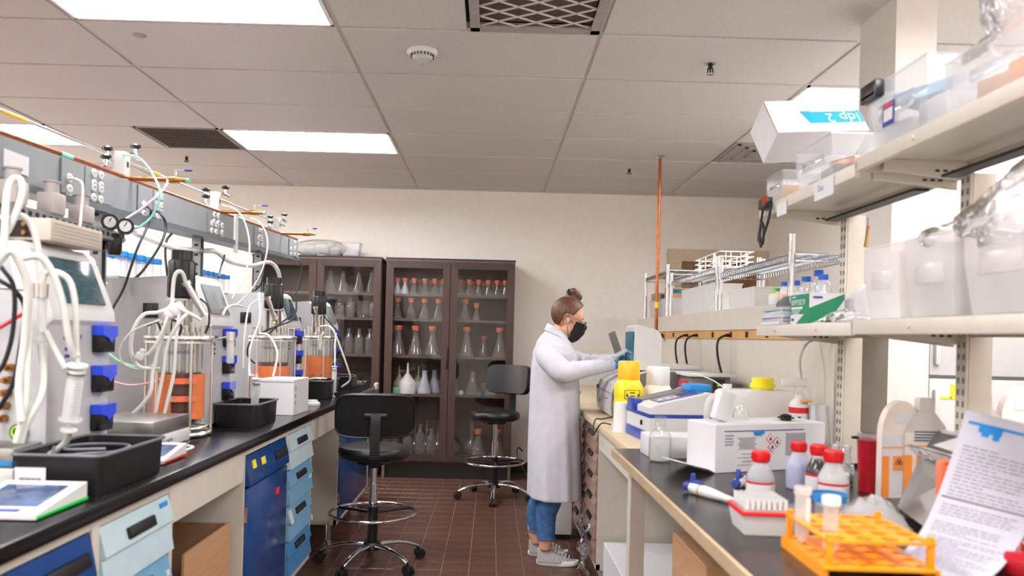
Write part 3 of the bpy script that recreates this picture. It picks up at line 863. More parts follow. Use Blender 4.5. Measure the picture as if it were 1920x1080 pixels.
def vessel(x, y, lab, straps, liquid='amber_liquid', wrap_z=(.068, .24), motor_h=.19):
    """base ring, glass jar, rods, head plate with ports, shaft housing and drive motor"""
    t = thing('glass_bioreactor', lab, 'bioreactor', (x, y, LZ), group='glass bioreactor vessels')
    va = math.atan2(-y, -x)                    # direction to the aisle end where one stands
    MB().ring((0, 0, .012), .118, .009, n=36).ring((0, 0, .034), .105, .006, n=36).build('base_ring', 'steel', t)
    MB().cyl((0, 0, .0), (0, 0, .012), .10, n=28).build('base_plate', 'black_plastic', t)
    MB().lathe([(0, .036), (.05, .04), (.075, .055), (.085, .08), (.085, .362), (.092, .366), (.092, .372)], 32).build('glass_jar', 'vessel_glass', t)
    MB().lathe([(0, .042), (.05, .046), (.072, .060), (.081, .084), (.081, .245), (0, .245)], 32).build('medium', liquid, t)
    g0 = va + .12; gap = .42 if straps else 0.0
    if straps:
        w_ = arc_shell(MB(), .087, .007, g0 + gap, g0 + 2 * PI - gap, wrap_z[0], wrap_z[1]).build('heating_wrap', 'orange_silicone', t)
        for z in (.215, .148, .082):
            arc_shell(MB(), .095, .003, g0 - gap - .03, g0 + gap + .16, z - .011, z + .011, 10).build('strap', 'orange_strap', w_)
        for z in (.215, .148, .082):
            MB().box((.092 * math.cos(g0 - gap + .04), .092 * math.sin(g0 - gap + .04), z), (.012, .012, .02), rot=(0, 0, g0 - gap)).build('hook', 'steel', w_)
    else:
        w_ = arc_shell(MB(), .087, .007, va - PI * .86, va + PI * .86, wrap_z[0], wrap_z[1]).build('heating_wrap', 'orange_silicone', t)
        for k, (da, dz, ww, hh) in enumerate(((.35, .12, .03, .008), (.35, .10, .035, .016), (-.3, .12, .022, .02), (-.3, .095, .02, .012))):
            a = va + da
            MB().box((.0945 * math.cos(a), .0945 * math.sin(a), dz), (.001, ww, hh), rot=(0, 0, a)).build('wrap_print', 'cardboard_dark', w_, smooth=0)
    for k in range(6):
        a = va + .35 + k * PI / 3
        MB().cyl((.119 * math.cos(a), .119 * math.sin(a), .012), (.119 * math.cos(a), .119 * math.sin(a), .372), .0055, n=10).build('support_rod', 'steel', t)
    MB().lathe([(0, .372), (.128, .372), (.130, .376), (.128, .384), (.112, .388), (0, .388)], 36).build('head_plate', 'steel', t)
    MB().lathe([(.092, .358), (.128, .358), (.128, .366), (.092, .366)], 36).build('clamp_ring', 'steel', t)
    RR = random.Random(int(x * 100 + y * 10))
    for k in range(11):
        a = k * 2 * PI / 11 + .2; rr = .088 if k % 2 else .062
        h = RR.uniform(.025, .06)
        MB().cyl((rr * math.cos(a), rr * math.sin(a), .386), (rr * math.cos(a), rr * math.sin(a), .386 + h), .008, n=10).cyl((rr * math.cos(a), rr * math.sin(a), .386), (rr * math.cos(a), rr * math.sin(a), .40), .012, n=6).cyl((rr * math.cos(a), rr * math.sin(a), .386 + h), (rr * math.cos(a), rr * math.sin(a), .392 + h), .010, n=8).build('port_fitting', 'steel', t)
    for k in range(6):     # dip tubes and probes inside the jar
        a = k * PI / 3 + .4
        MB().cyl((.055 * math.cos(a), .055 * math.sin(a), .09), (.055 * math.cos(a), .055 * math.sin(a), .373), .005, n=8).build('dip_tube', 'steel', t)
    MB().cyl((0, 0, .1), (0, 0, .372), .006, n=8).box((0, 0, .14), (.06, .006, .02)).box((0, 0, .14), (.006, .06, .02)).build('impeller', 'steel', t)
    # handles on the plate
    for da in (.9, -2.2):
        a = va + da; c, s_ = math.cos(a), math.sin(a)
        p0 = Vector((.118 * c, .118 * s_, .386)); tng = Vector((-s_, c, 0)) * .026
        MB().tube([p0 - tng, p0 - tng + Vector((0, 0, .04)), p0 + tng + Vector((0, 0, .04)), p0 + tng], .004, n=8, smooth=False).build('plate_handle', 'steel', t)
    # shaft housing and motor
    mh0 = .53
    MB().cyl((0, 0, .388), (0, 0, mh0), .026, n=20).cyl((0, 0, .388), (0, 0, .41), .036, n=20).box((-.032, 0, .46), (.008, .05, .14)).box((.032, 0, .46), (.008, .05, .14)).box((0, 0, mh0 - .005), (.085, .085, .008)).build('shaft_housing', 'steel', t)
    MB().prism([(-.008, 0), (.008, 0), (0, .014)], 0, .001, 'z').build('warning_label', 'yellow_note', t).matrix_local = Matrix.Translation((.037 * math.cos(va + .2), .037 * math.sin(va + .2), .455)) @ Matrix.Rotation(va + PI / 2, 4, 'Z') @ Matrix.Rotation(PI / 2, 4, 'X')
    mo = MB().box((0, 0, mh0 + motor_h * .40), (.094, .094, motor_h * .80), bev=.008)
    for s1 in (-1, 1):
        for q_ in (-.025, 0, .025):
            mo.box((s1 * .047, q_, mh0 + motor_h * .40), (.006, .008, motor_h * .72)); mo.box((q_, s1 * .047, mh0 + motor_h * .40), (.008, .006, motor_h * .72))
    M_ = mo.build('motor', 'black_plastic', t, rot=(0, 0, va))
    MB().cyl((0, 0, mh0 + motor_h * .80), (0, 0, mh0 + motor_h), .040, n=20).box((-.035, 0, mh0 + motor_h * .85), (.03, .03, .03), bev=.004).build('encoder_cap', 'black_plastic', M_)
    for s1 in (-1, 1):
        for s2 in (-1, 1):
            MB().cyl((s1 * .038, s2 * .038, mh0 - .008), (s1 * .038, s2 * .038, mh0 + .004), .005, n=6).build('bolt', 'steel', M_)
    a = va + .55
    text('lettering', 'eppendorf', .024, 'print_blue', t, (.0875 * math.cos(va + .02), .0875 * math.sin(va + .02), .318), (PI / 2, 0, va + PI / 2), 'CENTER')
    return t
V1 = vessel(-1.21, 2.93, 'glass bioreactor with three orange straps across its orange wrap and a tall black motor', True, motor_h=.185)
V2 = vessel(-1.185, 4.08, 'glass bioreactor with a plain orange wrap standing behind the white carton', False, wrap_z=(.06, .225), motor_h=.17)
V3 = vessel(-1.185, 5.14, 'glass bioreactor with an orange wrap printed with a warning triangle, behind the far black tray', False, wrap_z=(.075, .25), motor_h=.16)
# steel exhaust condensers leaning over the vessels
def condenser(t, p0, p1, r):
    d = wloc(t)
    c = MB().cyl(p0 - d, p1 - d, r, n=16).cyl(p0 - d, p0 - d + (p1 - p0) * .06, r * 1.35, n=12).cyl(p1 - d - (p1 - p0) * .10, p1 - d, r * 1.45, n=12).build('exhaust_condenser', 'steel', t)
    return c
condenser(V1, P(384, 592, 2.90), P(348, 528, 2.86), .013)
condenser(V2, P(517, 600, 4.06), P(501, 556, 4.02), .014)
condenser(V3, P(594, 612, 5.10), P(592, 575, 5.06), .012)

# cartridge filters held out on a steel arm
def cartridge(lab, top, L, r, arm):
    t = thing('filter_cartridge', lab, 'filter', top - Vector((0, 0, L)), group='filter cartridges')
    MB().lathe([(0, .002), (r * .7, 0), (r, .006), (r, L - .03), (r * .9, L - .02)], 20).build('barrel', 'syringe_plastic', t)
    MB().cyl((r * .3, 0, .02), (r * .3, 0, L - .03), r * .5, n=14).build('filter_core', 'pet_white', t)
    MB().cyl((0, 0, L - .035), (0, 0, L), r * 1.15, n=18).build('clamp', 'steel', t)
    e = arm - t.location
    MB().tube([(0, 0, L - .017), e * .5 + Vector((0, 0, (L - .017) * .5)), e], .005, n=8).build('arm', 'steel', t)
    return t
cartridge('clear filter cartridge with a steel clamp in front of the unit with the teal screen', P(74, 532, 1.92), .15, .018, P(-60, 535, 1.92))
cartridge('clear filter cartridge on an arm beside the strapped glass vessel', P(433, 622, 2.98), .125, .0155, P(408, 636, 2.98))
cartridge('clear filter cartridge hanging in front of the far orange wrap', P(601, 628, 5.0), .10, .015, P(606, 624, 5.06))

# hanging syringes
def syringe(lab, top, bot, r):
    d = (bot - top); L = d.length
    t = thing('syringe', lab, 'syringe', bot, group='hanging syringes')
    t.rotation_euler = (top - bot).to_track_quat('Z', 'Y').to_euler()
    MB().lathe([(r * .62, .0), (r * .62, .006), (r * .25, .008), (r * .25, .03), (r * .8, .032)], 16).cyl((0, 0, 0), (0, 0, .004), r * .95, n=16).build('plunger', 'white_plastic', t)
    MB().cyl((0, 0, .03), (0, 0, .034), r * 1.35, n=16).lathe([(r, .034), (r, L - .05), (r * .9, L - .045)], 20).build('barrel', 'syringe_plastic', t)
    MB().cyl((0, 0, L - .055), (0, 0, L - .042), r * .96, n=16).build('stopper', 'black_rubber', t)
    MB().cyl((0, 0, .036), (0, 0, L - .056), r * .5, n=10).build('plunger_rod', 'white_plastic', t)
    MB().lathe([(r * .98, L - .044), (r * .95, L - .036), (r * .28, L - .03), (r * .25, L)], 16).cyl((0, 0, L - .028), (0, 0, L - .022), r * 1.2, n=14).build('tip', 'white_plastic', t)
    sc = MB()
    for k in range(12): sc.box((0, -r, .05 + (L - .12) * k / 11), (r * (1.1 if k % 3 == 0 else .7), .0008, .0012))
    sc.build('scale', 'print_grey', t, smooth=0)
    return t
syringe('large syringe hanging from white tubes over the big black tray', P(147, 668, 1.95), P(129, 808, 1.98), .0215)
syringe('small syringe hanging over the black tray beside the white carton', P(482, 700, 3.36), P(475, 790, 3.38), .0175)
syringe('small syringe hanging over the far black tray', P(628, 680, 4.80), P(625, 744, 4.80), .0155)

# ------------------------------------------------------------------ instruments on top of the first controller
t = thing('sensor_box', 'flat beige box with a black connector panel on top of the first controller', 'electronics', (-1.38, 2.18, 1.5575))
MB().box((0, 0, .032), (.36, .27, .06), bev=.003).build('case', 'bench_beige_dark', t)
MB().box((-.02, -.136, .032), (.30, .004, .046)).build('connector_panel', 'recess_black', t, smooth=0)
for k in range(7):
    for j in range(2):
        MB().cyl((-.15 + k * .044, -.138, .02 + j * .023), (-.15 + k * .044, -.150, .02 + j * .023), .006, n=8).build('connector', 'brass', t)
for k in range(5): MB().box((.181, 0, .012 + k * .010), (.003, .24, .003)).build('louvre', 'bench_beige', t, smooth=0)
t = thing('mounting_rail', 'perforated steel rail with grey solenoid valves under the raceway', 'rail', (-1.45, 2.45, 1.64))
r_ = MB().box((0, 0, .015), (.042, .93, .004)).box((-.02, 0, .032), (.003, .93, .036)).box((.02, 0, .032), (.003, .93, .036)); r_.build('rail', 'galvanised', t, smooth=0)
sl = MB().box((0, 0, 0), (.0015, .016, .014)).mesh('slot', 'recess_black', smooth=0)
for k in range(26): share('slot', sl, t, (.0222, -.45 + k * .036, .032))
for (yy, h) in ((-.18, .07), (.02, .07), (.2, .06)):
    v = MB().box((0, yy, .05 + h / 2), (.06, .07, h), bev=.006).build('solenoid_valve', 'vent_grey', t)
    MB().cyl((0, yy, .05 + h), (0, yy, .085 + h), .022, n=16).cyl((0, yy, .085 + h), (0, yy, .09 + h), .026, n=16).build('valve_coil', 'vent_grey', v)
MB().cyl((0, .465, .03), (0, .50, .03), .012).build('end_bracket', 'galvanised', t)
# air regulators with dials on the first post
t = thing('gas_regulator', 'pair of gas regulators with round dials and black bowls on the steel post', 'regulator', P(208, 446, 2.86))
o0 = Vector(t.location)
for k, (u, v) in enumerate(((206, 418), (235, 426))):
    c = P(u, v, 2.82) - o0
    nrm = (Vector((0, 0, 1.33)) - P(u, v, 2.82)); nrm.z = 0; nrm.normalize()
    d = MB().cyl(c, c + nrm * .03, .030, n=22).build('dial', 'black_plastic', t)
    MB().cyl(c + nrm * .03, c + nrm * .0315, .0205, n=22).build('dial_face', 'label_white', d)
    MB().box(c + nrm * .0325 + Vector((0, 0, .006)), (.002, .002, .022), rot=(0, .5, 0)).build('needle', 'recess_black', d)
    c2 = P(u - 22, v + 10, 2.88) - o0
    MB().box(c2 + Vector((0, 0, 0.0)), (.06, .05, .06), bev=.006).build('regulator_body', 'clear_plastic', t)
    b0 = P(u - 20, v + 18, 2.86) - o0
    MB().lathe([(0, -.07), (.020, -.07), (.026, -.06), (.027, -.005), (.034, -.005), (.034, .010), (0, .010)], 18, b0).build('bowl', 'black_plastic', t)
# ------------------------------------------------------------------ hoses and cables on the blue-drawer bench
WH = 'white tubes on the blue-drawer bench'
hose('teal_hose', 'teal gas hose looping from the upper valve of the first gas tap', [P(232, 290, 3.07), P(262, 297, 3.0), P(288, 330, 2.95), P(300, 365, 2.9), P(285, 405, 2.88), P(262, 425, 2.86), P(244, 428, 2.85)], .0045, 'tube_teal')
hose('pink_hose', 'pink gas hose from the brass valve down to the round dials', [P(304, 330, 3.11), P(314, 338, 3.1), P(306, 356, 3.05), P(270, 388, 2.98), P(240, 408, 2.92), P(222, 420, 2.88)], .0045, 'tube_pink')
hose('white_hose', 'thin white hose from the second gas tap past the strapped vessel', [P(417, 385, 4.1), P(445, 395, 4.0), P(462, 425, 3.95), P(468, 470, 3.9), P(458, 520, 3.85), P(435, 560, 3.8)], .0045, 'tube_white', group=WH)
hose('white_hose', 'thin white hose from the second brass valve down behind the white carton', [P(470, 408, 4.16), P(490, 420, 4.1), P(502, 455, 4.05), P(492, 505, 4.05), P(470, 545, 4.05), P(440, 575, 3.9)], .0045, 'tube_white', group=WH)
hose('appliance_cable', 'white power cord plugged into the first outlet plate of the raceway', [P(122, 335, 2.66), P(146, 338, 2.6), P(155, 352, 2.58), P(152, 400, 2.55), P(147, 460, 2.5)], .005, 'white_plastic', 'cord')
for k, pts in enumerate(([P(262, 385, 3.26), P(282, 392, 3.2), P(278, 420, 3.2), P(256, 470, 3.1), P(232, 540, 3.07), P(206, 590, 3.0), P(200, 640, 2.95)],
                         [P(282, 392, 3.34), P(302, 402, 3.25), P(311, 425, 3.25), P(300, 460, 3.2), P(270, 505, 3.15), P(250, 525, 3.12)],
                         [P(322, 438, 3.5), P(312, 452, 3.45), P(310, 480, 3.42), P(314, 520, 3.42)],
                         [P(470, 470, 4.8), P(490, 472, 4.75), P(496, 492, 4.72), P(490, 530, 4.7), P(478, 545, 4.7)],
                         [P(421, 478, 3.95), P(415, 500, 3.9), P(410, 520, 3.6)],
                         [P(540, 478, 5.66), P(558, 485, 5.6), P(566, 505, 5.6), P(560, 540, 5.6), P(548, 555, 5.55)])):
    lab = ['long black power cord running down past the teal-screen unit', 'black power cord curving from the raceway to the second unit', 'short black cord hanging under the raceway before the blue-capped tubes', 'black power cord looping from the raceway near the third post', 'black cord hanging behind the tall motor', 'black power cord at the far end of the raceway'][k]
    hose('appliance_cable', lab, pts, .0055, 'black_rubber', 'cord')
hose('cable_bundle', 'pale bundle of cables sagging under the raceway', [P(252, 436, 3.1), P(290, 452, 3.3), P(330, 466, 3.6), P(380, 470, 4.0), P(405, 472, 4.1), P(430, 490, 4.3), P(470, 498, 4.6), P(505, 492, 4.9), P(522, 510, 5.0), P(526, 545, 5.1)], .013, 'white_foil', 'cable')
# first unit: thick white tubes
W0 = [([P(-20, 520, 1.80), P(5, 470, 1.82), P(12, 372, 1.85), P(22, 338, 1.86), P(38, 338, 1.87), P(42, 360, 1.87), P(30, 400, 1.86), P(8, 445, 1.85), P(-20, 500, 1.84)], .0085, 'thick white tube looping up in front of the perforated rail'),
      ([P(15, 412, 1.88), P(40, 405, 1.88), P(60, 425, 1.9), P(72, 470, 1.91), P(76, 530, 1.92)], .0080, 'white tube curving down into the steel clamp of the filter cartridge'),
      ([P(-10, 500, 1.80), P(20, 470, 1.8), P(40, 500, 1.82), P(52, 545, 1.84), P(46, 640, 1.86), P(36, 720, 1.86), P(40, 790, 1.86)], .0095, 'white tube hanging down past the row of brass ports'),
      ([P(36, 485, 1.84), P(75, 482, 1.86), P(100, 515, 1.88), P(118, 570, 1.9), P(130, 640, 1.92), P(139, 668, 1.94)], .0085, 'white tube arching down to the top of the large syringe'),
      ([P(78, 535, 1.92), P(86, 512, 1.92), P(110, 512, 1.92), P(132, 530, 1.93), P(142, 580, 1.94), P(143, 650, 1.95), P(145, 668, 1.95)], .0080, 'white tube from the steel clamp over to the large syringe'),
      ([P(76, 645, 1.92), P(82, 700, 1.92), P(76, 745, 1.9), P(52, 790, 1.88), P(40, 830, 1.88)], .0085, 'white tube dropping from the filter cartridge behind the front balance'),
      ([P(86, 620, 1.91), P(100, 650, 1.92), P(122, 690, 1.93)], .0075, 'short white tube joining the cartridge to the large syringe'),
      ([P(131, 810, 1.98), P(122, 830, 2.0), P(100, 848, 2.0), P(82, 855, 1.98)], .0085, 'white tube from the tip of the large syringe into the big black tray'),
      ([P(56, 600, 1.88), P(52, 680, 1.87), P(48, 760, 1.87), P(30, 830, 1.87)], .0085, 'white tube hanging beside the cartridge towards the balance')]
for pts, r, lab in W0: hose('white_tube', lab, pts, r, 'tube_white', 'tube', WH)
hose('sensor_cable', 'black sensor cable crossing in front of the row of brass ports', [P(-10, 520, 1.85), P(28, 545, 1.86), P(46, 580, 1.88), P(38, 650, 1.9), P(24, 720, 1.9), P(-5, 770, 1.9)], .0055, 'black_rubber', 'cable')
hose('sensor_cable', 'black sensor cable hanging at the very edge beside the brass ports', [P(2, 500, 1.85), P(26, 540, 1.85), P(24, 620, 1.86), P(8, 680, 1.86), P(-15, 710, 1.86)], .0055, 'black_rubber', 'cable')
hose('red_cable', 'red cable passing behind the white tubes of the first unit', [P(-10, 620, 1.9), P(20, 602, 1.92), P(44, 588, 1.95)], .005, 'red_cap', 'cable')
# strapped vessel: tube tangle
y_ = 2.78
W1 = [([P(316, 610, 2.82), P(322, 575, 2.80), P(326, 525, 2.80), P(333, 510, 2.80), P(342, 512, 2.82), P(348, 528, 2.84)], .0075, 'white tube hooked over the top of the leaning steel condenser'),
      ([P(338, 568, 2.80), P(300, 585, 2.74), P(270, 590, 2.72), P(250, 620, 2.72), P(246, 660, 2.72), P(262, 688, 2.74), P(300, 692, 2.76)], .0070, 'white tube bulging out left of the strapped vessel'),
      ([P(330, 575, 2.76), P(308, 620, 2.74), P(288, 690, 2.72), P(280, 740, 2.70), P(240, 785, 2.72), P(222, 800, 2.76)], .0065, 'white tube sweeping down to the bench behind the steel pan'),
      ([P(336, 590, 2.74), P(330, 640, 2.72), P(326, 700, 2.72), P(312, 760, 2.72), P(304, 790, 2.74)], .0065, 'white tube hanging straight in front of the orange wrap'),
      ([P(352, 588, 2.74), P(340, 600, 2.72), P(316, 640, 2.72), P(306, 700, 2.72), P(294, 760, 2.72), P(290, 785, 2.74)], .0065, 'white tube curving from the head plate across the wrap'),
      ([P(326, 560, 2.76), P(312, 600, 2.73), P(296, 640, 2.72), P(276, 665, 2.72), P(262, 664, 2.72)], .0060, 'white tube ending in a white connector by the vessel'),
      ([P(330, 575, 2.74), P(360, 590, 2.74), P(376, 600, 2.76)], .0060, 'short white tube across the head plate of the strapped vessel'),
      ([P(300, 600, 2.7), P(250, 620, 2.7), P(226, 650, 2.7), P(230, 680, 2.72), P(262, 692, 2.74), P(296, 680, 2.76)], .0030, 'very thin white tube looping wide left of the strapped vessel')]
for pts, r, lab in W1: hose('white_tube', lab, pts, r, 'tube_white', 'tube', WH)
tag(bw(MB().ball(P(330, 582, 2.76), (.034, .030, .028)).ball(P(318, 590, 2.75), (.022, .02, .018)), 'foil_wrap', 'white_foil'), 'crumpled white foil ball at the top of the tubes by the strapped vessel', 'foil')
tag(bw(MB().box(P(262, 668, 2.72), (.03, .02, .026), bev=.005, rot=(0, .4, .3)).cyl(P(262, 668, 2.72), P(268, 655, 2.72), .008), 'tube_connector', 'white_plastic'), 'white plastic tube connector hanging left of the strapped vessel', 'connector')
hose('teal_hose', 'thin teal hose along the bench behind the strapped vessel', [P(200, 660, 2.9), P(230, 680, 2.85), P(275, 692, 2.80), P(300, 693, 2.79)], .004, 'tube_teal')
hose('pink_hose', 'thin pink hose low along the panel behind the strapped vessel', [P(200, 712, 2.9), P(240, 722, 2.9), P(280, 718, 2.85), P(300, 710, 2.82)], .004, 'tube_pink')
hose('motor_cable', 'black cable from the tall motor down to the head plate', [P(376, 560, 2.93), P(390, 575, 2.92), P(392, 605, 2.9), P(385, 625, 2.9)], .004, 'black_rubber', 'cable')
hose('sensor_cable', 'coiled black sensor cable beside the crumpled foil', [P(276, 610, 2.85), P(295, 605, 2.84), P(305, 625, 2.84), P(330, 632, 2.84), P(340, 612, 2.84), P(322, 600, 2.84), P(300, 612, 2.86)], .0045, 'black_rubber', 'cable')
# second and third vessels
W2 = [([P(486, 548, 3.9), P(487, 600, 3.88), P(470, 650, 3.85), P(468, 700, 3.82), P(476, 704, 3.5)], .006, 'white tube dropping to the small syringe by the carton'),
      ([P(486, 625, 3.92), P(505, 630, 3.9), P(520, 660, 3.88), P(516, 690, 3.88), P(512, 705, 3.88)], .006, 'white tube curving over the plain orange wrap'),
      ([P(486, 560, 3.95), P(466, 580, 3.92), P(458, 640, 3.9), P(456, 690, 3.9)], .005, 'white tube behind the small syringe'),
      ([P(630, 625, 4.95), P(628, 650, 4.88), P(628, 680, 4.82)], .006, 'white tube feeding the far small syringe'),
      ([P(600, 612, 5.0), P(618, 612, 4.95), P(630, 630, 4.92), P(652, 690, 4.95), P(656, 712, 5.0), P(640, 726, 5.0)], .006, 'white tube curling down right of the far vessel'),
      ([P(455, 575, 3.75), P(440, 572, 3.5), P(425, 578, 3.2), P(418, 590, 3.05)], .005, 'white tube from the second vessel to the cartridge arm')]
for pts, r, lab in W2: hose('white_tube', lab, pts, r, 'tube_white', 'tube', WH)
C2 = [([P(556, 566, 4.05), P(552, 585, 4.03), P(520, 610, 4.0), P(495, 622, 4.0), P(470, 640, 4.0), P(464, 665, 4.0), P(478, 682, 4.0)], 'black cable looping from the second motor round the vessel'),
      ([P(556, 580, 4.04), P(548, 600, 4.0), P(520, 612, 3.98), P(500, 630, 3.98)], 'short black cable under the second motor'),
      ([P(598, 560, 5.1), P(606, 590, 5.08), P(640, 630, 5.05), P(644, 650, 5.0), P(636, 668, 5.0)], 'black cable from the far motor down past the filter'),
      ([P(634, 655, 5.2), P(650, 690, 5.3), P(672, 705, 5.4), P(686, 724, 5.45)], 'black cable sloping to the far end of the worktop'),
      ([P(612, 565, 5.1), P(596, 575, 5.08), P(588, 592, 5.06)], 'thin black cable across the far motor')]
for pts, lab in C2: hose('sensor_cable', lab, pts, .0045, 'black_rubber', 'cable')

# ------------------------------------------------------------------ trays, balances, cartons on the blue-drawer bench
def tray(x0, x1, y0, y1, h, lab):
    cx, cy = (x0 + x1) / 2, (y0 + y1) / 2
    t = thing('black_tray', lab, 'tray', (cx, cy, LZ), group='black plastic trays')
    a, b = (x1 - x0) / 2, (y1 - y0) / 2
    def rr(a, b, r, z):
        out = []
        for (sx, sy, a0) in ((1, 1, 0), (-1, 1, PI / 2), (-1, -1, PI), (1, -1, 1.5 * PI)):
            for k in range(5):
                th = a0 + k * PI / 8
                out.append(Vector((sx * (a - r) + r * math.cos(th), sy * (b - r) + r * math.sin(th), z)))
        return out
    MB().loft([rr(a * .96, b * .97, .02, .001), rr(a * .965, b * .972, .02, .004), rr(a, b, .022, h), rr(a - .004, b - .004, .02, h), rr(a * .965 - .004, b * .97 - .004, .018, .008)], cap=True).build('tub', 'black_tray', t)
    p = rr(a + .004, b + .004, .024, h)
    MB().tube(p + [p[0], p[1]], .0045, n=6, smooth=False).build('rim', 'rim_grey', t)
    return t
t = tray(-1.164, -.945, 1.84, 2.20, .098, 'big black plastic tray with a coiled grey cable and a barcode sticker')
MB().box((-.06, -.1815, .045), (.075, .001, .045)).build('barcode_sticker', 'label_white', t, smooth=0)
for k in range(12):
    MB().box((-.085 + k * .0045, -.1823, .035), (.0025 if k % 3 else .0015, .001, .014)).build('barcode_bar', 'print_dark', t, smooth=0)
hose('grey_cable', 'grey cable coiled in the big black tray', [(-1.14, 1.98, 1.01), (-1.10, 1.92, 1.0), (-1.02, 1.92, 1.005), (-.985, 1.99, 1.0), (-1.0, 2.1, 1.0), (-1.08, 2.12, 1.0), (-1.13, 2.05, 1.005), (-1.09, 1.95, 1.01), (-1.0, 1.97, 1.01)], .0045, 'rim_grey', 'cable')
tray(-1.168, -.985, 3.19, 3.50, .098, 'black plastic tray with pale tubing beside the white carton')
hose('pale_tubing', 'pale tubing lying in the tray beside the white carton', [(-1.15, 3.26, .985), (-1.08, 3.30, .99), (-1.03, 3.38, .985), (-1.06, 3.45, .985), (-1.13, 3.40, .99), (-1.14, 3.30, .992)], .006, 'rim_grey', 'tube')
tray(-1.17, -1.0, 4.64, 4.98, .11, 'black plastic tray with thin white tubing under the far small syringe')
hose('pale_tubing', 'thin white tubing coiled in the far black tray', [(-1.15, 4.68, 1.03), (-1.10, 4.74, 1.035), (-1.05, 4.82, 1.03), (-1.10, 4.9, 1.03), (-1.14, 4.8, 1.032), (-1.06, 4.7, 1.035)], .004, 'tube_white', 'tube')
tray(-1.53, -1.345, 2.46, 2.74, .075, 'small black tray behind the second balance')
tray(-1.17, -1.02, 5.50, 5.78, .09, 'black tray with clear bottles at the far end of the worktop')
t = thing('carton', 'small plain white carton on the left worktop', 'carton', (-1.046, 3.82, LZ), -.06)
MB().box((0, 0, .088), (.178, .24, .176), bev=.002, seg=1).build('box', 'carton_white', t, smooth=0)
MB().box((0, -.121, .17), (.176, .002, .010)).build('lid_edge', 'label_white', t, smooth=0)
for k in range(3): MB().box((.0895, -.09 + .0, .06 + k * .035), (.001, .014, .02)).build('print', 'print_grey', t, smooth=0)
tag(bw(MB().lathe([(0, 0), (.042, 0), (.044, .006), (.042, .016), (.03, .02), (.028, .03), (0, .032)], 24, (-1.0, 4.24, LZ)), 'stirrer_plate', 'white_plastic'), 'small round white stirrer disc beyond the white carton', 'stirrer')

def balance(name_lab, x0, x1, y0, y1, term, led, ledname):
    t = thing('lab_balance', name_lab, 'balance', ((x0 + x1) / 2, (y0 + y1) / 2, LZ))
    a, b = (x1 - x0) / 2, (y1 - y0) / 2
    MB().box((0, 0, .035), (2 * a, 2 * b, .045), bev=.006).build('base', 'instrument_white', t)
    MB().box((0, 0, .083), (2 * a - .01, 2 * b - .01, .048), bev=.003).build('weighing_pan', 'steel_brushed', t)
    for s1 in (-1, 1):
        for s2 in (-1, 1): MB().cyl((s1 * (a - .03), s2 * (b - .03), 0), (s1 * (a - .03), s2 * (b - .03), .014), .012, n=10).build('foot', 'black_rubber', t)
    text('lettering', 'METTLER TOLEDO', .014, 'print_dark', t, (a + .0005, -b * .8, .03), (PI / 2, 0, PI / 2))
    return t
t = balance('lab balance with a blue-striped steel pan beside the big black tray', -1.43, -1.172, 1.865, 1.998, None, None, None)
MB().box((.1255, 0, .07), (.002, .12, .010)).build('stripe', 'trim_blue', t, smooth=0)
MB().box((0, -.0632, .07), (.246, .002, .010)).build('stripe', 'trim_blue', t, smooth=0)
balance('lab balance with a plain steel pan in front of the strapped vessel', -1.335, -1.085, 2.44, 2.74, None, None, None)
def terminal(lab, c, sx, sy, tilt, led, rz):
    t = thing('balance_display', lab, 'display', c, rz)
    MB().prism([(-sy / 2, .004), (sy / 2, .004), (sy / 2, .016 + tilt), (-sy / 2, .014)], -sx / 2, sx / 2, 'x').build('case', 'instrument_white', t, smooth=0)
    ang = math.atan2(tilt + .002, sy)
    MB().box((0, .006, .0175 + tilt / 2), (sx * .74, sy * .62, .003), bev=.001, rot=(ang, 0, 0)).build('screen', 'screen_blue', t)
    MB().box((0, -sy * .39, .0168), (sx * .5, sy * .08, .003), rot=(ang, 0, 0)).build('button_row', 'print_blue', t, smooth=0)
    MB().prism([(-sy / 2 + .002, .006), (sy / 2 - .002, .006), (sy / 2 - .002, .0115), (-sy / 2 + .002, .0095)], sx / 2, sx / 2 + .004, 'x').build('status_light', led, t, smooth=0)
    for s1 in (-1, 1): MB().box((s1 * sx * .35, sy * .3, .002), (.02, .02, .004)).build('foot', 'black_rubber', t, smooth=0)
    return t
terminal('balance display with a glowing green edge beside the blue-striped balance', (-1.045, 1.69, LZ), .19, .20, .03, 'green_led', 0.0)
terminal('balance display with a red edge between the black tray and the steel pan', (-1.045, 2.36, LZ), .13, .17, .028, 'red_led', 0.0)
hose('appliance_cable', 'white cord looping on the worktop beside the second balance', [(-1.10, 2.5, .925), (-1.03, 2.52, .921), (-1.02, 2.6, .921), (-1.07, 2.64, .921), (-1.082, 2.6, .93)], .005, 'white_plastic', 'cord')

# ------------------------------------------------------------------ blue-capped tubes on a shelf behind the bench
t = thing('tube_shelf', 'narrow steel shelf behind the blue-drawer bench that carries the blue-capped tubes', 'shelf', (-1.93, 4.6, LZ))
MB().box((0, 0, .655), (.24, 1.9, .012)).build('board', 'galvanised', t, smooth=0)
for s1 in (-1, 1):
    for s2 in (-1, 1): MB().cyl((s1 * .1, s2 * .93, 0), (s1 * .1, s2 * .93, .66), .011, n=10).build('leg', 'zinc_wire', t)
def cap_tube(x, y, lab, r=.029, h=.122):
    t = thing('capped_tube', lab, 'tube', (x, y, LZ + .661), group='blue-capped tubes behind the blue-drawer bench')
    MB().lathe([(0, .0), (r * .5, .001), (r, .016), (r, h - .02), (r * 1.02, h - .018)], 16).build('tube', 'clear_plastic', t)
    MB().lathe([(r * 1.12, h - .022), (r * 1.12, h + .002), (r * .95, h + .006), (0, h + .006)], 16).build('cap', 'blue_cap', t)
    return t
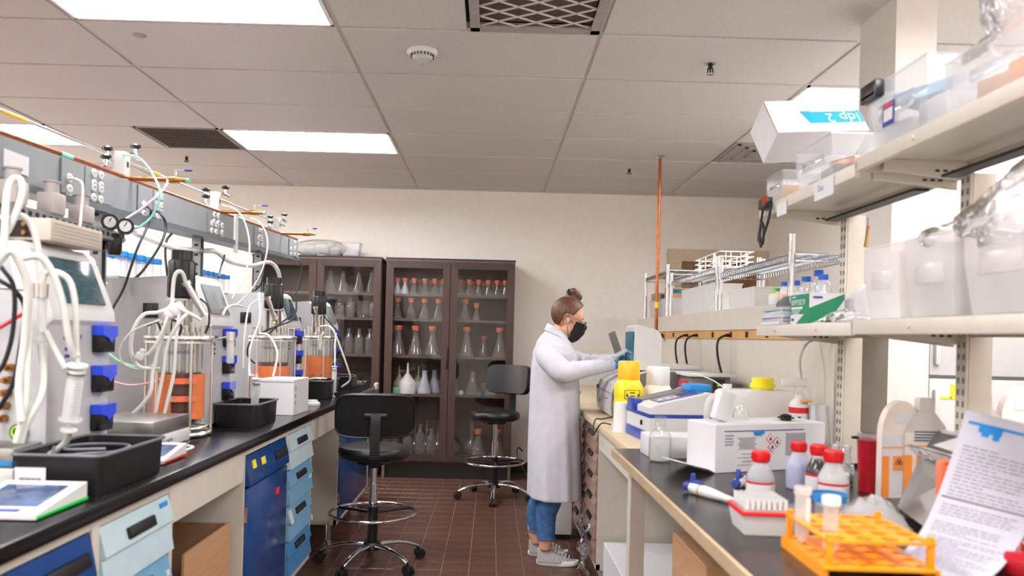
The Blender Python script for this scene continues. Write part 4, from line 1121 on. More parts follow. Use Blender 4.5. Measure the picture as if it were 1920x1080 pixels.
first = cap_tube(-1.845, 3.74, 'clear tube with a blue cap standing on the shelf behind the blue-drawer bench')
for k in range(1, 22):
    col, row = k // 2, k % 2
    copy_tree(first, loc=(-1.845 - .075 * row, 3.74 + col * .095 + (.50 if col > 4 else 0), LZ + .661))

# ------------------------------------------------------------------ tall glazed cabinets at the back wall
SH = [1.70, 1.47, 1.13, .775, .20]
def bookcase(x0, lab):
    W_, y0, y1, zt = 1.185, 6.905, 7.345, 2.012
    t = thing('glass_cabinet', lab, 'cabinet', (x0 + W_ / 2, (y0 + y1) / 2, 0))
    a, d = W_ / 2, (y1 - y0) / 2
    MB().span((-a, -d + .024, .0), (-a + .025, d, zt)).span((a - .025, -d + .024, .0), (a, d, zt)).span((-a, -d + .004, zt - .022), (a, d, zt)).span((-a, d - .012, .1), (a, d, zt)).span((-a, -d + .03, .15), (a, d, .185)).build('carcass', 'cabinet_inside', t, smooth=0)
    MB().span((-a - .004, -d + .002, zt), (a + .004, d, zt + .016)).build('top_board', 'black_base', t, smooth=0)
    MB().span((-a + .01, -d + .05, .0), (a - .01, -d + .07, .165)).build('plinth', 'black_base', t, smooth=0)
    MB().span((-.02, -d + .026, .17), (.02, -d + .045, zt - .02)).build('centre_post', 'cabinet_brown', t, smooth=0)
    for z in SH:
        MB().span((-a + .025, -d + .06, z - .022), (a - .025, d - .012, z)).build('shelf', 'shelf_brown', t, smooth=0)
    for s1 in (-1, 1):
        xa, xb = (-a + .004, -.003) if s1 < 0 else (.003, a - .004)
        za, zb = .165, zt - .012; w_ = .066
        y_a, y_b = -d, -d + .022
        dr = MB().prism([(xa, za), (xa + w_, za + w_), (xa + w_, zb - w_), (xa, zb)], y_a, y_b, 'y').build('door', 'cabinet_brown_v', t, smooth=0)
        dr.name = 'door'
        MB().prism([(xb, za), (xb, zb), (xb - w_, zb - w_), (xb - w_, za + w_)], y_a, y_b, 'y').build('door_stile', 'cabinet_brown_v', dr, smooth=0)
        MB().prism([(xa + .001, zb), (xa + w_, zb - w_ + .001), (xb - w_, zb - w_ + .001), (xb - .001, zb)], y_a, y_b, 'y').build('door_rail', 'cabinet_brown', dr, smooth=0)
        MB().prism([(xa + .001, za), (xb - .001, za), (xb - w_, za + w_ - .001), (xa + w_, za + w_ - .001)], y_a, y_b, 'y').build('door_rail', 'cabinet_brown', dr, smooth=0)
        MB().span((xa + w_ - .006, -d + .008, za + w_ - .006), (xb - w_ + .006, -d + .012, zb - w_ + .006)).build('glass_pane', 'pane_glass', dr, smooth=0)
        xh = xb - .014 if s1 < 0 else xa + .014
        if s1 < 0: MB().box((xh + .003, -d - .003, 1.11), (.016, .012, .19), bev=.004).build('handle', 'recess_black', dr)
    return t
CA = bookcase(-.985, 'tall brown glazed cabinet full of flasks with salmon-coloured caps')
CB = bookcase(-2.212, 'tall brown glazed cabinet with white plastic packs on its top')

def erl(h, r, cap='salmon_cap', gm='lab_glass'):
    g = MB().lathe([(0, .001), (r * .96, .001), (r, .008), (r * .97, .02), (r * .36, h * .74), (r * .34, h * .95), (r * .40, h)], 18).mesh('flask', gm, smooth=50)
    c = MB().lathe([(0, h - .012), (r * .38 + .004, h - .012), (r * .38 + .006, h + .012), (r * .38 + .010, h + .014), (r * .38 + .009, h + .030), (0, h + .032)], 16).mesh('cap', cap, smooth=40) if cap else None
    return g, c
def bot(h, r, cap=None, gm='lab_glass'):
    g = MB().lathe([(0, .001), (r * .95, .001), (r, .008), (r, h * .58), (r * .85, h * .68), (r * .36, h * .80), (r * .33, h * .95), (r * .42, h)], 18).mesh('bottle', gm, smooth=50)
    c = MB().lathe([(0, h - .02), (r * .45, h - .02), (r * .45, h + .012), (0, h + .014)], 14).mesh('cap', cap, smooth=40) if cap else None
    return g, c
def beaker(h, r, gm='lab_glass'):
    g = MB().lathe([(0, .001), (r * .95, .001), (r, .01), (r, h - .006), (r * 1.05, h)], 20).mesh('beaker', gm, smooth=50)
    return g, None
def roundf(h, r, gm='lab_glass'):
    g = MB().lathe([(0, .001), (r * .5, .004), (r * .9, r * .45), (r, r * .95), (r * .85, r * 1.5), (r * .35, r * 1.95), (r * .26, r * 2.2), (r * .26, h), (r * .32, h + .004)], 18).mesh('flask', gm, smooth=50)
    return g, None
def funnel(h, r, m='funnel_white'):
    g = MB().lathe([(r, 0), (r, h * .36), (r * .97, h * .37), (r * .14, h * .68), (r * .10, h), (0, h)], 24).mesh('funnel', m, smooth=40)
    return g, None
def put(pair, name, x, y, z, lab, cat, group):
    t = thing(name, lab, cat, (x, y, z), group=group)
    share(name.split('_')[-1] + '_body', pair[0], t, (0, 0, 0), (0, 0, R.uniform(0, 6)))
    if pair[1]: share('cap', pair[1], t, (0, 0, 0))
    return t
def xat(u, Y): return P(u, 600, Y).x
FY, BY = 7.02, 7.20
small = erl(.118, .040); smallb = erl(.118, .040, gm='flask_milky'); mid = erl(.165, .052); midl = erl(.13, .045); big = erl(.245, .074)
A = 'in the cabinet of salmon-capped flasks'
for u in (775, 795, 814, 831): put(small, 'conical_flask', xat(u, FY), FY, SH[0], 'small conical flask with salmon cap, top shelf, door nearer the brown pack cabinet', 'flask', 'small capped flasks on the top shelf')
for u in (744, 758): put(smallb, 'conical_flask', xat(u, FY), FY, SH[0], 'small bluish conical flask with salmon cap on the top shelf', 'flask', 'small capped flasks on the top shelf')
for u in (861, 878, 896, 914, 931, 946): put(small, 'conical_flask', xat(u, FY), FY, SH[0], 'small conical flask with salmon cap, top shelf, door beside the bare wall', 'flask', 'small capped flasks on the top shelf')
for u in (770, 787, 806, 826, 866, 886, 905, 924, 940): put(small, 'conical_flask', xat(u, BY), BY, SH[0], 'small capped conical flask in the rear row of the top shelf', 'flask', 'small capped flasks on the top shelf')
for u in (745, 770, 795, 821): put(mid, 'conical_flask', xat(u, FY), FY, SH[1], 'mid-size capped conical flask in the row of four on the second shelf', 'flask', 'capped flasks on the second shelf')
put(mid, 'conical_flask', xat(872, FY), FY, SH[1], 'taller of two capped conical flasks on the second shelf by the bare wall', 'flask', 'capped flasks on the second shelf')
put(midl, 'conical_flask', xat(893, FY), FY, SH[1], 'shorter of two capped conical flasks on the second shelf by the bare wall', 'flask', 'capped flasks on the second shelf')
for u in (748, 780, 812): put(big, 'conical_flask', xat(u, FY), FY, SH[2], 'large capped conical flask in the row of three on the third shelf', 'flask', 'large capped flasks on the third shelf')
for u in (876, 938): put(big, 'conical_flask', xat(u, FY), FY, SH[2], 'large capped conical flask at the front of the third shelf by the bare wall', 'flask', 'large capped flasks on the third shelf')
put(mid, 'conical_flask', xat(908, BY), BY, SH[2], 'capped conical flask standing between two larger ones on the third shelf', 'flask', 'large capped flasks on the third shelf')
put(funnel(.285, .078), 'white_funnel', xat(767, FY), FY, SH[3], 'large white funnel standing upside down on the fourth shelf', 'funnel', 'upturned funnels')
for u in (751, 787): put(funnel(.25, .058, 'hdpe_white'), 'white_funnel', xat(u, BY), BY, SH[3], 'dull cream funnel standing upside down behind the large white one', 'funnel', 'upturned funnels')
tag(bw(MB().box((xat(746, FY), FY - .01, SH[3] + .028), (.055, .05, .056), bev=.004), 'teal_bottle', 'tube_teal'), 'short teal container beside the white funnel', 'container')
put(erl(.215, .070, None, 'flask_milky'), 'milky_flask', xat(799, FY), FY, SH[3], 'milky white plastic flask beside the large white funnel', 'flask', 'milky plastic flasks')
put(erl(.215, .062, None, 'flask_milky'), 'milky_flask', xat(818, BY), BY - .06, SH[3], 'milky plastic flask standing behind another milky flask', 'flask', 'milky plastic flasks')
put(erl(.16, .05, None), 'conical_flask', xat(855, FY), FY, SH[3], 'glass apparatus with side arm by the cabinet door joint', 'flask', 'glassware on the fourth shelf')
put(erl(.215, .068, None), 'conical_flask', xat(889, FY), FY, SH[3], 'open conical flask on the fourth shelf beside the white disc', 'flask', 'glassware on the fourth shelf')
put(erl(.19, .058, None), 'conical_flask', xat(923, FY), FY, SH[3], 'open conical flask on the fourth shelf behind the stool back', 'flask', 'glassware on the fourth shelf')
put(beaker(.10, .04), 'glass_beaker', xat(912, BY), BY, SH[3], 'small glass beaker on the fourth shelf between two flasks', 'beaker', 'glassware on the fourth shelf')
tag(bw(MB().lathe([(0, 0), (.022, 0), (.022, .012), (0, .014)], 18, T=Matrix.Translation((xat(868, 6.99), 6.98, SH[3] + .023)) @ Matrix.Rotation(PI / 2, 4, 'X')), 'white_disc', 'white_plastic'), 'small white disc leaning on the fourth shelf', 'disc')
tag(bw(MB().cyl((xat(903, 7.0), 7.0, SH[3]), (xat(903, 7.0), 7.0, SH[3] + .03), .018), 'blue_stopper', 'trim_blue'), 'small blue stopper on the fourth shelf', 'stopper')
for u in (744, 770, 793, 814): put(bot(.25 if u != 793 else .29, .050), 'glass_bottle', xat(u, FY), FY, SH[4], 'clear glass bottle in the row on the bottom shelf behind the ribbed stool', 'bottle', 'bottles on the bottom shelf')
for u in (783, 805, 826): put(roundf(.30, .052), 'round_flask', xat(u, BY), BY, SH[4], 'round clear flask behind the bottles on the bottom shelf', 'flask', 'bottles on the bottom shelf')
for u in (853, 890): put(roundf(.30, .075), 'round_flask', xat(u, BY - .05), BY - .05, SH[4], 'round clear flask on the bottom shelf beyond the door joint', 'flask', 'bottles on the bottom shelf')
for u in (902, 938): put(erl(.225, .075), 'conical_flask', xat(u, FY), FY, SH[4], 'salmon-capped conical flask on the bottom shelf behind the stool by the person', 'flask', 'capped flasks on the bottom shelf')
# second cabinet: open glassware
for u in (618, 642, 671, 695): put(erl(.20, .058, None), 'conical_flask', xat(u, FY), FY, SH[0], 'large open conical flask on the top shelf of the pack-topped cabinet', 'flask', 'open glassware in the pack-topped cabinet')
for u in (628, 660): put(beaker(.17, .06), 'glass_beaker', xat(u, BY), BY, SH[0], 'glass beaker behind the open flasks on the top shelf', 'beaker', 'open glassware in the pack-topped cabinet')
for u in (636, 656, 680, 700): put(bot(.20, .047) if u != 680 else beaker(.16, .055), 'glass_bottle', xat(u, FY + .03), FY + .03, SH[1], 'glass bottle on the second shelf of the pack-topped cabinet', 'bottle', 'open glassware in the pack-topped cabinet')
for u in (655, 674, 694): put(bot(.24, .046), 'glass_bottle', xat(u, FY + .02), FY + .02, SH[2], 'tall glass bottle on the third shelf of the pack-topped cabinet', 'bottle', 'open glassware in the pack-topped cabinet')
t = thing('wire_basket', 'small clear basket on the fourth shelf of the pack-topped cabinet', 'basket', (xat(676, FY), FY + .05, SH[3]))
MB().box((0, 0, .05), (.13, .14, .10), bev=.006).build('tub', 'clear_plastic', t)
MB().tube([(-.065, -.07, .1), (.065, -.07, .1), (.065, .07, .1), (-.065, .07, .1), (-.065, -.07, .1)], .004, smooth=False).build('rim', 'white_plastic', t)
# packs on top
ztop = 2.029
t = thing('plastic_pack', 'bag of round white plastic ware on top of the brown cabinet', 'pack', (xat(605, 7.08), 7.10, ztop))
for (dx, dy, dz, r) in ((-.13, 0, .07, .07), (-.02, -.02, .075, .075), (.10, .02, .06, .06), (.04, .05, .12, .06), (-.2, .03, .05, .05)):
    MB().lathe([(0, -r * .8), (r, -r * .8), (r * 1.05, -r * .7), (r * .95, r * .5), (r * .4, r * .8), (0, r * .8)], 18, (dx, dy, dz), T=Matrix.Rotation(.4, 4, 'X')).build('white_cup', 'white_plastic', t)
o = MB().ball((-.03, 0, .085), (.27, .12, .085), n=22, k=12).build('bag', 'bag_film', t)
t = tag(bw(MB().box((xat(668, 7.08) - .05, 7.1, ztop + .012), (.14, .10, .024), bev=.004), 'purple_pack', 'purple'), 'flat purple pack on top of the brown cabinet', 'pack')
t = thing('clear_bin', 'clear plastic bin standing on top of the brown cabinet', 'bin', (xat(652, 7.1) + .02, 7.12, ztop))
MB().loft([[Vector((sx * a, sy * a * .9, z)) for sx, sy in ((-1, -1), (1, -1), (1, 1), (-1, 1))] for a, z in ((.065, .001), (.085, .14), (.092, .142), (.082, .142), (.062, .004))]).build('tub', 'milky_plastic', t, smooth=0)
MB().box((0, 0, .05), (.1, .09, .07), bev=.01).build('contents', 'white_plastic', t)

# ------------------------------------------------------------------ lab stools
def stool(lab, x, y, rz, seat_z, back_z, backdir, star):
    t = thing('lab_stool', lab, 'stool', (x, y, 0), rz, group='black lab stools')
    MB().lathe([(0, seat_z - .075), (.16, seat_z - .075), (.192, seat_z - .066), (.203, seat_z - .045), (.203, seat_z - .022), (.192, seat_z - .006), (.165, seat_z), (0, seat_z - .004)], 40).build('seat', 'black_vinyl', t)
    MB().cyl((0, 0, seat_z - .10), (0, 0, seat_z - .075), .10, n=24).box((.09, .06, seat_z - .09), (.12, .012, .008)).build('seat_plate', 'black_plastic', t)
    MB().cyl((.02, .08, seat_z - .095), (.06, .22, seat_z - .115), .006, n=8).cyl((.055, .2, seat_z - .112), (.065, .24, seat_z - .117), .010, n=8).build('lever', 'black_plastic', t)
    # backrest pad: bent rounded rectangle
    c, s_ = math.cos(backdir), math.sin(backdir)
    bd = Vector((c, s_, 0)); sd = Vector((-s_, c, 0))
    rows = []
    for iz in range(9):
        v = -1 + iz / 4; row = []
        for iu in range(17):
            u = -1 + iu / 8
            # superellipse mapping
            uu = u * (1 - .10 * abs(v) ** 6); vv = v * (1 - .13 * abs(u) ** 6)
            bend = .045 * (1 - uu * uu)
            row.append(bd * (.215 + bend - .02 + .02 * vv) + sd * (uu * .215) + Vector((0, 0, back_z + vv * .118)))
        rows.append(row)
    pad = MB().sheet(rows, th=.042).build('backrest', 'black_vinyl', t, smooth=70)
    edge = rows[0] + [r_[-1] for r_ in rows[1:]] + list(reversed(rows[-1][:-1])) + [r_[0] for r_ in reversed(rows[1:-1])]
    MB().tube([p + bd * .0 for p in edge] + [edge[0]], .005, n=6, smooth=False).build('piping', 'black_plastic', pad)
    # support bar with ribbed cover
    pts = [bd * .10 + Vector((0, 0, seat_z - .09)), bd * .22 + Vector((0, 0, seat_z - .085)), bd * .262 + Vector((0, 0, seat_z - .03)), bd * .272 + Vector((0, 0, back_z - .04)), bd * .262 + Vector((0, 0, back_z + .02))]
    br = MB()
    P_ = catmull(pts, 6)
    rings = []
    for i, p in enumerate(P_):
        tn = (P_[min(i + 1, len(P_) - 1)] - P_[max(i - 1, 0)]).normalized(); nn = tn.cross(sd).normalized()
        rings.append([p + sd * (sx * .026) + nn * (sn * .009) for sx, sn in ((-1, -1), (1, -1), (1, 1), (-1, 1))])
    br.loft(rings).build('support_bar', 'black_plastic', t, smooth=30)
    rib = MB()
    for k in range(16):
        z = seat_z - .03 + k * (back_z - .05 - seat_z + .03) / 15
        rib.box(bd * .277 + Vector((0, 0, z)), (.012, .056, .006), rot=(0, 0, backdir))
    rib.build('ribbed_cover', 'black_rubber', t, smooth=0)
    MB().box(bd * .256 + Vector((0, 0, back_z + .005)), (.022, .13, .034), bev=.012, rot=(0, 0, backdir)).build('bracket', 'black_plastic', t)
    # column, foot ring, star base
    MB().cyl((0, 0, .40), (0, 0, seat_z - .10), .017, n=16).build('gas_lift', 'chrome', t)
    MB().cyl((0, 0, .29), (0, 0, .47), .026, n=18).build('column_chrome', 'chrome', t)
    MB().cyl((0, 0, .10), (0, 0, .335), .030, n=18).build('column', 'black_plastic', t)
    fr = MB().ring((0, 0, .30), .245, .0095, n=48, k=10).build('foot_ring', 'chrome', t)
    for k in range(3):
        a = k * 2 * PI / 3 + .6
        MB().cyl((.025 * math.cos(a), .025 * math.sin(a), .30), (.24 * math.cos(a), .24 * math.sin(a), .30), .009, n=8).build('ring_spoke', 'black_plastic', fr)
    MB().lathe([(0, .135), (.045, .132), (.055, .115), (.055, .09), (0, .085)], 24).build('hub', 'black_plastic', t)
    for k in range(5):
        a = star + k * 2 * PI / 5
        c, s_ = math.cos(a), math.sin(a)
        rings = []
        for i in range(9):
            f_ = i / 8
            rr = .03 + .27 * f_; z = .112 + .006 * math.sin(f_ * PI) - .045 * f_ ** 2.6
            w_ = .024 - .008 * f_; h_ = .016 - .005 * f_
            rings.append([Vector((rr * c - s_ * w_ * math.cos(b), rr * s_ + c * w_ * math.cos(b), z + h_ * math.sin(b))) for b in [j * PI / 5 for j in range(10)]])
        MB().loft(rings).build('leg', 'chrome', t, smooth=60)
        cx, cy = .295 * c, .295 * s_
        cs = MB().cyl((cx, cy, .045), (cx, cy, .075), .009, n=10).lathe([(0, .054), (.026, .050), (.028, .035), (0, .030)], 14, (cx, cy, 0)).build('caster', 'black_plastic', t)
        for s1 in (-1, 1):
            b = Vector((-s_, c, 0)).normalized()
            p = Vector((cx, cy, .0265)) + Vector((c, s_, 0)) * .012
            MB().cyl(p + b * (s1 * .006), p + b * (s1 * .024), .0265, n=18).build('wheel', 'black_rubber', cs)
    return t
stool('black stool with a ribbed back support beside the blue-drawer bench', -.66, 4.33, 0, .685, .875, -PI / 2 + .16, .55)
stool('black stool with a chrome foot ring standing beside the person in the white coat', .045, 6.17, 0, .715, .965, 1.0, -.35)
hose('floor_cable', 'black cable with a grey plug by the wall behind the person', [(.30, 6.75, .30), (.26, 6.7, .34), (.25, 6.6, .28), (.32, 6.5, .15), (.38, 6.45, .06)], .006, 'black_rubber', 'cable')

# ------------------------------------------------------------------ right-hand bench
RZ = .900
tag(bw(MB().span((.492, .35, RZ - .03), (1.25, 2.955, RZ)), 'black_benchtop', 'bench_black', smooth=0), 'matt black benchtop carrying the orange tube rack', 'worktop')
be = thing('bench_edge_band', 'pale wooden edge band around the black benchtop', 'edge band', (.488, 1.6, RZ - .03))
bw(MB().span((.482, .35, RZ - .031), (.4915, 2.956, RZ - .0005)), 'long_edge', 'wood_edge', be, smooth=0)
bw(MB().span((.482, 2.9565, RZ - .031), (1.25, 2.964, RZ - .0005)), 'end_edge', 'wood_edge', be, smooth=0)
tag(bw(MB().span((.545, 2.97, RZ - .034), (1.268, 6.9, RZ), bev=.004), 'tan_benchtop', 'tan_laminate'), 'long tan wood-grain benchtop carrying the white analyser', 'worktop')
DX = .572
def brown_unit(y0, y1, lab):
    t = thing('brown_drawer_unit', lab, 'drawer unit', (.9, (y0 + y1) / 2, .0), group='brown drawer units')
    zt = RZ - .036
    b = MB().span((DX + .02, y0, .12), (1.24, y0 + .018, zt)).span((DX + .02, y1 - .018, .12), (1.24, y1, zt)).span((DX + .02, y0, .12), (1.24, y1, .14)).span((1.22, y0, .12), (1.24, y1, zt))
    b.span((DX + .001, y0, .12), (DX + .02, y0 + .012, zt)).span((DX + .001, y1 - .012, .12), (DX + .02, y1, zt)).span((DX + .001, y0, .12), (DX + .02, y1, .15)).span((DX + .001, y0, zt - .016), (DX + .02, y1, zt)).span((DX + .06, y0, 0), (1.2, y1, .12))
    bw(b, 'body', 'bench_beige', t, smooth=0)
    n = 6; z1 = zt - .02; dz = (z1 - .155) / n
    for k in range(n):
        za, zb = z1 - dz * (k + 1) + .007, z1 - dz * k
        s_ = zb - (zb - za) * .45
        poly = [(DX + .02, za), (DX + .02, zb), (DX + .004, zb), (DX - .015, s_), (DX - .012, s_ - .004), (DX - .004, s_ - .004), (DX - .016, za)]
        d = bw(MB().prism(poly, y0 + .014, y1 - .014, 'y'), 'drawer', 'drawer_brown', t, smooth=20)
        bw(MB().box((DX - .011, (y0 + y1) / 2 - .05, zb - dz * .26), (.014, .16, .024), bev=.004, rot=(0, .3, 0)), 'handle', 'recess_black', d)
brown_unit(3.92, 4.50, 'brown drawer unit under the tan benchtop next to the knee space')
brown_unit(4.505, 5.10, 'brown drawer unit under the tan benchtop behind the person')
brown_unit(5.105, 5.80, 'brown drawer unit under the far end of the tan benchtop')
tag(bw(MB().span((DX, 2.98, RZ - .145), (DX + .022, 3.918, RZ - .035)), 'bench_apron', 'bench_beige', smooth=0), 'beige apron under the tan benchtop above the white foam carton', 'apron')
t = thing('table_frame', 'square beige steel table frame at the corner of the black benchtop', 'frame', (.60, 2.92, 0))
bw(MB().span((DX - .02, 2.895, 0), (DX + .035, 2.965, RZ - .032)), 'post', 'bench_beige_dark', t, smooth=0)
bw(MB().span((DX - .0215, 2.9, 0), (DX - .0205, 2.962, RZ - .032)), 'lit_face', 'bench_beige', t, smooth=0)  # paler skin paints the light falling on the aisle side of the post
bw(MB().span((DX + .036, 2.91, RZ - .10), (1.165, 2.95, RZ - .032)), 'cross_rail', 'bench_beige_dark', t, smooth=0)
tag(bw(MB().span((1.17, .4, 0.02), (1.20, 3.915, RZ - .035)), 'knee_space_panel', 'bench_beige_dark', smooth=0), 'beige back panel of the knee space under the brown-drawer bench', 'panel')

# spine: splash panel, wooden outlet strip, beige raceway, ledge
SX = 1.285
tag(bw(MB().span((SX + .004, 2.85, RZ - .03), (SX + .02, 6.6, 1.345)), 'splash_panel', 'bench_beige', smooth=0), 'cream splash panel behind the white analyser', 'panel')
t = thing('outlet_strip', 'wooden strip with black outlets along the splash panel', 'outlet strip', (SX, 4.7, 1.345))
bw(MB().span((SX - .004, 2.85, 1.345), (SX + .02, 6.0, 1.392)), 'strip', 'wood_strip', t, smooth=0)
for u in (1264, 1338, 1372, 1402, 1440, 1492):
    yy = SX / ((P(u, 632, 1.0).x))
    bw(MB().box((SX - .006, yy, 1.368), (.006, .03, .03), bev=.002), 'outlet', 'recess_black', t)
tag(bw(MB().span((SX - .012, 2.86, 1.393), (SX + .02, 6.6, 1.505)), 'bench_raceway', 'bench_beige', smooth=0), 'beige raceway panel above the wooden outlet strip', 'raceway')
t = thing('bench_ledge', 'beige ledge behind the raceway that carries the wire racks', 'ledge', (1.65, 4.7, 0))
bw(MB().span((SX + .021, 2.86, 1.478), (1.585, 6.6, 1.503)), 'board', 'bench_beige', t, smooth=0)
for yy in (3.4, 4.6, 5.8): bw(MB().prism([(SX + .021, 1.40), (SX + .021, 1.477), (1.50, 1.477)], yy, yy + .02, 'y'), 'bracket', 'bench_beige', t, smooth=0)
# black power cords plugged into the strip
for k, (u0, u1) in enumerate(((1290, 1272), (1308, 1290), (1368, 1345))):
    Y0 = SX / P(u0, 632, 1.0).x
    pts = [P(u0 + 14, 628, Y0), P(u0 - 8, 629, Y0 - .02), P(u0 - 22, 640, Y0 - .04), P(u0 - 22, 670, Y0 - .05), P(u0 - 12, 710, Y0 - .06), P(u0 + (5 if k < 2 else 2), 745, Y0 - .08)]
    o = thing('appliance_cable', ['black power cord plugged in closest to the copper pipe', 'black power cord in the middle of the wooden outlet strip', 'black power cord hanging alone before the grey analyser'][k], 'cord', pts[0], group='power cords of the brown-drawer bench')
    bw(MB().tube(pts, .006, n=8), 'cord', 'black_rubber', o, smooth=60)
    bw(MB().cyl(pts[0], pts[1], .013, .008, n=10), 'plug', 'black_rubber', o)
hose('white_cable', 'pale grey cable drooping from the shelf post to the benchtop', [P(1530, 636, 2.95), P(1512, 645, 2.93), P(1500, 672, 2.9), P(1502, 705, 2.9), P(1506, 730, 2.9)], .005, 'instrument_grey', 'cable')
# copper pipe from ceiling to bench
t = thing('copper_riser', 'bright copper pipe rising from the bench to the ceiling', 'pipe', (1.262, 5.78, RZ))
MB().cyl((0, 0, 0), (0, 0, ZC - RZ - .006), .0125, n=14).build('pipe', 'copper', t)
MB().cyl((0, 0, .675), (0, 0, .72), .0135, n=14).build('tape', 'yellow_note', t)
MB().lathe([(.013, ZC - RZ - .02), (.035, ZC - RZ - .006), (0, ZC - RZ - .005)], 18).build('collar', 'steel', t)
tag(bw(MB().box((SX - .03, 5.6, 1.36), (.03, .06, .035), bev=.004), 'black_adapter', 'black_plastic'), 'small black power adapter by the copper pipe', 'adapter')

# chrome wire racks on the ledge
def wire_rack(lab, x0, x1, y0, y1, z0, levels, H, solid_top=False):
    t = thing('wire_rack', lab, 'wire rack', ((x0 + x1) / 2, (y0 + y1) / 2, z0), group='chrome wire racks on the ledge')
    a, b = (x1 - x0) / 2, (y1 - y0) / 2
    for sx in (-1, 1):
        for sy in (-1, 1):
            MB().cyl((sx * a, sy * b, 0), (sx * a, sy * b, H), .0125, n=12).cyl((sx * a, sy * b, H), (sx * a, sy * b, H + .006), .014, n=12).build('post', 'chrome', t)
    for z in levels:
        sh = MB()
        for dz in (0, .03):
            sh.tube([(-a, -b, z + dz), (a, -b, z + dz), (a, b, z + dz), (-a, b, z + dz), (-a, -b, z + dz)], .003, n=6, smooth=False)
        for sy in (-1, 1):
            n = max(3, int(2 * a / .035)); pts = [(-a + 2 * a * i / (2 * n), sy * b, z + (.03 if i % 2 else 0)) for i in range(2 * n + 1)]
            sh.tube(pts, .0018, n=5, smooth=False)
        for sx in (-1, 1):
            n = max(3, int(2 * b / .035)); pts = [(sx * a, -b + 2 * b * i / (2 * n), z + (.03 if i % 2 else 0)) for i in range(2 * n + 1)]
            sh.tube(pts, .0018, n=5, smooth=False)
        for i in range(1, int(2 * b / .028)):
            y = -b + i * .028; sh.cyl((-a, y, z + .031), (a, y, z + .031), .0017, n=5, cap=False)
        for x in (-a * .33, a * .33): sh.cyl((x, -b, z + .027), (x, b, z + .027), .003, n=6, cap=False)
        for sx in (-1, 1):
            for sy in (-1, 1): sh.cyl((sx * a, sy * b, z - .006), (sx * a, sy * b, z + .036), .016, n=12)
        sp = sh.build('wire_shelf', 'zinc_wire', t, smooth=50)
        if solid_top and z == levels[-1]:
            MB().box((0, 0, z + .037), (2 * a - .03, 2 * b - .03, .006)).build('shelf_liner', 'clear_plastic', sp, smooth=0)
    return t
LZ2 = 1.504
wire_rack('tall chrome wire rack with blue-capped bottles under its top shelf', 1.335, 1.58, 3.36, 4.40, LZ2, [.195], .31, True)
wire_rack('low chrome wire rack over the long white bin, beside the wooden door', 1.335, 1.58, 4.47, 5.62, LZ2, [.235], .325)
wire_rack('chrome wire rack over the grey bins beside the copper pipe', 1.335, 1.58, 5.74, 6.56, LZ2, [.33], .40, True)
# white bins and boxes inside the racks
def bin_(name, lab, c, sx, sy, h, m, flare=1.12, cat='bin', group=None):
    t = thing(name, lab, cat, c, group=group)
    def q_(k, z): return [Vector((ax * sx / 2 * k, ay * sy / 2 * k, z)) for ax, ay in ((-1, -1), (1, -1), (1, 1), (-1, 1))]
    MB().loft([q_(1, .002), q_(flare, h), q_(flare + .03, h), q_(flare + .03, h + .006), q_(flare - .02, h + .006), q_(.97, .006)]).build('tub', m, t, smooth=0)
    return t
bin_('white_bin', 'long white plastic bin under the low wire rack beside the door', (1.45, 5.02, LZ2), .17, .70, .18, 'pet_white', 1.08)
bin_('white_bin', 'flat white tray bin under the tall wire rack', (1.445, 4.10, LZ2), .17, .40, .11, 'pet_white', 1.08)
bin_('grey_bin', 'translucent grey bin beside the copper pipe under the far wire rack', (1.45, 6.36, LZ2), .17, .24, .15, 'milky_plastic', 1.08)
bin_('grey_bin', 'translucent grey bin between two chrome rack posts', (1.45, 5.92, LZ2), .17, .22, .15, 'milky_plastic', 1.08)
t = thing('small_carton', 'small brown carton with teal ends on a grey bin', 'carton', (1.45, 6.36, LZ2 + .158))
MB().box((0, 0, .03), (.17, .22, .058)).build('box', 'cardboard', t, smooth=0)
MB().box((-.0, -.111, .03), (.10, .002, .035)).build('print', 'teal_film', t, smooth=0)
MB().box((-.086, 0, .03), (.002, .10, .035)).build('print', 'teal_film', t, smooth=0)
t = thing('small_carton', 'small brown carton with a teal stripe on the bin by the rack posts', 'carton', (1.45, 5.92, LZ2 + .158))
MB().box((0, 0, .04), (.15, .18, .078)).build('box', 'cardboard', t, smooth=0)
MB().box((0, -.091, .05), (.11, .002, .03)).build('print', 'teal_film', t, smooth=0)
# white wire basket lying on top of the racks
t = thing('wire_basket', 'white coated wire basket lying on the low wire rack', 'basket', (1.455, 4.80, LZ2 + .27))
q = MB()
for k in range(4):
    z = .008 + k * .03
    q.tube([(-.09, .28, z), (-.10, -.26, z), (-.08, -.29, z), (.08, -.29, z), (.10, -.26, z), (.10, .28, z), (-.09, .28, z)], .0038, n=6, sub=4)
for yy in (-.2, -.17, .0, .15): q.tube([(-.10, yy, .008), (-.10, yy, .098)], .0035, n=6, smooth=False).tube([(.10, yy, .008), (.10, yy, .098)], .0035, n=6, smooth=False)
for xx in (-.06, -.03, .03, .06): q.tube([(xx, -.29, .098), (xx, -.29, .008), (xx, .28, .008)], .0035, n=6, smooth=False)
q.build('wires', 'white_enamel', t)
MB().box((0.0, -.0, .006), (.05, .50, .004)).build('base_strip', 'white_enamel', t, smooth=0)

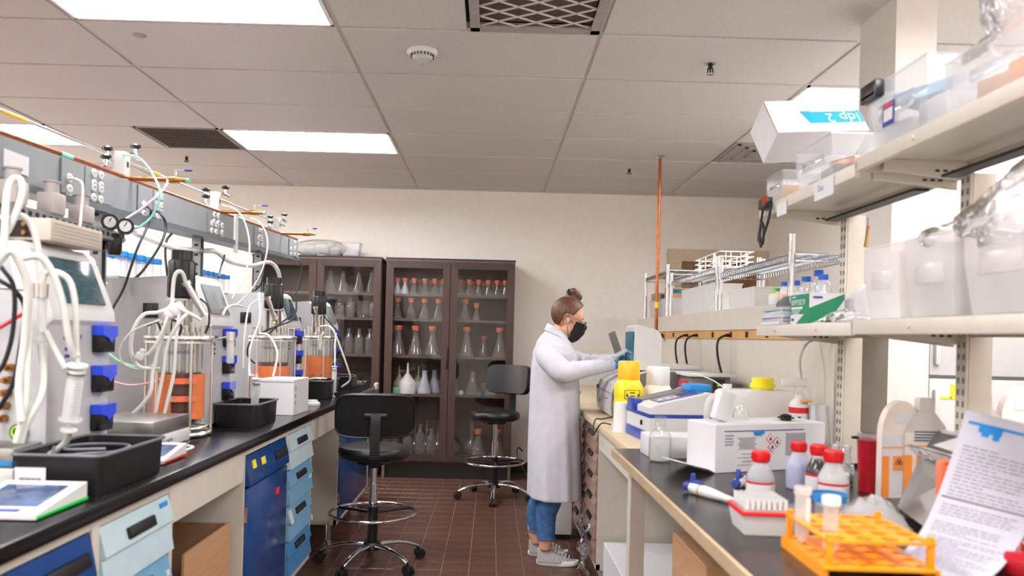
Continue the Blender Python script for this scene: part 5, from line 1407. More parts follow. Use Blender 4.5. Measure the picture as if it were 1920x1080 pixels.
# bottles with coloured caps on the tall rack
def rack_bottle(u, y, capm, lab, h=.16, r=.036, liq=None):
    x = P(u, 560, y).x
    t = thing('reagent_bottle', lab, 'bottle', (x, y, LZ2), group='reagent bottles on the tall wire rack')
    MB().lathe([(0, .001), (r, .002), (r, h * .62), (r * .8, h * .74), (r * .45, h * .84), (r * .45, h * .9)], 16).build('body', 'clear_plastic' if not liq else 'syringe_plastic', t)
    if liq: MB().lathe([(0, .004), (r * .93, .004), (r * .93, h * .5), (0, h * .5)], 14).build('content', liq, t)
    MB().lathe([(0, h * .84), (r * .62, h * .84), (r * .62, h), (0, h)], 14).build('cap', capm, t)
rack_bottle(1449, 3.60, 'lime_cap', 'small bottle with a lime green cap on the wire rack', .078, .022, 'pet_white')
rack_bottle(1457, 3.75, 'green_cap', 'small bottle with a dark green cap on the wire rack', .10, .022, 'orange_print')
rack_bottle(1470, 3.64, 'royal_cap', 'blue-capped bottle next to the green-capped one on the wire rack', .122, .022, 'orange_print')
rack_bottle(1483, 3.66, 'royal_cap', 'second blue-capped bottle along from the green-capped one', .132, .022)
rack_bottle(1494, 3.76, 'royal_cap', 'blue-capped bottle behind the chrome rack post', .14, .022)
rack_bottle(1511, 3.55, 'royal_cap', 'wide blue-capped bottle beside the chrome rack post', .142, .034)
rack_bottle(1534, 3.52, 'royal_cap', 'tall blue-capped bottle above the white cloth', .172, .034)
rack_bottle(1543, 3.40, 'royal_cap', 'blue-capped bottle right behind the white cloth', .14, .034)
rack_bottle(1600, 3.38, 'royal_cap', 'blue-capped bottle beyond the slotted shelf post', .15, .030)

# ------------------------------------------------------------------ slotted posts and shelves of the near bench
def shelf_post(x, y, lab, ztop, w_=.062):
    t = thing('shelf_post', lab, 'post', (x, y, RZ), group='slotted beige shelf posts')
    H_ = ztop - RZ
    MB().box((0, 0, H_ / 2), (w_, .05, H_)).build('post', 'tan_laminate' if False else 'bench_beige_dark', t, smooth=0)
    MB().box((-w_ / 2 - .003, 0, H_ / 2), (.006, .046, H_)).build('slot_strip', 'bench_beige', t, smooth=0)
    sl = MB().box((0, 0, 0), (.002, .007, .016)).mesh('slot', 'instrument_dark', smooth=0)
    for k in range(int(H_ / .032)):
        for s1 in (-1, 1): share('slot', sl, t, (-w_ / 2 - .0065, s1 * .011, .02 + k * .032))
    return t
shelf_post(1.315, 2.745, 'slotted beige shelf post next to the tissue box', 1.80)
shelf_post(1.315, 2.035, 'slotted beige shelf post behind the leaning paper', 1.80)
shelf_post(1.315, 1.20, 'slotted beige shelf post beyond the row of milky bins', 1.80)
def shelf(lab, y0, y1, z, x0=1.0, x1=1.30, lip=.036):
    t = thing('bench_shelf', lab, 'shelf', ((x0 + x1) / 2, (y0 + y1) / 2, z))
    bw(MB().span((x0, y0, z - .006), (x1 + .03, y1, z)), 'board', 'bench_beige', t, smooth=0)
    bw(MB().span((x0 - .003, y0, z - lip), (x0 + .016, y1, z + .003), bev=.003), 'front_lip', 'bench_beige', t, smooth=30)
    bw(MB().span((x0 + .017, y1 - .006, z - lip), (x1, y1, z - .0065)), 'end_flange', 'bench_beige', t, smooth=0)
    bw(MB().span((x1 - .012, y0, z - lip), (x1, y1 - .007, z - .0065)), 'rear_rail', 'bench_beige_dark', t, smooth=0)
    for f_ in (.3, .75):
        bw(MB().cyl((x0 - .003, y0 + (y1 - y0) * f_, z - .016), (x0 - .007, y0 + (y1 - y0) * f_, z - .016), .006, n=10), 'screw', 'bench_beige', t)
    for yy in (y0 + .02, y1 - .03):
        poly = [(x1, z - .0065), (x0 + .06, z - .0065), (x0 + .06, z - .035), (x1, z - .06)]
        br = bw(MB().prism([(a, b) for a, b in poly], yy, yy + .012, 'y'), 'bracket', 'bench_beige', t, smooth=0)
        for k in range(3): bw(MB().box((x1 - .05 - k * .022, yy - .0005, z - .034), (.012, .002, .006)), 'bracket_slot', 'recess_black', br, smooth=0)
    return t
shelf('beige upper shelf under the white carton and its small clear bins', 2.085, 2.83, 1.832)
shelf('beige upper shelf under the large clear tub with the black latch', .95, 2.075, 1.845)
shelf('beige lower shelf carrying the green and white tissue box', 2.085, 2.83, 1.390)
shelf('beige lower shelf carrying the row of milky bins', .95, 2.075, 1.394)
tag(bw(MB().span((1.19, 2.13, 1.772), (1.235, 2.70, 1.780)), 'shelf_gap_strip', 'recess_black', smooth=0), 'long black strip standing in for the dark gap under the upper shelf', 'strip')  # added strip, paints in the darkness of the gap at the shelf rail
tag(bw(MB().span((1.19, 1.25, 1.782), (1.235, 2.0, 1.790)), 'shelf_gap_strip', 'recess_black', smooth=0), 'black strip standing in for the dark gap under the shelf of the large clear tub', 'strip')  # same painted gap darkness under the nearer shelf
# things beyond the shelves
t = thing('white_fridge', 'white upright refrigerator with yellow stickers beyond the slotted post', 'refrigerator', (2.36, 3.86, 0))
MB().box((0, .02, .90), (.60, .62, 1.78), bev=.01).build('body', 'instrument_white', t)
for z0_, z1_ in ((.03, 1.18), (1.195, 1.79)):
    d = MB().span((-.295, -.335, z0_), (.295, -.292, z1_), bev=.008).build('door', 'instrument_white', t)
    MB().span((-.28, -.36, z1_ - .25 if z0_ < 1 else z0_ + .05), (-.255, -.336, z1_ - .05 if z0_ < 1 else z0_ + .25), bev=.006).build('handle', 'white_plastic', d)
MB().box((-.16, -.3365, 1.12), (.07, .002, .07)).build('sticker', 'yellow_note', t, smooth=0)
MB().box((-.22, -.3365, 1.09), (.06, .002, .012)).build('sticker', 'yellow_note', t, smooth=0)
MB().box((0, -.32, .02), (.58, .02, .04)).build('kick_plate', 'recess_black', t, smooth=0)
# mini fridge and boxes at floor level
t = thing('small_white_unit', 'small white floor unit standing behind the legs of the person', 'unit', (.475, 5.12, 0))
MB().box((0, 0, .30), (.165, .34, .54), bev=.008).build('case', 'white_enamel', t)
MB().box((-.086, 0, .30), (.008, .33, .52), bev=.003).build('door', 'instrument_white', t)
MB().box((0, 0, .016), (.15, .32, .03)).build('base', 'recess_black', t, smooth=0)

# other half of the bench, beyond the posts
tag(bw(MB().span((1.37, .35, RZ - .03), (2.05, 2.955, RZ)), 'black_benchtop', 'bench_black', smooth=0), 'black benchtop on the far side of the slotted posts', 'worktop')
tag(bw(MB().span((1.39, .4, 0), (1.42, 2.94, RZ - .031)), 'bench_back_panel', 'bench_beige_dark', smooth=0), 'beige panel under the benchtop beyond the slotted posts', 'panel')

# ------------------------------------------------------------------ analyser and bottles on the tan bench
def rot2(a): return (0, 0, a)
t = thing('gas_analyser', 'white bench analyser with an open lid that the person is loading', 'analyser', (.93, 4.30, RZ))
# body: profile in (x,z), front to the aisle
prof = [(-.28, .015), (-.285, .05), (-.285, .135), (-.265, .185), (-.20, .225), (-.08, .262), (.26, .265), (.26, .015)]
MB().prism(prof, -.27, .26, 'y').build('body', 'instrument_white', t, smooth=30)
MB().prism([(a * .985, b * .985 + .002) for a, b in prof], -.292, -.271, 'y').build('side_cheek', 'instrument_dark', t, smooth=30)
MB().prism([(a * .99, b * .99 + .001) for a, b in prof], .261, .285, 'y').build('side_cheek', 'instrument_dark', t, smooth=30)
MB().box((-.2855, 0, .137), (.004, .52, .004)).build('flap_gap', 'print_grey', t, smooth=0)
MB().box((-.285, .22, .145), (.010, .05, .02)).build('latch', 'instrument_dark', t, smooth=0)
MB().box((-.286, -.12, .10), (.003, .07, .004)).box((-.286, .12, .07), (.003, .014, .02)).build('front_marking', 'print_blue', t, smooth=0)
MB().box((-.14, -.22, .246), (.02, .07, .002), rot=(0, -.28, .0)).build('top_marking', 'trim_blue', t, smooth=0)
for s1 in (-1, 1):
    for s2 in (-1, 1): MB().cyl((s1 * .22, s2 * .2, 0), (s1 * .22, s2 * .2, .016), .014, n=10).build('foot', 'black_rubber', t)
lid_poly = [(-.148, .262), (.012, .262)]
lid = [(0, .0), (.148, .0), (.148, .17)] + [(.148 - .07 + .07 * math.cos(a), .17 + .062 * math.sin(a)) for a in [k * PI / 12 for k in range(1, 7)]] + [(.02, .247), (.004, .235)]
ld = MB().prism([(-.148 + a, .263 + b) for a, b in lid], -.20, .12, 'y').build('lid', 'instrument_white', t, smooth=30)
MB().box((-.1495, -.04, .263 + .115), (.003, .24, .19), bev=.001).build('lid_window', 'teal_film', ld, smooth=0)
MB().prism([(-.23, .46), (-.205, .475), (-.13, .27), (-.16, .262)], .125, .22, 'y').build('tray_arm', 'instrument_dark', t, smooth=0)
MB().box((.05, -.03, .28), (.38, .22, .03), bev=.008).build('rear_deck', 'instrument_white', t)
t2 = thing('grey_module', 'grey module with green lights behind the white analyser', 'module', (1.10, 3.86, RZ))
MB().box((.0, .0, .125), (.20, .22, .25), bev=.008).build('case', 'instrument_dark', t2)
MB().box((.04, -.112, .15), (.06, .008, .18), bev=.003).build('vent_panel', 'black_plastic', t2)
for k in range(5): MB().box((.04, -.1165, .09 + k * .03), (.022, .003, .012)).build('status_led', 'lime_cap', t2, smooth=0)
MB().box((0, 0, .258), (.24, .26, .015), bev=.004).build('top_cover', 'instrument_white', t2)

def sqbottle(name, lab, x, y, w_, h, body, capm, capr, caph, group=None, label_m=None):
    t = thing(name, lab, 'bottle', (x, y, RZ), R.uniform(-.15, .15), group=group)
    def rr(a, z, n=32, p=6):
        out = []
        for k in range(n):
            th = 2 * PI * k / n; c, s_ = math.cos(th), math.sin(th)
            f_ = (abs(c) ** p + abs(s_) ** p) ** (-1 / p)
            out.append(Vector((a * f_ * c, a * f_ * s_, z)))
        return out
    a = w_ / 2; hb = h - caph
    MB().loft([rr(a * .9, .001), rr(a, .012), rr(a, hb * .52), rr(a * .965, hb * .56), rr(a * .965, hb * .62), rr(a, hb * .66), rr(a, hb * .84), rr(a * .85, hb * .95, p=3), rr(capr * .95, hb, p=2)]).build('body', body, t, smooth=50)
    MB().lathe([(0, hb - .004), (capr, hb - .004), (capr * 1.02, hb + .006), (capr, h - .006), (capr * .92, h), (0, h)], 28).build('cap', capm, t)
    if label_m:
        lb = MB().box((-.002, -a - .0008, hb * .70), (w_ * .62, .0016, .042)).build('label', 'print_dark', t, smooth=0)
        MB().box((-.002, -a - .0012, hb * .70), (w_ * .58, .0016, .037)).build('label_field', label_m, lb, smooth=0)
        for k in range(2): MB().box((-.002, -a - .0022, hb * .70 + .008 - k * .016), (w_ * .2, .0008, .005)).build('label_text', 'print_dark', lb, smooth=0)
        for s1 in (-1, 1): MB().prism([(s1 * .028 - .007, hb * .70 - .010), (s1 * .028 + .007, hb * .70 - .010), (s1 * .028, hb * .70 + .008)], -a - .003, -a - .0018, 'y').build('label_symbol', 'print_dark', lb, smooth=0)
    return t
sqbottle('yellow_bottle', 'yellow square bottle with an amber cap and a warning label', .665, 3.62, .122, .325, 'yellow_plastic', 'yellow_cap', .052, .085, label_m='yellow_note')
sqbottle('white_bottle', 'cream plastic bottle with a wide white cap beside the yellow bottle', .815, 3.66, .13, .30, 'hdpe_white', 'pet_white', .056, .085)
sqbottle('white_bottle', 'small white bottle with a red cap behind the blue and white spectrometer', .955, 3.72, .085, .235, 'hdpe_white', 'red_cap', .024, .035)
tag(bw(MB().lathe([(0, .135), (.036, .135), (.038, .13), (.046, .004), (.048, .0), (.044, .0), (.034, .128), (0, .128)], 28, (.618, 3.50, RZ)), 'white_cup', 'white_plastic'), 'white plastic cup upside down in front of the yellow bottle', 'cup')
hose('analyser_cable', 'thin dark cable looping over the front edge of the tan benchtop', [(.64, 3.97, .915), (.58, 3.90, .912), (.545, 3.86, .915), (.528, 3.83, .88), (.524, 3.80, .84), (.530, 3.74, .87), (.55, 3.70, .912), (.60, 3.72, .906)], .0035, 'black_rubber', 'cable')

# spectrometer: wedge body, blue band and feet
t = thing('spectrometer', 'blue and white wedge-shaped spectrometer with a small lit display', 'instrument', (.80, 3.30, RZ), .10)
W0_, D0_ = .31, .34
lo = [(-W0_ / 2, .045), (W0_ / 2 + .0, .045), (W0_ / 2, .105), (-W0_ / 2, .105)]
MB().prism(lo, -D0_ / 2, D0_ / 2, 'y').build('lower_case', 'instrument_white', t, smooth=0)
MB().box((0, 0, .1125), (W0_ + .004, D0_ + .004, .015)).build('blue_band', 'spectro_blue', t, smooth=0)
up = [(-W0_ / 2 + .004, .12), (W0_ / 2, .12), (W0_ / 2, .205), (W0_ / 2 - .06, .208), (-W0_ / 2 + .03, .158), (-W0_ / 2 + .004, .145)]
MB().prism(up, -D0_ / 2, D0_ / 2, 'y').build('upper_case', 'instrument_white', t, smooth=0)
MB().box((-W0_ / 2 + .012, D0_ / 2 - .08, .14), (.03, .14, .055), bev=.006).build('blue_corner', 'spectro_blue', t)
MB().box((-W0_ / 2 + .02, 0, .022), (.05, D0_ * .9, .045)).build('base', 'spectro_blue', t, smooth=0)
MB().box((W0_ / 2 - .04, 0, .022), (.06, D0_ * .9, .045)).build('base', 'spectro_blue', t, smooth=0)
ta = math.atan2(.05, W0_ - .09)
MB().box((-.0, -.05, .1875), (.20, .13, .004), rot=(0, -ta, 0)).build('control_panel', 'screen_blue', t, smooth=0)
MB().box((.045, -.05, .201), (.07, .05, .003), rot=(0, -ta, 0)).build('display', 'lcd_blue', t, smooth=0)
for k in range(3): MB().box((-.08 + k * .035, -.075, .1735 + k * .0069), (.022, .035, .004), rot=(0, -ta, 0)).build('key', 'instrument_white', t, smooth=0)
MB().box((-.005, -.085, .191), (.012, .014, .004), rot=(0, -ta, 0)).build('key_red', 'red_cap', t, smooth=0)
MB().box((-.02, .10, .185), (.22, .12, .004), rot=(0, -ta, 0)).build('sample_lid', 'instrument_dark', t, smooth=0)
MB().box((W0_ / 2 - .03, .05, .222), (.10, .12, .03), bev=.006).build('blue_cover', 'trim_blue', t)
MB().box((-W0_ / 2 - .001, -.06, .075), (.004, .025, .02)).build('port', 'recess_black', t, smooth=0)
hose('white_cable', 'thin white cable arching over the spectrometer', [P(1290, 700, 3.55), P(1325, 708, 3.5), P(1355, 725, 3.4), P(1375, 745, 3.3)], .003, 'white_plastic', 'cable')

# clear reagent bottle and boxes at the end of the black bench
t = thing('clear_bottle', 'open clear glass bottle half full of water at the corner of the black bench', 'bottle', (.606, 2.664, RZ))
MB().lathe([(0, .002), (.034, .002), (.039, .008), (.039, .085), (.034, .10), (.018, .122), (.0165, .145), (.020, .150), (.020, .158), (.018, .162)], 28).build('glass', 'vessel_glass', t)
MB().lathe([(0, .006), (.035, .006), (.0365, .012), (.0365, .082), (0, .082)], 28).build('water', 'milky_plastic', t)
for k in range(3): MB().ring((0, 0, .128 + k * .007), .018, .0015, n=20, k=6).build('thread', 'lab_glass', t)
t = thing('foam_box', 'low white box behind the open glass bottle', 'box', (.715, 2.80, RZ), .05)
MB().box((0, 0, .04), (.27, .15, .08), bev=.004).build('box', 'carton_white', t)
MB().box((.10, .0, .09), (.06, .14, .02), bev=.003).build('blue_insert', 'trim_blue', t)

# large labelled carton
bx = thing('labelled_carton', 'large white carton printed with red hazard diamonds', 'carton', (.923, 2.593, RZ), .36)
L_, D_, H_ = .46, .155, .158
MB().box((0, 0, H_ / 2), (L_, D_, H_), bev=.002, seg=1).build('box', 'carton_white', bx, smooth=0)
fy = -D_ / 2 - .0008
def onface(cx, cz, w_, h_, m, nm, rot=0.0, off=0.0): return MB().box((cx, fy - off, cz), (w_, .0012, h_), rot=(0, rot, 0)).build(nm, m, bx, smooth=0)
onface(-.03, H_ - .022, .33, .003, 'print_blue', 'blue_line')
onface(-.055, H_ - .028, .045, .012, 'trim_blue', 'brand_badge')
onface(-.058, H_ - .034, .030, .010, 'trim_blue', 'brand_badge')
for k in range(4): onface(-.175 - .002 * (k % 2), H_ - .036 - k * .010, .034 - .004 * (k % 2), .0045, 'print_grey', 'print_line')
for k in range(9): onface(-.105 + (k % 3) * .002, H_ - .045 - k * .0045, .075 - (k % 4) * .006, .0018, 'print_grey', 'print_line')
for k in range(4): onface(-.10, H_ - .098 - k * .012, .05 + .03 * (k % 2), .0018, 'print_grey', 'print_line')
for k in range(14): onface(.10, H_ - .035 - k * .0055, .085, .003, 'print_grey', 'print_line')
for (cx, cz) in ((-.008, H_ - .050), (.020, H_ - .062), (.0, H_ - .078)):
    onface(cx, cz, .0255, .0255, 'red_cap', 'hazard_diamond', PI / 4); onface(cx, cz, .0215, .0215, 'label_white', 'diamond_field', PI / 4, .0006)
    MB().prism([(cx - .005, cz - .006), (cx + .005, cz - .006), (cx + .004, cz + .001), (cx, cz + .007), (cx - .004, cz + .001)], fy - .0022, fy - .0014, 'y').build('diamond_symbol', 'print_dark', bx, smooth=0)
MB().sheet([[(-L_ / 2, -D_ / 2, .004), (-L_ / 2, D_ / 2, .004)], [(-L_ / 2 - .04, -D_ / 2 - .02, .02), (-L_ / 2 - .04, D_ / 2, .02)], [(-L_ / 2 - .14, -D_ / 2 - .02, .045), (-L_ / 2 - .14, D_ / 2 - .06, .045)]], th=.002).build('flap', 'carton_white', bx, smooth=0)
MB().box((.0, D_ / 2 - .02, H_ + .001), (L_ * .98, .03, .002)).build('tape', 'label_white', bx, smooth=0)
# on and behind the carton
t = thing('white_block', 'small white box leaning on the labelled carton', 'box', (.79, 2.55, RZ + H_ + .003), .36)
MB().box((0, 0, .05), (.06, .03, .10), bev=.004, rot=(0, .30, 0)).build('box', 'carton_white', t)
t = thing('upturned_flask', 'small upturned glass flask standing on the labelled carton', 'flask', (.865, 2.585, RZ + H_ + .003))
MB().lathe([(.026, .001), (.028, .012), (.026, .03), (.016, .045), (.012, .055), (0, .056)], 20).build('glass', 'lab_glass', t)
t = thing('black_stopper', 'black ribbed stopper lying on the labelled carton', 'stopper', (1.04, 2.635, RZ + H_ + .001))
MB().lathe([(0, .0), (.018, .0), (.018, .006), (.028, .007), (.028, .011), (.018, .012), (.02, .018), (0, .02)], 18).build('disc', 'black_rubber', t)
MB().cyl((0, 0, .018), (0, 0, .022), .012, n=14).build('knob', 'black_plastic', t)
t = thing('jerrycan', 'translucent white jerrycan with a yellow cap behind the labelled carton', 'jerrycan', (1.045, 2.965, RZ))
MB().box((0, 0, .122), (.30, .15, .244), bev=.03, seg=4).build('body', 'jug_plastic', t)
MB().lathe([(0, .244), (.040, .244), (.040, .252), (.048, .252), (.048, .266), (.042, .268), (.042, .29), (0, .292)], 26, (.03, 0, 0)).build('cap', 'yellow_plastic', t)
MB().cyl((-.11, 0, .24), (-.11, 0, .262), .018, n=16).build('vent_cap', 'pet_white', t)
MB().tube([(-.14, 0, .22), (-.18, 0, .20), (-.19, 0, .14), (-.175, 0, .08), (-.145, 0, .06)], .012, n=10).build('handle', 'milky_plastic', t)
t = thing('spray_bottle', 'white spray bottle with a red label behind the labelled carton', 'spray bottle', (1.165, 2.83, RZ))
MB().lathe([(0, .001), (.034, .002), (.036, .01), (.036, .195), (.030, .212), (.016, .224), (.014, .24)], 24).build('body', 'white_plastic', t)
MB().lathe([(.0365, .168), (.0365, .190)], 24).build('red_label', 'red_cap', t)
MB().lathe([(.0365, .06), (.0365, .168)], 24).build('white_label', 'label_white', t)
MB().box((-.012, -.0355, .15), (.010, .002, .014)).build('label_symbol', 'print_dark', t, smooth=0)
hd = MB().box((0, 0, .252), (.03, .028, .034), bev=.005).box((-.02, 0, .282), (.10, .026, .03), bev=.008).build('trigger_head', 'milky_plastic', t)
MB().tube([(.02, 0, .272), (.04, 0, .25), (.05, 0, .21)], .006, n=8).build('trigger', 'milky_plastic', hd)
t = thing('tissue_pad', 'folded white tissue with a tan clip beside the spray bottle', 'tissue', (1.222, 2.79, RZ + .0))
rows = [[(x * .012 - .03, .012 * math.sin(x * 1.7 + z) , .0 + z * .05) for x in range(7)] for z in range(5)]
MB().sheet(rows, th=.012).build('tissue', 'pet_white', t, smooth=60)
MB().box((-.045, .01, .215), (.04, .03, .012), bev=.003).build('clip', 'wood_strip', t)

# red-capped media bottles
def media(lab, x, y, r, h, liq, band=True, half=.62, rz=0.0):
    t = thing('media_bottle', lab, 'bottle', (x, y, RZ), rz, group='red-capped media bottles')
    MB().lathe([(0, .001), (r * .94, .001), (r, .006), (r, h * .48), (r * .93, h * .56), (r * .50, h * .76), (r * .48, h * .80)], 28).build('body', 'syringe_plastic' if liq != 'dark_liquid' else 'vessel_glass', t)
    MB().lathe([(0, .004), (r * .96, .004), (r * .96, h * .47), (r * .90, h * .545), (r * (.90 - (half - .545) * 2.2), h * half), (0, h * half)], 28).build('medium', liq, t)
    cap = [(0, h * .79), (r * .60, h * .79), (r * .62, h * .80), (r * .62, h * .97), (r * .56, h), (0, h)]
    MB().lathe(cap, 28).build('cap', 'red_cap', t)
    rb = MB()
    for k in range(24):
        a = 2 * PI * k / 24
        rb.box((r * .625 * math.cos(a), r * .625 * math.sin(a), h * .90), (.003, .0025, h * .12), rot=(0, 0, a))
    rb.build('cap_ribs', 'red_cap', t, smooth=0)
    if band:
        arc_shell(MB(), r + .0005, .0006, -PI, .2, h * .10, h * .44).build('label', 'label_white', t)
        arc_shell(MB(), r + .0009, .0006, -PI, .2, h * .40, h * .44).build('label_band', 'red_cap', t)
        pr = MB()
        for k in range(7): arc_shell(pr, r + .0012, .0004, -1.1, -.5, h * (.36 - k * .03), h * (.37 - k * .03), 6)
        pr.build('label_text', 'print_grey', t, smooth=0)
    return t
media('red-capped bottle of grey medium beside the red-rimmed tip box', .725, 2.0, .0365, .142, 'grey_liquid', half=.62)
media('red-capped bottle of violet medium in front of the labelled carton', .917, 2.22, .035, .140, 'violet_liquid', band=False, half=.66)
media('red-capped bottle of very dark medium', .935, 2.125, .0365, .145, 'dark_liquid', half=.70)
media('red-capped bottle of clear white medium beside the dark one', .913, 1.985, .039, .150, 'milky_plastic', half=.58)

# pipettes lying on the bench
def pipette(lab, p0, p1, m1, roll):
    p0, p1 = Vector(p0), Vector(p1); d = p1 - p0; Lp = d.length
    t = thing('pipette', lab, 'pipette', p0, group='pipettes on the black bench')
    t.rotation_euler = d.to_track_quat('Z', 'Y').to_euler()
    MB().lathe([(0, .0), (.011, .001), (.0125, .006), (.0125, .02), (.008, .022)], 16).build('plunger', m1, t)
    MB().lathe([(.008, .02), (.0145, .026), (.0165, .05), (.0155, .10), (.0125, .13), (.010, .15), (.008, Lp - .05), (.0035, Lp), (0, Lp)], 18).build('handle', 'white_plastic', t)
    MB().box((0, .014, .045), (.012, .02, .05), bev=.005).box((0, .026, .03), (.014, .03, .010), bev=.004).build('finger_hook', m1, t)
    MB().cyl((0, 0, .062), (0, 0, .068), .0172, n=16).build('volume_ring', 'wood_strip', t)
    return t
pipette('blue and white pipette lying along the black bench', (.562, 2.14, .9175), (.672, 1.93, .909), 'print_blue', 0)
pipette('blue and white pipette partly hidden behind the bottle of grey medium', (.715, 2.175, .9175), (.80, 2.30, .909), 'print_blue', 0)
# tip box
t = thing('tip_box', 'white pipette tip box with a red rim', 'tip box', (.622, 1.715, RZ), -.05)
def q4(a, b, z): return [Vector((sx * a, sy * b, z)) for sx, sy in ((-1, -1), (1, -1), (1, 1), (-1, 1))]
MB().loft([q4(.047, .05, .001), q4(.055, .06, .046), q4(.0, .0, .046)]).build('base', 'white_plastic', t, smooth=0)
MB().box((0, 0, .050), (.118, .128, .009), bev=.003).build('rim', 'red_cap', t)
MB().box((0, 0, .057), (.104, .114, .005)).build('tip_plate', 'milky_plastic', t, smooth=0)
tipm = MB().lathe([(.0042, 0), (.0046, .010), (.0046, .022), (.0034, .022)], 8).mesh('tip', 'white_plastic', smooth=40)
for i in range(8):
    for j in range(9): share('tip', tipm, t, (-.042 + i * .012, -.048 + j * .012, .059))

# orange tube rack with round holes
rk = thing('tube_rack', 'orange plastic tube rack with round holes', 'rack', (.725, 1.475, RZ), -.03)
def holed(n, m, a, b, r, z, th):
    mb = MB(); cw, ch = 2 * a / n, 2 * b / m; K = 16
    for i in range(n):
        for j in range(m):
            cx, cy = -a + cw * (i + .5), -b + ch * (j + .5)
            vs = []
            for zz in (z, z + th):
                for k in range(K):
                    th_ = 2 * PI * k / K + PI / 4; c, s_ = math.cos(th_), math.sin(th_)
                    f_ = 1 / max(abs(c), abs(s_))
                    vs.append((cx + cw / 2 * f_ * c, cy + ch / 2 * f_ * s_, zz))
                for k in range(K):
                    th_ = 2 * PI * k / K + PI / 4
                    vs.append((cx + r * math.cos(th_), cy + r * math.sin(th_), zz))
            fs = []
            for k in range(K):
                k2 = (k + 1) % K
                fs += [(k, K + k, K + k2, k2), (2 * K + k, 2 * K + k2, 3 * K + k2, 3 * K + k), (K + k, 3 * K + k, 3 * K + k2, K + k2), (k, k2, 2 * K + k2, 2 * K + k)]
            mb.add(vs, fs)
    return mb
holed(4, 5, .098, .108, .0155, .066, .005).build('top_plate', 'orange_rack', rk, smooth=30)
holed(4, 5, .104, .114, .008, .018, .005).build('bottom_plate', 'orange_rack', rk, smooth=30)
for sx in (-1, 1):
    for sy in (-1, 1):
        MB().box((sx * .092, sy * .100, .047), (.012, .012, .056), bev=.002).lathe([(.007, .07), (.007, .08), (0, .082)], 12, (sx * .092, sy * .100, 0)).build('post', 'orange_rack', rk)
for sx in (-1, 1): MB().box((sx * .101, 0, .010), (.008, .22, .02)).build('runner', 'orange_rack', rk, smooth=0)
# conical tubes standing in the rack
def conical(lab, x, y, lid, z0=RZ + .024):
    t = thing('conical_tube', lab, 'tube', (x, y, z0), group='conical tubes in the orange rack')
    MB().lathe([(0, .0), (.004, .001), (.0145, .016), (.0145, .098), (.0155, .10)], 20).build('tube', 'syringe_plastic', t)
    MB().lathe([(.0172, .098), (.0172, .112), (.016, .114), (0, .114)], 22).build('cap', lid, t)
    return t
t = conical('clear capped tube with a white label standing in the orange rack', .643, 1.532, 'milky_plastic')
MB().box((.006, -.0135, .065), (.010, .002, .055)).build('label', 'label_white', t, smooth=0)
conical('clear tube with a cream cap at the front of the orange rack', .660, 1.440, 'hdpe_white')
t = thing('measuring_cup', 'clear plastic cup with a blue rim behind the orange rack', 'cup', (.775, 1.70, RZ))
MB().lathe([(0, .002), (.028, .002), (.034, .085), (.036, .086)], 24).build('cup', 'clear_plastic', t)
MB().lathe([(.0345, .074), (.0365, .074), (.038, .092), (.036, .092)], 24).build('rim', 'trim_blue', t)
tag(bw(MB().lathe([(0, .0), (.02, .0), (.023, .06), (.020, .062), (.017, .005), (0, .005)], 18, (.70, 1.70, RZ)), 'sample_cup', 'clear_plastic'), 'small clear cup between the tip box and the blue-rimmed cup', 'cup')
# crumpled bag
rows = []
RB = random.Random(5)
for i in range(9):
    row = []
    for j in range(13):
        u, v = i / 8, j / 12
        hgt = .062 * (math.sin(PI * u) ** .6) * (math.sin(PI * v) ** .5) * (1 + RB.uniform(-.18, .18))
        row.append((.84 + .15 * v, 1.72 + .11 * u + .02 * v, RZ + .004 + hgt))
    rows.append(row)
tag(bw(MB().sheet(rows, th=.003), 'plastic_bag', 'milky_plastic', smooth=60), 'crumpled clear bag of white wipes behind the orange rack', 'bag')

# steel slope stand, wire tray, loose sheet of paper
st = thing('steel_stand', 'sloping grey steel stand behind the leaning paper', 'stand', (1.05, 1.78, RZ))
A_, B_, C_, D2 = P(1684, 952, 1.86), P(1752, 1002, 1.66), P(1806, 886, 1.70), P(1728, 855, 1.93)
bw(MB().sheet([[A_, B_], [D2, C_]], th=-.003), 'slope', 'steel_brushed', st, smooth=0)
bw(MB().prism([(A_.x + .01, RZ), (D2.x, RZ), (D2.x, D2.z - .006), (A_.x + .01, A_.z - .004)], 1.872, 1.876, 'y'), 'side_plate', 'steel_brushed', st, smooth=0)
bw(MB().span((D2.x - .002, 1.70, RZ), (D2.x + .004, 1.92, D2.z - .008)), 'rear_plate', 'steel_brushed', st, smooth=0)
E_, F_, G_, H2 = P(1738, 838, 1.92), P(1800, 858, 1.80), P(1812, 815, 1.82), P(1762, 806, 1.94)
bw(MB().sheet([[E_, F_], [H2, G_]], th=-.003), 'upper_plate', 'steel_brushed', st, smooth=0)
wm = MB()
for k in range(6):
    a_, b_ = P(1705 + k * 14, 836 + k * 4, 1.97 - k * .02), P(1735 + k * 14, 862 + k * 3, 1.86 - k * .02)
    wm.cyl(a_, b_, .002, n=6)
wm.tube([P(1702, 834, 1.98), P(1735, 842, 1.95), P(1800, 862, 1.84)], .0028, n=6).tube([P(1702, 834, 1.98), P(1722, 852, 1.92), P(1790, 880, 1.78)], .0028, n=6)
bw(wm, 'wire_guard', 'galvanised', st)
for k, c_ in enumerate((P(1725, 853, 1.93), P(1790, 872, 1.80))):
    bw(MB().cyl(Vector((c_.x, c_.y, RZ)), c_ + Vector((0, 0, .01)), .004, n=8), 'support', 'galvanised', st)
t = thing('orange_bracket', 'orange plastic clip standing against the steel stand', 'clip', P(1770, 915, 1.62))
MB().box((0, 0, .02), (.028, .02, .075), bev=.004).box((.012, 0, .055), (.045, .02, .012), bev=.003).build('clip', 'orange_strap', t)
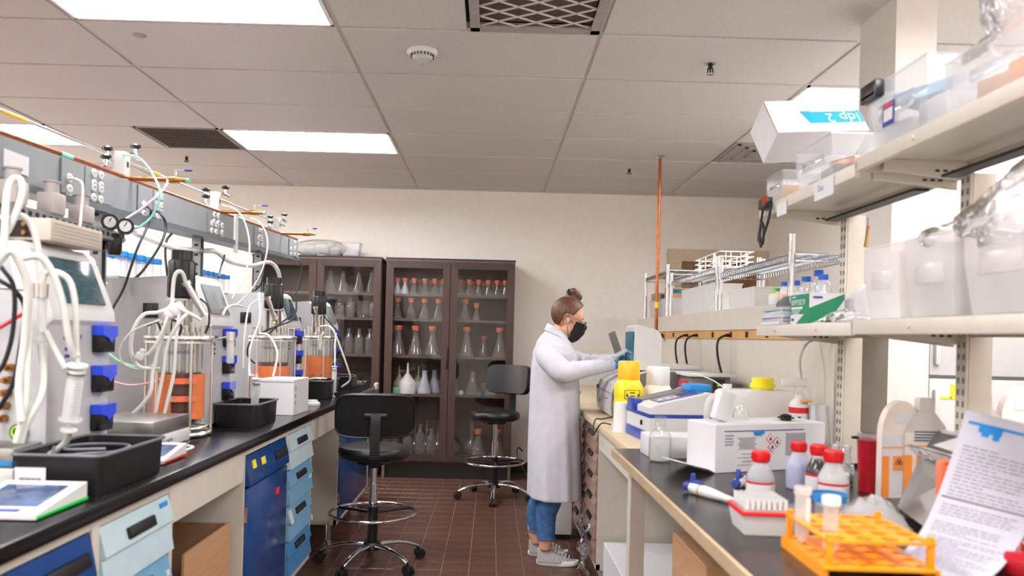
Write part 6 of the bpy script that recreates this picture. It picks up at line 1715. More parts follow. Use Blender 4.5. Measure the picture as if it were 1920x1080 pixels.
pp = thing('paper_sheet', 'loose printed paper sheet with a blue header leaning over the bench', 'paper', P(1800, 960, 1.55))
ctrl = [((1812, 768, 1.60), (2000, 812, 1.52)), ((1780, 868, 1.575), (1962, 915, 1.49)), ((1745, 960, 1.54), (1920, 1004, 1.455)), ((1712, 1015, 1.50), (1878, 1065, 1.41)), ((1672, 1050, 1.44), (1830, 1102, 1.345))]
def page(s_, t_):
    k = min(3.999, t_ * 4); i = int(k); f_ = k - i
    def pt(j): 
        a, b = ctrl[max(0, min(4, j))]; return P(*a).lerp(P(*b), s_)
    p0, p1, p2, p3 = (pt(i - 1) if i > 0 else pt(0) * 2 - pt(1)), pt(i), pt(i + 1), (pt(i + 2) if i + 2 <= 4 else pt(4) * 2 - pt(3))
    return 0.5 * ((2 * p1) + (-p0 + p2) * f_ + (2 * p0 - 5 * p1 + 4 * p2 - p3) * f_ * f_ + (-p0 + 3 * p1 - 3 * p2 + p3) * f_ ** 3)
bw(MB().sheet([[page(i / 8, j / 20) for i in range(9)] for j in range(21)], th=-.0006), 'sheet', 'paper', pp, smooth=60)
nrm = (page(1, .3) - page(0, .3)).cross(page(.5, .2) - page(.5, .4)).normalized()
if nrm.y > 0: nrm = -nrm
def printed(mb, s0, s1, t0, t1, n=6):
    mb.sheet([[page(s0 + (s1 - s0) * i / n, tt) + nrm * .0009 for i in range(n + 1)] for tt in (t0, t1)])
hb = MB(); printed(hb, .06, 1.0, .045, .058); printed(hb, .18, .42, .058, .085); printed(hb, .22, .30, .085, .10); printed(hb, .34, .41, .085, .108)
bw(hb, 'header_badge', 'trim_blue', pp, smooth=0)
tx = MB(); RT = random.Random(3)
for k in range(46):
    t0 = .155 + k * .0175
    if k in (14, 15, 20, 21, 27): continue
    e = RT.uniform(.78, .95) if k % 5 else RT.uniform(.4, .7)
    s0 = .08
    while s0 < e:
        w_ = RT.uniform(.03, .12); printed(tx, s0, min(e, s0 + w_), t0, t0 + .0055, 2); s0 += w_ + .018
bw(tx, 'printed_text', 'print_grey', pp, smooth=0)
rl = MB(); printed(rl, .04, .98, .40, .406)
bw(rl, 'rule', 'print_dark', pp, smooth=0)
t = thing('red_jar', 'glossy red jar beside the loose printed paper', 'jar', (1.05, 1.44, RZ))
MB().lathe([(0, .0), (.06, .0), (.065, .01), (.062, .03), (.05, .04), (0, .042)], 26).build('disc', 'red_plastic', t)
MB().cyl((0, 0, .04), (0, 0, .055), .018, n=16).build('knob', 'red_plastic', t)

# sharps container, waste pouches, loose cups
t = thing('sharps_container', 'dark red sharps container behind the red-capped bottles', 'container', (1.12, 2.20, RZ))
MB().lathe([(0, .001), (.030, .001), (.037, .15), (.039, .155)], 24).build('body', 'red_plastic', t)
MB().lathe([(.041, .152), (.042, .160), (.034, .172), (0, .174)], 24).build('lid', 'clear_plastic', t)
MB().box((-.045, 0, .158), (.02, .01, .008)).build('lid_tab', 'black_plastic', t, smooth=0)
def pouch(lab, x, y, w_, h, spout, rz, symbol=True):
    t = thing('waste_pouch', lab, 'pouch', (x, y, RZ), rz, group='plastic waste pouches')
    a = w_ / 2
    if spout: out = [(-a, 0), (a, 0), (a, h * .62), (a * .86, h * .72), (a * .35, h * .86), (a * .34, h * .97), (a * .28, h), (-a * .28, h), (-a * .34, h * .97), (-a * .35, h * .86), (-a * .86, h * .72), (-a, h * .62)]
    else: out = [(-a, 0), (a, 0), (a, h * .66)] + [(a * math.cos(q_), h * .66 + h * .34 * math.sin(q_)) for q_ in [k * PI / 12 for k in range(1, 12)]] + [(-a, h * .66)]
    MB().prism(out, -.012, .012, 'y').build('sleeve', 'biohazard_bag' if not spout else 'pouch_grey', t, smooth=30)
    MB().box((-.0, -.0128, h * .35), (w_ * .96, .0012, h * .60)).build('front_label', 'label_white' if not spout else 'biohazard_bag', t, smooth=0)
    MB().box((0, -.0135, h * .52), (w_ * .98, .0012, .004)).build('orange_line', 'orange_print', t, smooth=0)
    MB().box((-a * .8, -.0135, h * .22), (w_ * .18, .0012, h * .42)).build('orange_edge', 'orange_print', t, smooth=0)
    b_ = MB().box((-a * .15, -.0142, h * .36), (w_ * .28, .0012, h * .15)).build('hazard_sign', 'orange_print', t, smooth=0)
    for k in range(3):
        an = k * 2 * PI / 3 + PI / 2
        MB().ring((-a * .15 + .006 * math.cos(an), -.0150, h * .37 + .006 * math.sin(an)), .0045, .0012, n=12, k=5, T=Matrix.Rotation(PI / 2, 4, 'X')).build('hazard_mark', 'print_dark', b_)
    if not spout: MB().box((.0, -.0126, h * .82), (w_ * .34, .001, h * .10), bev=.0).build('handle_slot', 'label_white', t, smooth=0)
    else:
        for k in range(4): MB().box((0.01, -.0142, h * .66 - k * .008), (w_ * .7, .001, .004)).build('instruction_line', 'screen_blue', t, smooth=0)
    return t
pouch('cream waste pouch with a handle slot and an orange hazard sign', 1.165, 2.13, .12, .275, False, .12)
pouch('grey spouted waste pouch beside the slotted post', 1.235, 2.13, .13, .285, True, .05)
pouch('grey spouted waste pouch beyond the slotted post', 1.50, 2.28, .13, .29, True, 0.0)
pouch('cream waste pouch standing on the bench beyond the posts', 1.66, 2.35, .15, .31, False, .2)
for k, (x, y, r, rx, rz, lab) in enumerate(((1.10, 2.47, .030, 1.35, .5, 'clear plastic cup lying on its side near the red container'), (1.135, 2.40, .026, 1.45, -.4, 'small clear cup lying beside another near the red container'), (1.175, 2.50, .030, .0, 0, 'clear cup standing near the red container'))):
    t = thing('clear_cup', lab, 'cup', (x, y, RZ + (r if rx > .1 else 0) + .001), rz, group='clear cups by the red container')
    c_ = MB().lathe([(0, .0), (r * .8, .0), (r, .09), (r * 1.06, .092)], 20).build('cup', 'clear_plastic', t); c_.rotation_euler = (rx, 0, 0)
    r_ = MB().ring((0, 0, .092), r * 1.05, .002, n=20, k=6).build('rim', 'clear_plastic', t); r_.rotation_euler = (rx, 0, 0)
t = thing('wire_basket', 'low black wire basket holding a white cap near the red container', 'basket', (1.075, 2.30, RZ))
q = MB()
for z in (.004, .03): q.ring((0, 0, z), .04, .002, n=24, k=6)
for k in range(12): q.cyl((.04 * math.cos(k * PI / 6), .04 * math.sin(k * PI / 6), .004), (.04 * math.cos(k * PI / 6), .04 * math.sin(k * PI / 6), .03), .0012, n=5)
q.build('wires', 'black_plastic', t)
MB().lathe([(0, .006), (.03, .006), (.03, .034), (.025, .038), (0, .038)], 18).build('white_cap', 'white_plastic', t)

# ------------------------------------------------------------------ things on the shelves
S1, S2 = 1.8355, 1.8485
L1_, L2_ = 1.3935, 1.3975
def hopper(lab, x0, x1, y0, y1, z, h, m, name='clear_bin', content=None, group=None):
    t = thing(name, lab, 'bin', ((x0 + x1) / 2, (y0 + y1) / 2, z), group=group)
    a, b = (x1 - x0) / 2, (y1 - y0) / 2
    def q5(k, zz, f_=0): return [Vector((sx * a * k - (f_ if sx < 0 else 0), sy * b * k, zz)) for sx, sy in ((-1, -1), (1, -1), (1, 1), (-1, 1))]
    MB().loft([q5(.86, .001), q5(.9, .004), q5(1, h * .55), q5(1.02, h), q5(1.05, h), q5(1.05, h + .005), q5(.97, h + .005), q5(.95, h * .55), q5(.84, .006)]).build('tub', m, t, smooth=0)
    MB().box((-a * .99, 0, h * .55), (.004, b * 1.2, h * .25), bev=.002).build('label_holder', m, t)
    if content:
        for k, (dx, dy, dz, sx, sy, sz, mm) in enumerate(content):
            MB().box((dx, dy, dz), (sx, sy, sz), bev=.004, rot=(0, 0, .2 * k)).build('content', mm, t)
    return t
CB_ = 'clear bins on the upper shelf'
hopper('small clear bin of wooden sticks at the far end of the upper shelf', 1.02, 1.20, 2.66, 2.82, S1, .105, 'clear_plastic', content=[(-.02, 0, .04, .10, .05, .06, 'wood_strip'), (.04, .02, .03, .06, .06, .04, 'raceway_edge')], group=CB_)
hopper('clear bin with black and blue contents beside the white carton', 1.02, 1.24, 2.28, 2.55, S1, .135, 'clear_plastic', content=[(0, -.04, .03, .15, .12, .05, 'black_plastic'), (-.05, .09, .02, .05, .05, .03, 'print_blue'), (.03, .02, .08, .1, .1, .03, 'copper')], group=CB_)
t = hopper('large clear tub with a black latch and a printed sticker on the upper shelf', 1.02, 1.25, 1.78, 2.06, S2, .175, 'clear_plastic', content=[(.02, -.05, .055, .14, .12, .10, 'carton_white'), (0, .07, .04, .16, .10, .07, 'label_white'), (.02, 0, .13, .16, .2, .03, 'drawer_mid')], group=CB_)
MB().box((-.125, .10, .165), (.028, .085, .045), bev=.005).box((-.128, .10, .148), (.022, .08, .02), bev=.003).build('latch', 'black_plastic', t)
st_ = MB().box((-.1165, .03, .085), (.002, .055, .06)).build('sticker', 'print_blue', t, smooth=0)
MB().box((-.118, .03, .083), (.001, .042, .032)).build('sticker_field', 'label_white', st_, smooth=0)
MB().box((-.118, .03, .107), (.001, .046, .008)).build('sticker_strip', 'red_note', st_, smooth=0)
t = hopper('clear bin of orange packs inside a loose plastic bag on the upper shelf', 1.02, 1.27, 1.30, 1.70, S2, .12, 'clear_plastic', content=[(.02, -.05, .05, .18, .26, .07, 'orange_print'), (0, .12, .04, .16, .1, .06, 'cardboard')], group=CB_)
def film(lab, c, sx, sy, sz, seed, name='film_bag', base=.25):
    RF = random.Random(seed); rows = []
    n, m = 13, 21
    for i in range(n):
        v = i / (n - 1); row = []
        for j in range(m):
            th = 2 * PI * j / (m - 1)
            rr = (1 - v ** 2.2) ** .5 if v < 1 else 0
            k = 1 + .16 * math.sin(th * 3 + v * 7 + seed) + .10 * math.sin(th * 7 - v * 9) + (RF.uniform(-.06, .06) if 0 < j < m - 1 else 0)
            row.append((c[0] + sx * (rr * .92 + .08) * k * math.cos(th), c[1] + sy * (rr * .92 + .08) * k * math.sin(th), c[2] + sz * (v + .08 * math.sin(th * 4 + v * 5) * (v > .05))))
        row[-1] = row[0]; rows.append(row)
    return tag(bw(MB().sheet(rows, th=0), name, 'bag_film', smooth=80), lab, 'bag')
film('crinkled clear plastic bag over the bin of orange packs on the upper shelf', (1.145, 1.50, S2 + .118), .135, .21, .26, 2)
# tilted white carton with upside-down lettering
ct = thing('tilted_carton', 'white carton with upside-down blue lettering tilted on the upper shelf bins', 'carton', P(1500, 300, 2.62))
K0 = P(1432, 190, 2.62)
Lv = Vector((.985, .10, .08)).normalized()
e1 = Vector((.034, -.085, -.130)); e1 = (e1 - Lv * e1.dot(Lv)).normalized()
e2 = Lv.cross(e1); e2 = e2 if e2.z < 0 else -e2
a1, a2, aL = .159, .140, .33
cs = [K0 + Lv * (aL * i) + e1 * (a1 * j) + e2 * (a2 * k) for i in (0, 1) for j in (0, 1) for k in (0, 1)]
bw(MB().add(cs, [(0, 1, 3, 2), (4, 6, 7, 5), (0, 4, 5, 1), (2, 3, 7, 6), (0, 2, 6, 4), (1, 5, 7, 3)]), 'box', 'carton_white', ct, smooth=0)
nA = -e2 * .0012
def onA(s0, s1, t0, t1, sk=0.0): return [K0 + Lv * (aL * s) + e1 * (a1 * t_) + nA for s, t_ in ((s0, t0), (s1, t0), (s1, t1), (s0 + sk, t1))]
bw(MB().add(onA(.34, .995, .36, .74, .06), [(0, 1, 2, 3)]), 'print_panel', 'carton_blue', ct, smooth=0)
def placed(o, s, t_, off=.002):
    pos = K0 + Lv * (aL * s) + e1 * (a1 * t_) - e2 * off - ct.location
    Rm = Matrix((tuple(-Lv), tuple(e1), tuple((-Lv).cross(e1)))).transposed().to_4x4()
    o.matrix_local = Matrix.Translation(pos) @ Rm
placed(text('lettering', 'idp 2', .062, 'label_white', ct, (0, 0, 0), (0, 0, 0), 'LEFT'), .97, .47)
bw(MB().add(onA(.44, .96, .37, .40), [(0, 1, 2, 3)]), 'print_line', 'label_white', ct, smooth=0).location -= e2 * .001
ln = MB()
for k, tt in enumerate((.06, .19)): ln.add(onA(.30 + .1 * k, .95, tt, tt + .05), [(0, 1, 2, 3)])
bw(ln, 'print_line', 'drawer_pale', ct, smooth=0)
bw(MB().add([c_ - Lv * .0012 for c_ in (cs[0], cs[2])] + [c_ - Lv * .0012 + e2 * .004 for c_ in (cs[2], cs[0])], [(0, 1, 2, 3)]), 'raw_edge', 'cardboard', ct, smooth=0)
# power adapter and cord hanging from the shelf end
t = thing('power_adapter', 'black power adapter with coiled cord hanging at the shelf end', 'adapter', (1.0, 2.70, 1.79))
MB().box((-.016, .03, .045), (.03, .07, .04), bev=.005).build('adapter_body', 'black_plastic', t)
MB().box((-.03, .0, .055), (.01, .02, .02)).build('switch', 'orange_led', t, smooth=0)
MB().tube([(-.014, .06, .03), (-.018, .07, -.03), (-.02, .08, -.08), (-.02, .04, -.10), (-.02, .03, -.05), (-.018, .06, -.02), (-.02, .07, -.07), (-.02, .055, -.11)], .005, n=7).tube([(-.014, -.02, .03), (-.018, -.01, -.02), (-.02, .03, -.07), (-.02, .05, -.10)], .005, n=7).build('cord', 'black_rubber', t, smooth=60)
for (y, z, w_, h, lab) in ((2.27, 1.800, .13, .055, 'white card with a handwritten note on the upper shelf edge'), (2.60, 1.795, .085, .045, 'small paper note on the shelf edge by the black adapter')):
    t = thing('shelf_card', lab, 'card', (.994, y, z - h / 2))
    MB().box((0, 0, h / 2), (.0016, w_, h)).build('card', 'label_white', t, smooth=0)
    if w_ > .1: text('handwriting', 'Enz', h * .5, 'print_grey', t, (-.0012, w_ * .3, h * .45), (PI / 2, 0, -PI / 2))
t = thing('hanging_tag', 'small brown tag hanging under the upper shelf by the post', 'tag', (1.27, 2.55, 1.70))
MB().box((0, 0, 0), (.012, .012, .075), bev=.003, rot=(0, .15, 0)).build('tag', 'cardboard', t)
MB().cyl((0, 0, .035), (0, 0, .065), .0015, n=5).build('string', 'cardboard_dark', t)
# lower shelf
MBN = 'milky bins on the lower shelf'
hopper('milky bin next to the green and white tissue box', 1.02, 1.24, 1.885, 2.055, L2_, .19, 'milky_plastic', 'milky_bin', group=MBN)
hopper('milky bin in the middle of the row on the lower shelf', 1.02, 1.25, 1.66, 1.85, L2_, .19, 'milky_plastic', 'milky_bin', content=[(0, 0, .07, .15, .12, .1, 'label_white')], group=MBN)
hopper('milky bin inside the tall loose bag on the lower shelf', 1.02, 1.26, 1.40, 1.62, L2_, .20, 'milky_plastic', 'milky_bin', content=[(0, 0, .07, .15, .14, .1, 'label_white')], group=MBN)
hopper('milky bin at the end of the row under the tall bag', 1.02, 1.26, 1.12, 1.36, L2_, .20, 'milky_plastic', 'milky_bin', group=MBN)
film('tall crinkled clear bag over two milky bins on the lower shelf', (1.15, 1.46, L2_ + .14), .14, .27, .21, 4)
film('low crinkled clear bag over the middle milky bin', (1.14, 1.75, L2_ + .16), .12, .11, .08, 9)
k_ = thing('tissue_box', 'green and white tissue wipe box on the lower shelf', 'tissue box', (1.078, 2.492, L1_))
MB().box((0, 0, .0505), (.114, .15, .10)).build('box', 'label_white', k_, smooth=0)
MB().box((-.0575, 0, .066), (.001, .15, .066)).build('green_panel', 'box_green', k_, smooth=0)
MB().prism([(-.075, .002), (.075 - .05, .002), (.075 - .05, .004), (-.04, .034), (-.075, .034)], -.0578, -.0572, 'x').build('green_panel', 'box_green', k_, smooth=0)
MB().prism([(-.057, .030), (-.057, .052), (.057, .1), (.057, .082), (.02, .03), (-.02, .012), (-.057, .002)], -.0762, -.0752, 'y').build('green_stripe', 'box_green', k_, smooth=0)
text('lettering', 'KIMTECH', .026, 'label_white', k_, (-.0585, .065, .064), (PI / 2, 0, -PI / 2))
MB().box((-.0583, .045, .091), (.001, .03, .004)).build('print_line', 'label_white', k_, smooth=0)
MB().box((-.0583, .02, .054), (.001, .09, .008)).build('white_bar', 'label_white', k_, smooth=0)
for k in range(3): MB().box((-.0583, .025 + .008 * (k % 2), .045 - k * .0055), (.001, .07 - .01 * k, .0025)).build('print_line', 'label_white', k_, smooth=0)
MB().box((-.03, -.0765, .087), (.03, .001, .006), bev=.0).build('brand_oval', 'print_blue', k_, smooth=0)
MB().box((-.0583, .055, .016), (.001, .02, .008)).build('brand_oval', 'print_blue', k_, smooth=0)
rows = []
for i in range(9):
    row = []
    for j in range(17):
        u, v = i / 8, j / 16
        hh = .125 * (math.sin(PI * u) ** .55) * (math.sin(PI * v) ** .6) + .006 * math.sin(v * 34 + u * 3) * math.sin(PI * u)
        row.append((1.145 + .13 * u, 2.22 + .40 * v, L1_ + .003 + hh))
    rows.append(row)
tag(bw(MB().sheet(rows, th=.003), 'white_cloth', 'pet_white', smooth=70), 'heaped white cloth behind the green and white tissue box', 'cloth')
for k in range(5):
    t = thing('paper_stack', 'paper pad in the stack at the far end of the lower shelf', 'paper', (1.075 + .006 * (k % 2), 2.70 - .004 * k, L1_ + .0005 + k * .0125), .05 * (k % 3) - .05, group='paper pads on the lower shelf')
    MB().box((0, 0, .006), (.15, .20, .012), bev=.001, seg=1).build('pad', ['label_white', 'instrument_grey', 'paper', 'drawer_pale', 'instrument_grey'][k], t, smooth=0)
t = thing('tape_dispenser', 'grey tape dispenser lying on the paper pads', 'dispenser', (1.08, 2.68, L1_ + .0635))
MB().prism([(-.06, 0), (.07, 0), (.07, .035), (.03, .048), (-.03, .04), (-.06, .015)], -.02, .02, 'y').build('body', 'raceway_edge', t, smooth=30)
MB().lathe([(.012, -.012), (.028, -.012), (.028, .012), (.012, .012)], 20, T=Matrix.Translation((0, -.022, .028)) @ Matrix.Rotation(PI / 2, 4, 'X')).build('tape_roll', 'label_white', t)
t = thing('foil_pouch', 'shiny foil pouch with a white carton label before the tissue box', 'pouch', (1.07, 2.27, L1_))
rows = [[(-.05 + .1 * u / 6, -.10 + .2 * v / 8, .003 + .035 * math.sin(PI * u / 6) ** .6 * math.sin(PI * v / 8) ** .5 + .003 * ((u * 7 + v * 5) % 3)) for v in range(9)] for u in range(7)]
MB().sheet(rows, th=.002).build('pouch', 'bag_film', t, smooth=60)
MB().box((-.0, -.04, .016), (.07, .09, .026), bev=.002).build('inner_carton', 'label_white', t, smooth=0)
MB().box((0, .05, .016), (.07, .06, .022), bev=.003).build('inner_black', 'black_plastic', t, smooth=0)

# ------------------------------------------------------------------ cartons in the knee space of the brown-drawer bench
t = thing('foam_carton', 'white carton with a yellow sticker on the floor under the tan bench', 'carton', (.86, 3.56, 0))
MB().box((0, 0, .145), (.52, .60, .28), bev=.003, seg=1).build('box', 'carton_white', t, smooth=0)
MB().box((.06, -.05, .286), (.05, .03, .002)).build('sticker', 'yellow_note', t, smooth=0)
MB().sheet([[(-.26, -.30, .285), (.26, -.30, .285)], [(-.24, -.44, .30), (.24, -.44, .30)]], th=.006).build('flap', 'cardboard', t, smooth=0)
MB().sheet([[(.26, -.30, .285), (.26, .28, .285)], [(.15, -.30, .36), (.15, .28, .36)]], th=.006).build('flap', 'cardboard', t, smooth=0)
t = thing('brown_carton', 'tall brown carton under the black bench', 'carton', (.87, 2.50, 0))
MB().box((0, 0, .32), (.40, .42, .64), bev=.003, seg=1).build('box', 'cardboard', t, smooth=0)
MB().box((-.2005, 0, .30), (.001, .05, .5)).build('tape', 'wood_strip', t, smooth=0)
rows = [[(DX - .045 + .022 * math.sin(i * 1.7 + j), 3.97 + j * .045, .05 + i * .035 + .012 * math.sin(j * 2.1)) for j in range(8)] for i in range(9)]
tag(bw(MB().sheet(rows), 'hanging_bag', 'bag_film', smooth=70), 'clear plastic bag hanging against the brown drawers', 'bag')

# ------------------------------------------------------------------ the person
PX, PY = .37, 4.45
pr = thing('person', 'person in a white lab coat, black face mask and glasses leaning over the analyser', 'person', (PX, PY, 0))
def ell(cx, cy, z, a, b, n=40, rip=0.0, ph=0.0, tilt=0.0):
    out = []
    for k in range(n):
        th = 2 * PI * k / n
        q_ = 1 + rip * (math.sin(th * 9 + ph) + .6 * math.sin(th * 5 - ph * 1.7) + .5 * math.sin(th * 15 + 2 * ph))
        x = a * q_ * math.cos(th); y = b * q_ * math.sin(th)
        out.append(Vector((cx + x, cy + y, z + tilt * x)))
    return out
def limb(mb, pts, rads, n=18, sub=5, m=0, flat=1.0):
    C = catmull(pts, sub); k = len(C)
    rr = []
    for i in range(k):
        f_ = i / (k - 1) * (len(rads) - 1); j = min(int(f_), len(rads) - 2)
        rr.append(rads[j] + (rads[j + 1] - rads[j]) * (f_ - j))
    return mb.tube(C, 1, n=n, m=m, smooth=False, rad=lambda t_: rr[min(k - 1, int(round(t_ * (k - 1))))])
def remesh(o, vox, it=4, fac=.5):
    bake(o, [lambda q_: setattr(q_.modifiers.new('r', 'REMESH'), 'voxel_size', vox)])
    def sm(q_):
        s_ = q_.modifiers.new('s', 'SMOOTH'); s_.iterations = it; s_.factor = fac
    bake(o, [sm])
    o.data.polygons.foreach_set('use_smooth', [True] * len(o.data.polygons)); o.data.update()
    return o
L = lambda p: Vector(p) - Vector((PX, PY, 0))
# head frame
HC = L(P(1065, 597, 4.45))
HR = Matrix.Translation(HC) @ Matrix.Rotation(.36, 4, 'Y')
HRs = HR @ Matrix.Scale(.94, 4)
body = MB()
body.M = HRs
body.ball((-.008, 0, .030), (.096, .076, .092), 28, 18).ball((.030, 0, -.045), (.060, .056, .075), 24, 14).ball((.062, 0, .030), (.030, .058, .050), 18, 10)
body.ball((.048, 0, -.09), (.034, .034, .028), 16, 8)
body.ball((.098, 0, -.022), (.018, .013, .024), 12, 8).ball((.105, 0, -.034), (.014, .014, .012), 12, 8)
for s1 in (-1, 1):
    body.ball((-.004, s1 * .077, -.012), (.018, .010, .032), 14, 10, rot=(0, .15, s1 * .35)).ball((.045, s1 * .045, -.03), (.03, .02, .035), 12, 8)
    body.ball((.084, s1 * .032, .008), (.012, .016, .010), 12, 8)
body.ball((.088, 0, -.07), (.014, .022, .010), 12, 8)
body.M = Matrix.Identity(4)
nk0 = HC + Vector((-.03, 0, -.06)); nk1 = Vector((-.015, 0, 1.28))
limb(body, [nk0, (nk0 + nk1) / 2 + Vector((.0, 0, .0)), nk1], [.052, .050, .058])
# shoulders, trunk, hips (hidden by the coat), legs
body.loft([ell(-.01, 0, 1.30, .045, .06), ell(-.02, 0, 1.26, .065, .12), ell(-.01, 0, 1.15, .075, .125), ell(0, 0, .95, .08, .11), ell(0, 0, .80, .09, .13), ell(0, 0, .70, .09, .13)])
LG = {-1: ([(0, -.08, .76), (-.005, -.075, .45), L(P(1024, 985, 4.40)) + Vector((0, 0, 0)), L(P(1022, 1030, 4.40))], [.085, .062, .045, .036]),
      1: ([(0, .08, .76), (-.01, .085, .45), L(P(1003, 975, 4.58)), L(P(1006, 1018, 4.58))], [.085, .062, .045, .036])}
for s1 in (-1, 1): limb(body, *LG[s1])
SHO = {-1: Vector((-.055, -.148, 1.235)), 1: Vector((-.045, .148, 1.235))}
ELB = {-1: L(P(1060, 697, 4.19)), 1: L(P(1105, 682, 4.60))}
WRI = {-1: L(P(1146, 684, 4.27)), 1: L(P(1163, 674, 4.44))}
for s1 in (-1, 1): limb(body, [SHO[s1], ELB[s1], WRI[s1]], [.036, .032, .025])
bo = remesh(body.build('body', 'skin', pr), .006, 5)
# eyes and brows
for s1 in (-1, 1):
    e = MB(); e.M = HRs
    e.ball((.0925, s1 * .031, .006), (.006, .0125, .0065), 12, 8); e.build('eye', 'label_white', pr)
    e = MB(); e.M = HRs
    e.ball((.0975, s1 * .031, .004), (.003, .005, .005), 10, 6); e.build('iris', 'recess_black', pr)
    e = MB(); e.M = HRs
    e.tube([(.079, s1 * .05, .024), (.087, s1 * .032, .029), (.089, s1 * .016, .026)], .0025, n=6); e.build('eyebrow', 'hair', pr)
# hair: skull cap with hairline, bun, band, loose strands
hm = MB(); n, k = 120, 80
vs = []; 
for i in range(k + 1):
    ph = PI * i / k
    for j in range(n):
        th = 2 * PI * j / n
        wob = 1 + .006 * math.sin(th * 30 + i * .25)
        x, y, z = .100 * wob * math.sin(ph) * math.cos(th) - .012, .081 * wob * math.sin(ph) * math.sin(th), .098 * math.cos(ph) + .032
        vs.append((x, y, z))
fs = []
for i in range(k):
    for j in range(n):
        f_ = (i * n + j, i * n + (j + 1) % n, (i + 1) * n + (j + 1) % n, (i + 1) * n + j)
        c_ = [sum(vs[q_][d] for q_ in f_) / 4 for d in range(3)]
        face = c_[0] > .006 + .44 * max(0, c_[2])
        ear = abs(c_[1]) > .055 and c_[2] < .028 and c_[0] > -.035
        low = c_[2] < -.055 + (0.0 if c_[0] < -.04 else .03)
        if not (face or ear or low): fs.append(f_)
hm.M = HRs; hm.add(vs, fs)
hr_ = hm.build('hair', 'hair', pr, smooth=80)
bake(hr_, [lambda q_: (setattr(q_.modifiers.new('s', 'SOLIDIFY'), 'thickness', .008))])
bn = MB(); bn.M = HRs
RN = random.Random(11)
for (x, y, z, r) in ((-.045, .0, .155, .030), (-.012, -.012, .158, .030), (.012, .012, .150, .026), (-.025, .02, .165, .028), (-.03, -.02, .168, .026), (-.02, 0, .135, .040), (-.025, 0, .115, .050)):
    bn.ball((x, y, z), (r, r * .95, r * .9), 14, 10, rot=(RN.uniform(-1, 1), RN.uniform(-1, 1), 0))
remesh(bn.build('hair_bun', 'hair', pr), .005, 2)
sb = MB(); sb.M = HRs
sb.ring((-.045, -.018, .158), .017, .010, n=20, k=8, T=Matrix.Rotation(.9, 4, 'X')); sb.build('hair_band', 'mask_black', pr)
ws = MB(); ws.M = HRs
for q_ in range(9):
    a = -.8 + q_ * .2
    ws.tube([(-.105, .05 * math.sin(a * 2), -.03), (-.115 - .01 * (q_ % 3), .05 * math.sin(a * 2), -.06), (-.112 - .012 * (q_ % 2), .055 * math.sin(a * 2), -.085 - .008 * (q_ % 3))], .0012, n=4)

# mask: curved panel over nose and chin, with pleats and ear loops
rows = []
for i in range(9):
    v = i / 8                                  # top to bottom
    row = []
    for j in range(17):
        u = -1 + j / 8
        ang = u * 1.32
        zc = -.012 - v * .100 - .010 * (1 - abs(u)) * (1 - v) * -1
        bulge = .030 * (1 - u * u) * math.sin(PI * min(1, .15 + v * .85)) ** .6
        base = .066 + bulge + .014 * (1 - v) * (1 - abs(u)) - .012 * v
        x = .028 + (base) * math.cos(ang) ** .9 if math.cos(ang) > 0 else .028
        y = (.068 - .012 * v) * math.sin(ang)
        z = zc + .010 * abs(u) * (1 - 2 * v) + .003 * math.sin(v * 18)
        row.append((x + .003 * math.sin(v * 18), y, z - .018 * (1 - abs(u)) * v))
    rows.append(row)
mk = MB(); mk.M = HRs; mk.sheet(rows, th=.003)
mko = mk.build('face_mask', 'mask_black', pr, smooth=70)
for s1 in (-1, 1):
    q = MB(); q.M = HRs
    q.tube([(.040, s1 * .066, -.022), (.012, s1 * .082, -.008), (-.012, s1 * .088, .012), (-.020, s1 * .087, -.012), (.0, s1 * .080, -.04), (.036, s1 * .058, -.10)], .0017, n=5)
    q.build('ear_loop', 'mask_black', mko)
# glasses
gl = MB(); gl.M = HRs
for s1 in (-1, 1):
    pts = [(.113 + .0, s1 * .034 + .024 * math.cos(a), .0 + .019 * math.sin(a)) for a in [q_ * PI / 8 for q_ in range(17)]]
    gl.tube(pts, .0022, n=6, smooth=False)
    gl.tube([(.111, s1 * .058, .006), (.09, s1 * .078, .010), (.02, s1 * .084, .012), (-.012, s1 * .088, .014), (-.026, s1 * .086, -.004)], .0022, n=6)
gl.tube([(.113, -.010, .004), (.117, 0, .007), (.113, .010, .004)], .0018, n=6)
g = gl.build('glasses', 'instrument_dark', pr)
for s1 in (-1, 1):
    q = MB(); q.M = HRs
    q.add([(.113, s1 * .034 + .023 * math.cos(a), .018 * math.sin(a)) for a in [q_ * PI / 8 for q_ in range(16)]], [tuple(range(16))]); q.build('lens', 'pane_glass', g)
# earrings
q = MB(); q.M = HRs; q.ball((.0, -.086, -.042), .0035, 8, 6).ball((.004, -.084, -.05), .003, 8, 6); q.build('earring', 'steel', pr)

# lab coat
ct_ = MB()
xb, xf = lambda v: L(P(990, v, 4.45)).x, None
def ring_px(v, u0, u1, b, rip, ph, tilt=0.0, dy=0.0):
    p0, p1 = L(P(u0, v, 4.45)), L(P(u1, v, 4.45))
    return ell((p0.x + p1.x) / 2, dy, (p0.z + p1.z) / 2, (p1.x - p0.x) / 2, b, rip=rip, ph=ph, tilt=tilt, n=60)
ct_.loft([ring_px(931, 991, 1091, .185, .030, .3), ring_px(928, 990, 1092, .187, .030, .3), ring_px(890, 991, 1091, .185, .028, .35), ring_px(840, 991, 1090, .18, .024, .5), ring_px(790, 992, 1088, .175, .018, .7), ring_px(750, 993, 1087, .168, .013, .9),
          ring_px(715, 994, 1086, .165, .006, 1.2), ring_px(685, 996, 1084, .17, .003, 1.5), ring_px(662, 1000, 1080, .178, .0, 0), ring_px(647, 1006, 1074, .165, 0, 0, -.15), ring_px(637, 1013, 1068, .13, 0, 0, -.25), ring_px(629, 1022, 1064, .085, 0, 0, -.35), ring_px(622, 1029, 1060, .066, 0, 0, -.45)])
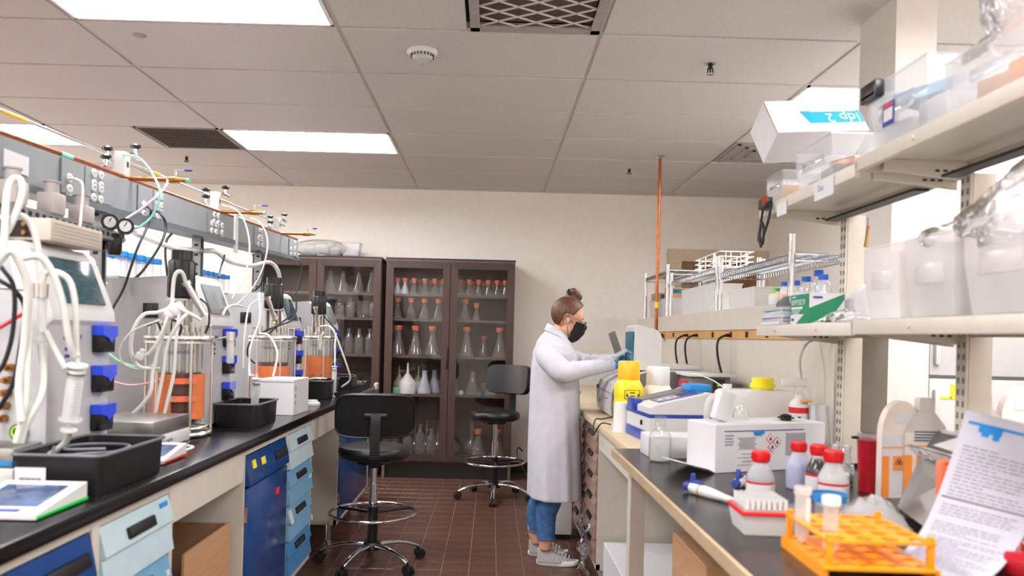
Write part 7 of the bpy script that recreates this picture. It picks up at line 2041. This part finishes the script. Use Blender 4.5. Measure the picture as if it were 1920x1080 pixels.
for s1 in (-1, 1):
    sh_, el_, wr_ = SHO[s1], ELB[s1], WRI[s1]
    limb(ct_, [sh_ + Vector((-.005, -s1 * .03, .015)), sh_ + Vector((.012, s1 * .012, -.02)), sh_.lerp(el_, .6) + Vector((-.01, s1 * .01, -.006)), el_ + Vector((-.008, 0, -.006)), el_.lerp(wr_, .45), wr_.lerp(el_, .02)], [.066, .072, .066, .060, .048, .036], n=22)
    d = (wr_ - el_).normalized()
    for f_, r_, am in ((.12, .060, .004), (.28, .055, .004), (.45, .050, .003), (.62, .047, .003), (.78, .043, .003), (.92, .040, .003)):      # soft sleeve wrinkles
        c0 = el_.lerp(wr_, f_)
        ct_.ring(c0, r_ - .006, .007, n=24, k=8, T=d.to_track_quat('Z', 'Y').to_matrix().to_4x4() @ Matrix.Rotation(.35 * (1 if f_ * 10 % 2 > 1 else -1), 4, 'X'))
    d2 = (el_ - sh_).normalized()
    for f_ in (.55, .75, .92):
        ct_.ring(sh_.lerp(el_, f_) + Vector((-.006, 0, -.004)), .058, .008, n=24, k=8, T=d2.to_track_quat('Z', 'Y').to_matrix().to_4x4() @ Matrix.Rotation(.3, 4, 'Y'))
coat = remesh(ct_.build('lab_coat', 'coat_cotton', pr), .0065, 3)
# collar
cl_rows = []
for i in range(4):
    f_ = i / 3; row = []
    for j in range(25):
        th = .55 + (2 * PI - 1.1) * j / 24
        r1, r2 = .060 + .026 * f_, .062 + .030 * f_
        row.append(Vector((.022 + .006 * f_ + r1 * math.cos(th), r2 * math.sin(th), 1.372 - .040 * f_ - .040 * math.cos(th) - .05 * f_ * max(0, math.cos(th)))))
    cl_rows.append(row)
MB().sheet(cl_rows, th=.005).build('collar', 'coat_cotton', coat, smooth=70)
# front placket with buttons and side seam
for k in range(5):
    p = L(P(1087, 735 + k * 38, 4.45)); MB().cyl(p + Vector((-.004, -.01, 0)), p + Vector((.006, -.01, 0)), .008, n=12).build('button', 'white_plastic', coat)
for s1 in (-1, 1):
    w_ = WRI[s1]; d = (WRI[s1] - ELB[s1]).normalized()
    MB().cyl(w_ - d * .035, w_ + d * .012, .038, .034, n=24).build('cuff', 'coat_cotton', coat)

# gloved hands: palm, four fingers, thumb
def hand(s1, wrist, fwd, down, nm):
    fwd = fwd.normalized(); down = (down - fwd * down.dot(fwd)).normalized(); side = down.cross(fwd).normalized() * s1
    q = MB()
    def at_(f_, s_, d_): return wrist + fwd * f_ + side * s_ + down * d_
    limb(q, [at_(-.02, 0, 0), at_(.02, 0, 0)], [.027, .028])
    for s_ in (-.028, -.010, .009, .027): limb(q, [at_(.0, s_ * .6, 0), at_(.04, s_ * .9, 0), at_(.085, s_, .004)], [.016, .0135, .0115], n=12)
    for s_, ln, cu in ((-.030, .058, .030), (-.010, .075, .034), (.010, .080, .036), (.029, .070, .032)):
        limb(q, [at_(.080, s_, .003), at_(.080 + ln * .45, s_ * 1.05, .010), at_(.080 + ln * .80, s_ * 1.08, cu * .75), at_(.080 + ln * .95, s_ * 1.08, cu * 1.35)], [.0108, .0098, .0088, .0076], n=12)
    limb(q, [at_(.018, .030, .004), at_(.045, .050, .016), at_(.075, .054, .030), at_(.095, .046, .040)], [.0150, .0125, .0105, .0088], n=12)
    return remesh(q.build(nm, 'glove_blue', pr), .0035, 3)
hand(-1, WRI[-1] + Vector((.01, .0, 0)), Vector((.95, .30, .08)), Vector((-.1, .1, -1)), 'glove')
hand(1, WRI[1] + Vector((.01, .0, 0)), Vector((.90, -.35, -.05)), Vector((.1, 0, -1)), 'glove')
# jeans and shoes
jn = MB()
limb(jn, [Vector((0, -.08, .62)), Vector((-.003, -.075, .42)), L(P(1024, 965, 4.40)), L(P(1024, 1009, 4.40))], [.090, .074, .060, .052], n=24)
limb(jn, [Vector((-.01, .08, .62)), Vector((-.01, .085, .42)), L(P(1006, 955, 4.58)), L(P(1007, 995, 4.58))], [.090, .074, .060, .052], n=24)
jo = remesh(jn.build('jeans', 'jeans', pr), .006, 3)
for p, r_ in ((L(P(1024, 1008, 4.40)), .0535), (L(P(1007, 994, 4.58)), .0535)):
    MB().ring(p, r_ - .002, .005, n=28, k=8).build('hem', 'jeans', jo)
def shoe(x, y, rz, nm):
    t = bpy.data.objects.new(nm, None)
    def sec(f_, z, w_k=1.0, xo=0.0):
        return None
    Ls = .245
    def outline(z, k, grow):
        out = []
        for j in range(32):
            th = 2 * PI * j / 32; c_, s_ = math.cos(th), math.sin(th)
            xx = .5 * Ls * (abs(c_) ** .8) * (1 if c_ > 0 else -1) * (1 + grow)
            wv = (.040 if c_ > 0 else .033) * k
            out.append(Vector((xx, wv * (abs(s_) ** .85) * (1 if s_ > 0 else -1), z + (.008 * max(0, c_) ** 3 if z < .03 else 0))))
        return out
    so = MB().loft([outline(.001, .95, -.03), outline(.008, 1.03, .01), outline(.026, 1.0, .005), outline(.030, .94, -.03)])
    so.M = Matrix.Identity(4)
    T = Matrix.Translation((x - PX, y - PY, 0)) @ Matrix.Rotation(rz, 4, 'Z')
    so.v = [tuple(T @ Vector(p)) for p in so.v]
    sole = so.build(nm + '_sole', 'sole_white', None, smooth=60)
    up = MB(); rings = []
    for i in range(15):
        f_ = i / 14; xx = -.118 + .232 * f_
        w_ = .031 + .010 * math.sin(PI * min(1, f_ * 1.15)) - (.016 * max(0, f_ - .8) * 5)
        h = .095 - .0 * f_ if f_ < .18 else (.088 if f_ < .34 else .088 - .058 * ((f_ - .34) / .66) ** .85)
        rings.append([Vector((xx, w_ * math.cos(a) * (1 if math.sin(a) < .3 else .75), .022 + (h - .022) * max(0, math.sin(a)))) for a in [-.12 + q_ * (PI + .24) / 13 for q_ in range(14)]])
    up.loft(rings); up.v = [tuple(T @ Vector(p)) for p in up.v]
    u = up.build(nm, 'shoe_grey', pr, smooth=60)
    sole.parent = u; sole.name = 'sole'
    for k in range(3):
        xx = .0 + k * .022
        b = MB().box((xx, -.0405 + .001 * k, .046), (.010, .002, .042), rot=(.25, -.5, 0)); b.v = [tuple(T @ Vector(p)) for p in b.v]
        b.build('stripe', 'sole_white', u, smooth=0)
    lc = MB()
    for k in range(5):
        xx = -.015 + k * .020; z = .089 - k * .0085
        lc.tube([(xx, -.022, z - .008), (xx + .006, 0, z + .004), (xx, .022, z - .008)], .0028, n=6)
    lc.v = [tuple(T @ Vector(p)) for p in lc.v]; lc.build('laces', 'sole_white', u)
    bpy.data.objects.remove(t)
shoe(.415, 4.395, -.10, 'shoe')
shoe(.375, 4.585, .02, 'shoe')
# white sample sheet held at the analyser
t = thing('sample_rack', 'white sample card held at the open analyser by the gloved hands', 'card', P(1166, 668, 4.36))
MB().box((0, 0, .02), (.11, .09, .014), bev=.003, rot=(0, -.5, 0)).build('card', 'white_plastic', t)
MB().box((.0, 0, .030), (.08, .06, .006), rot=(0, -.5, 0)).build('well_plate', 'instrument_white', t, smooth=0)
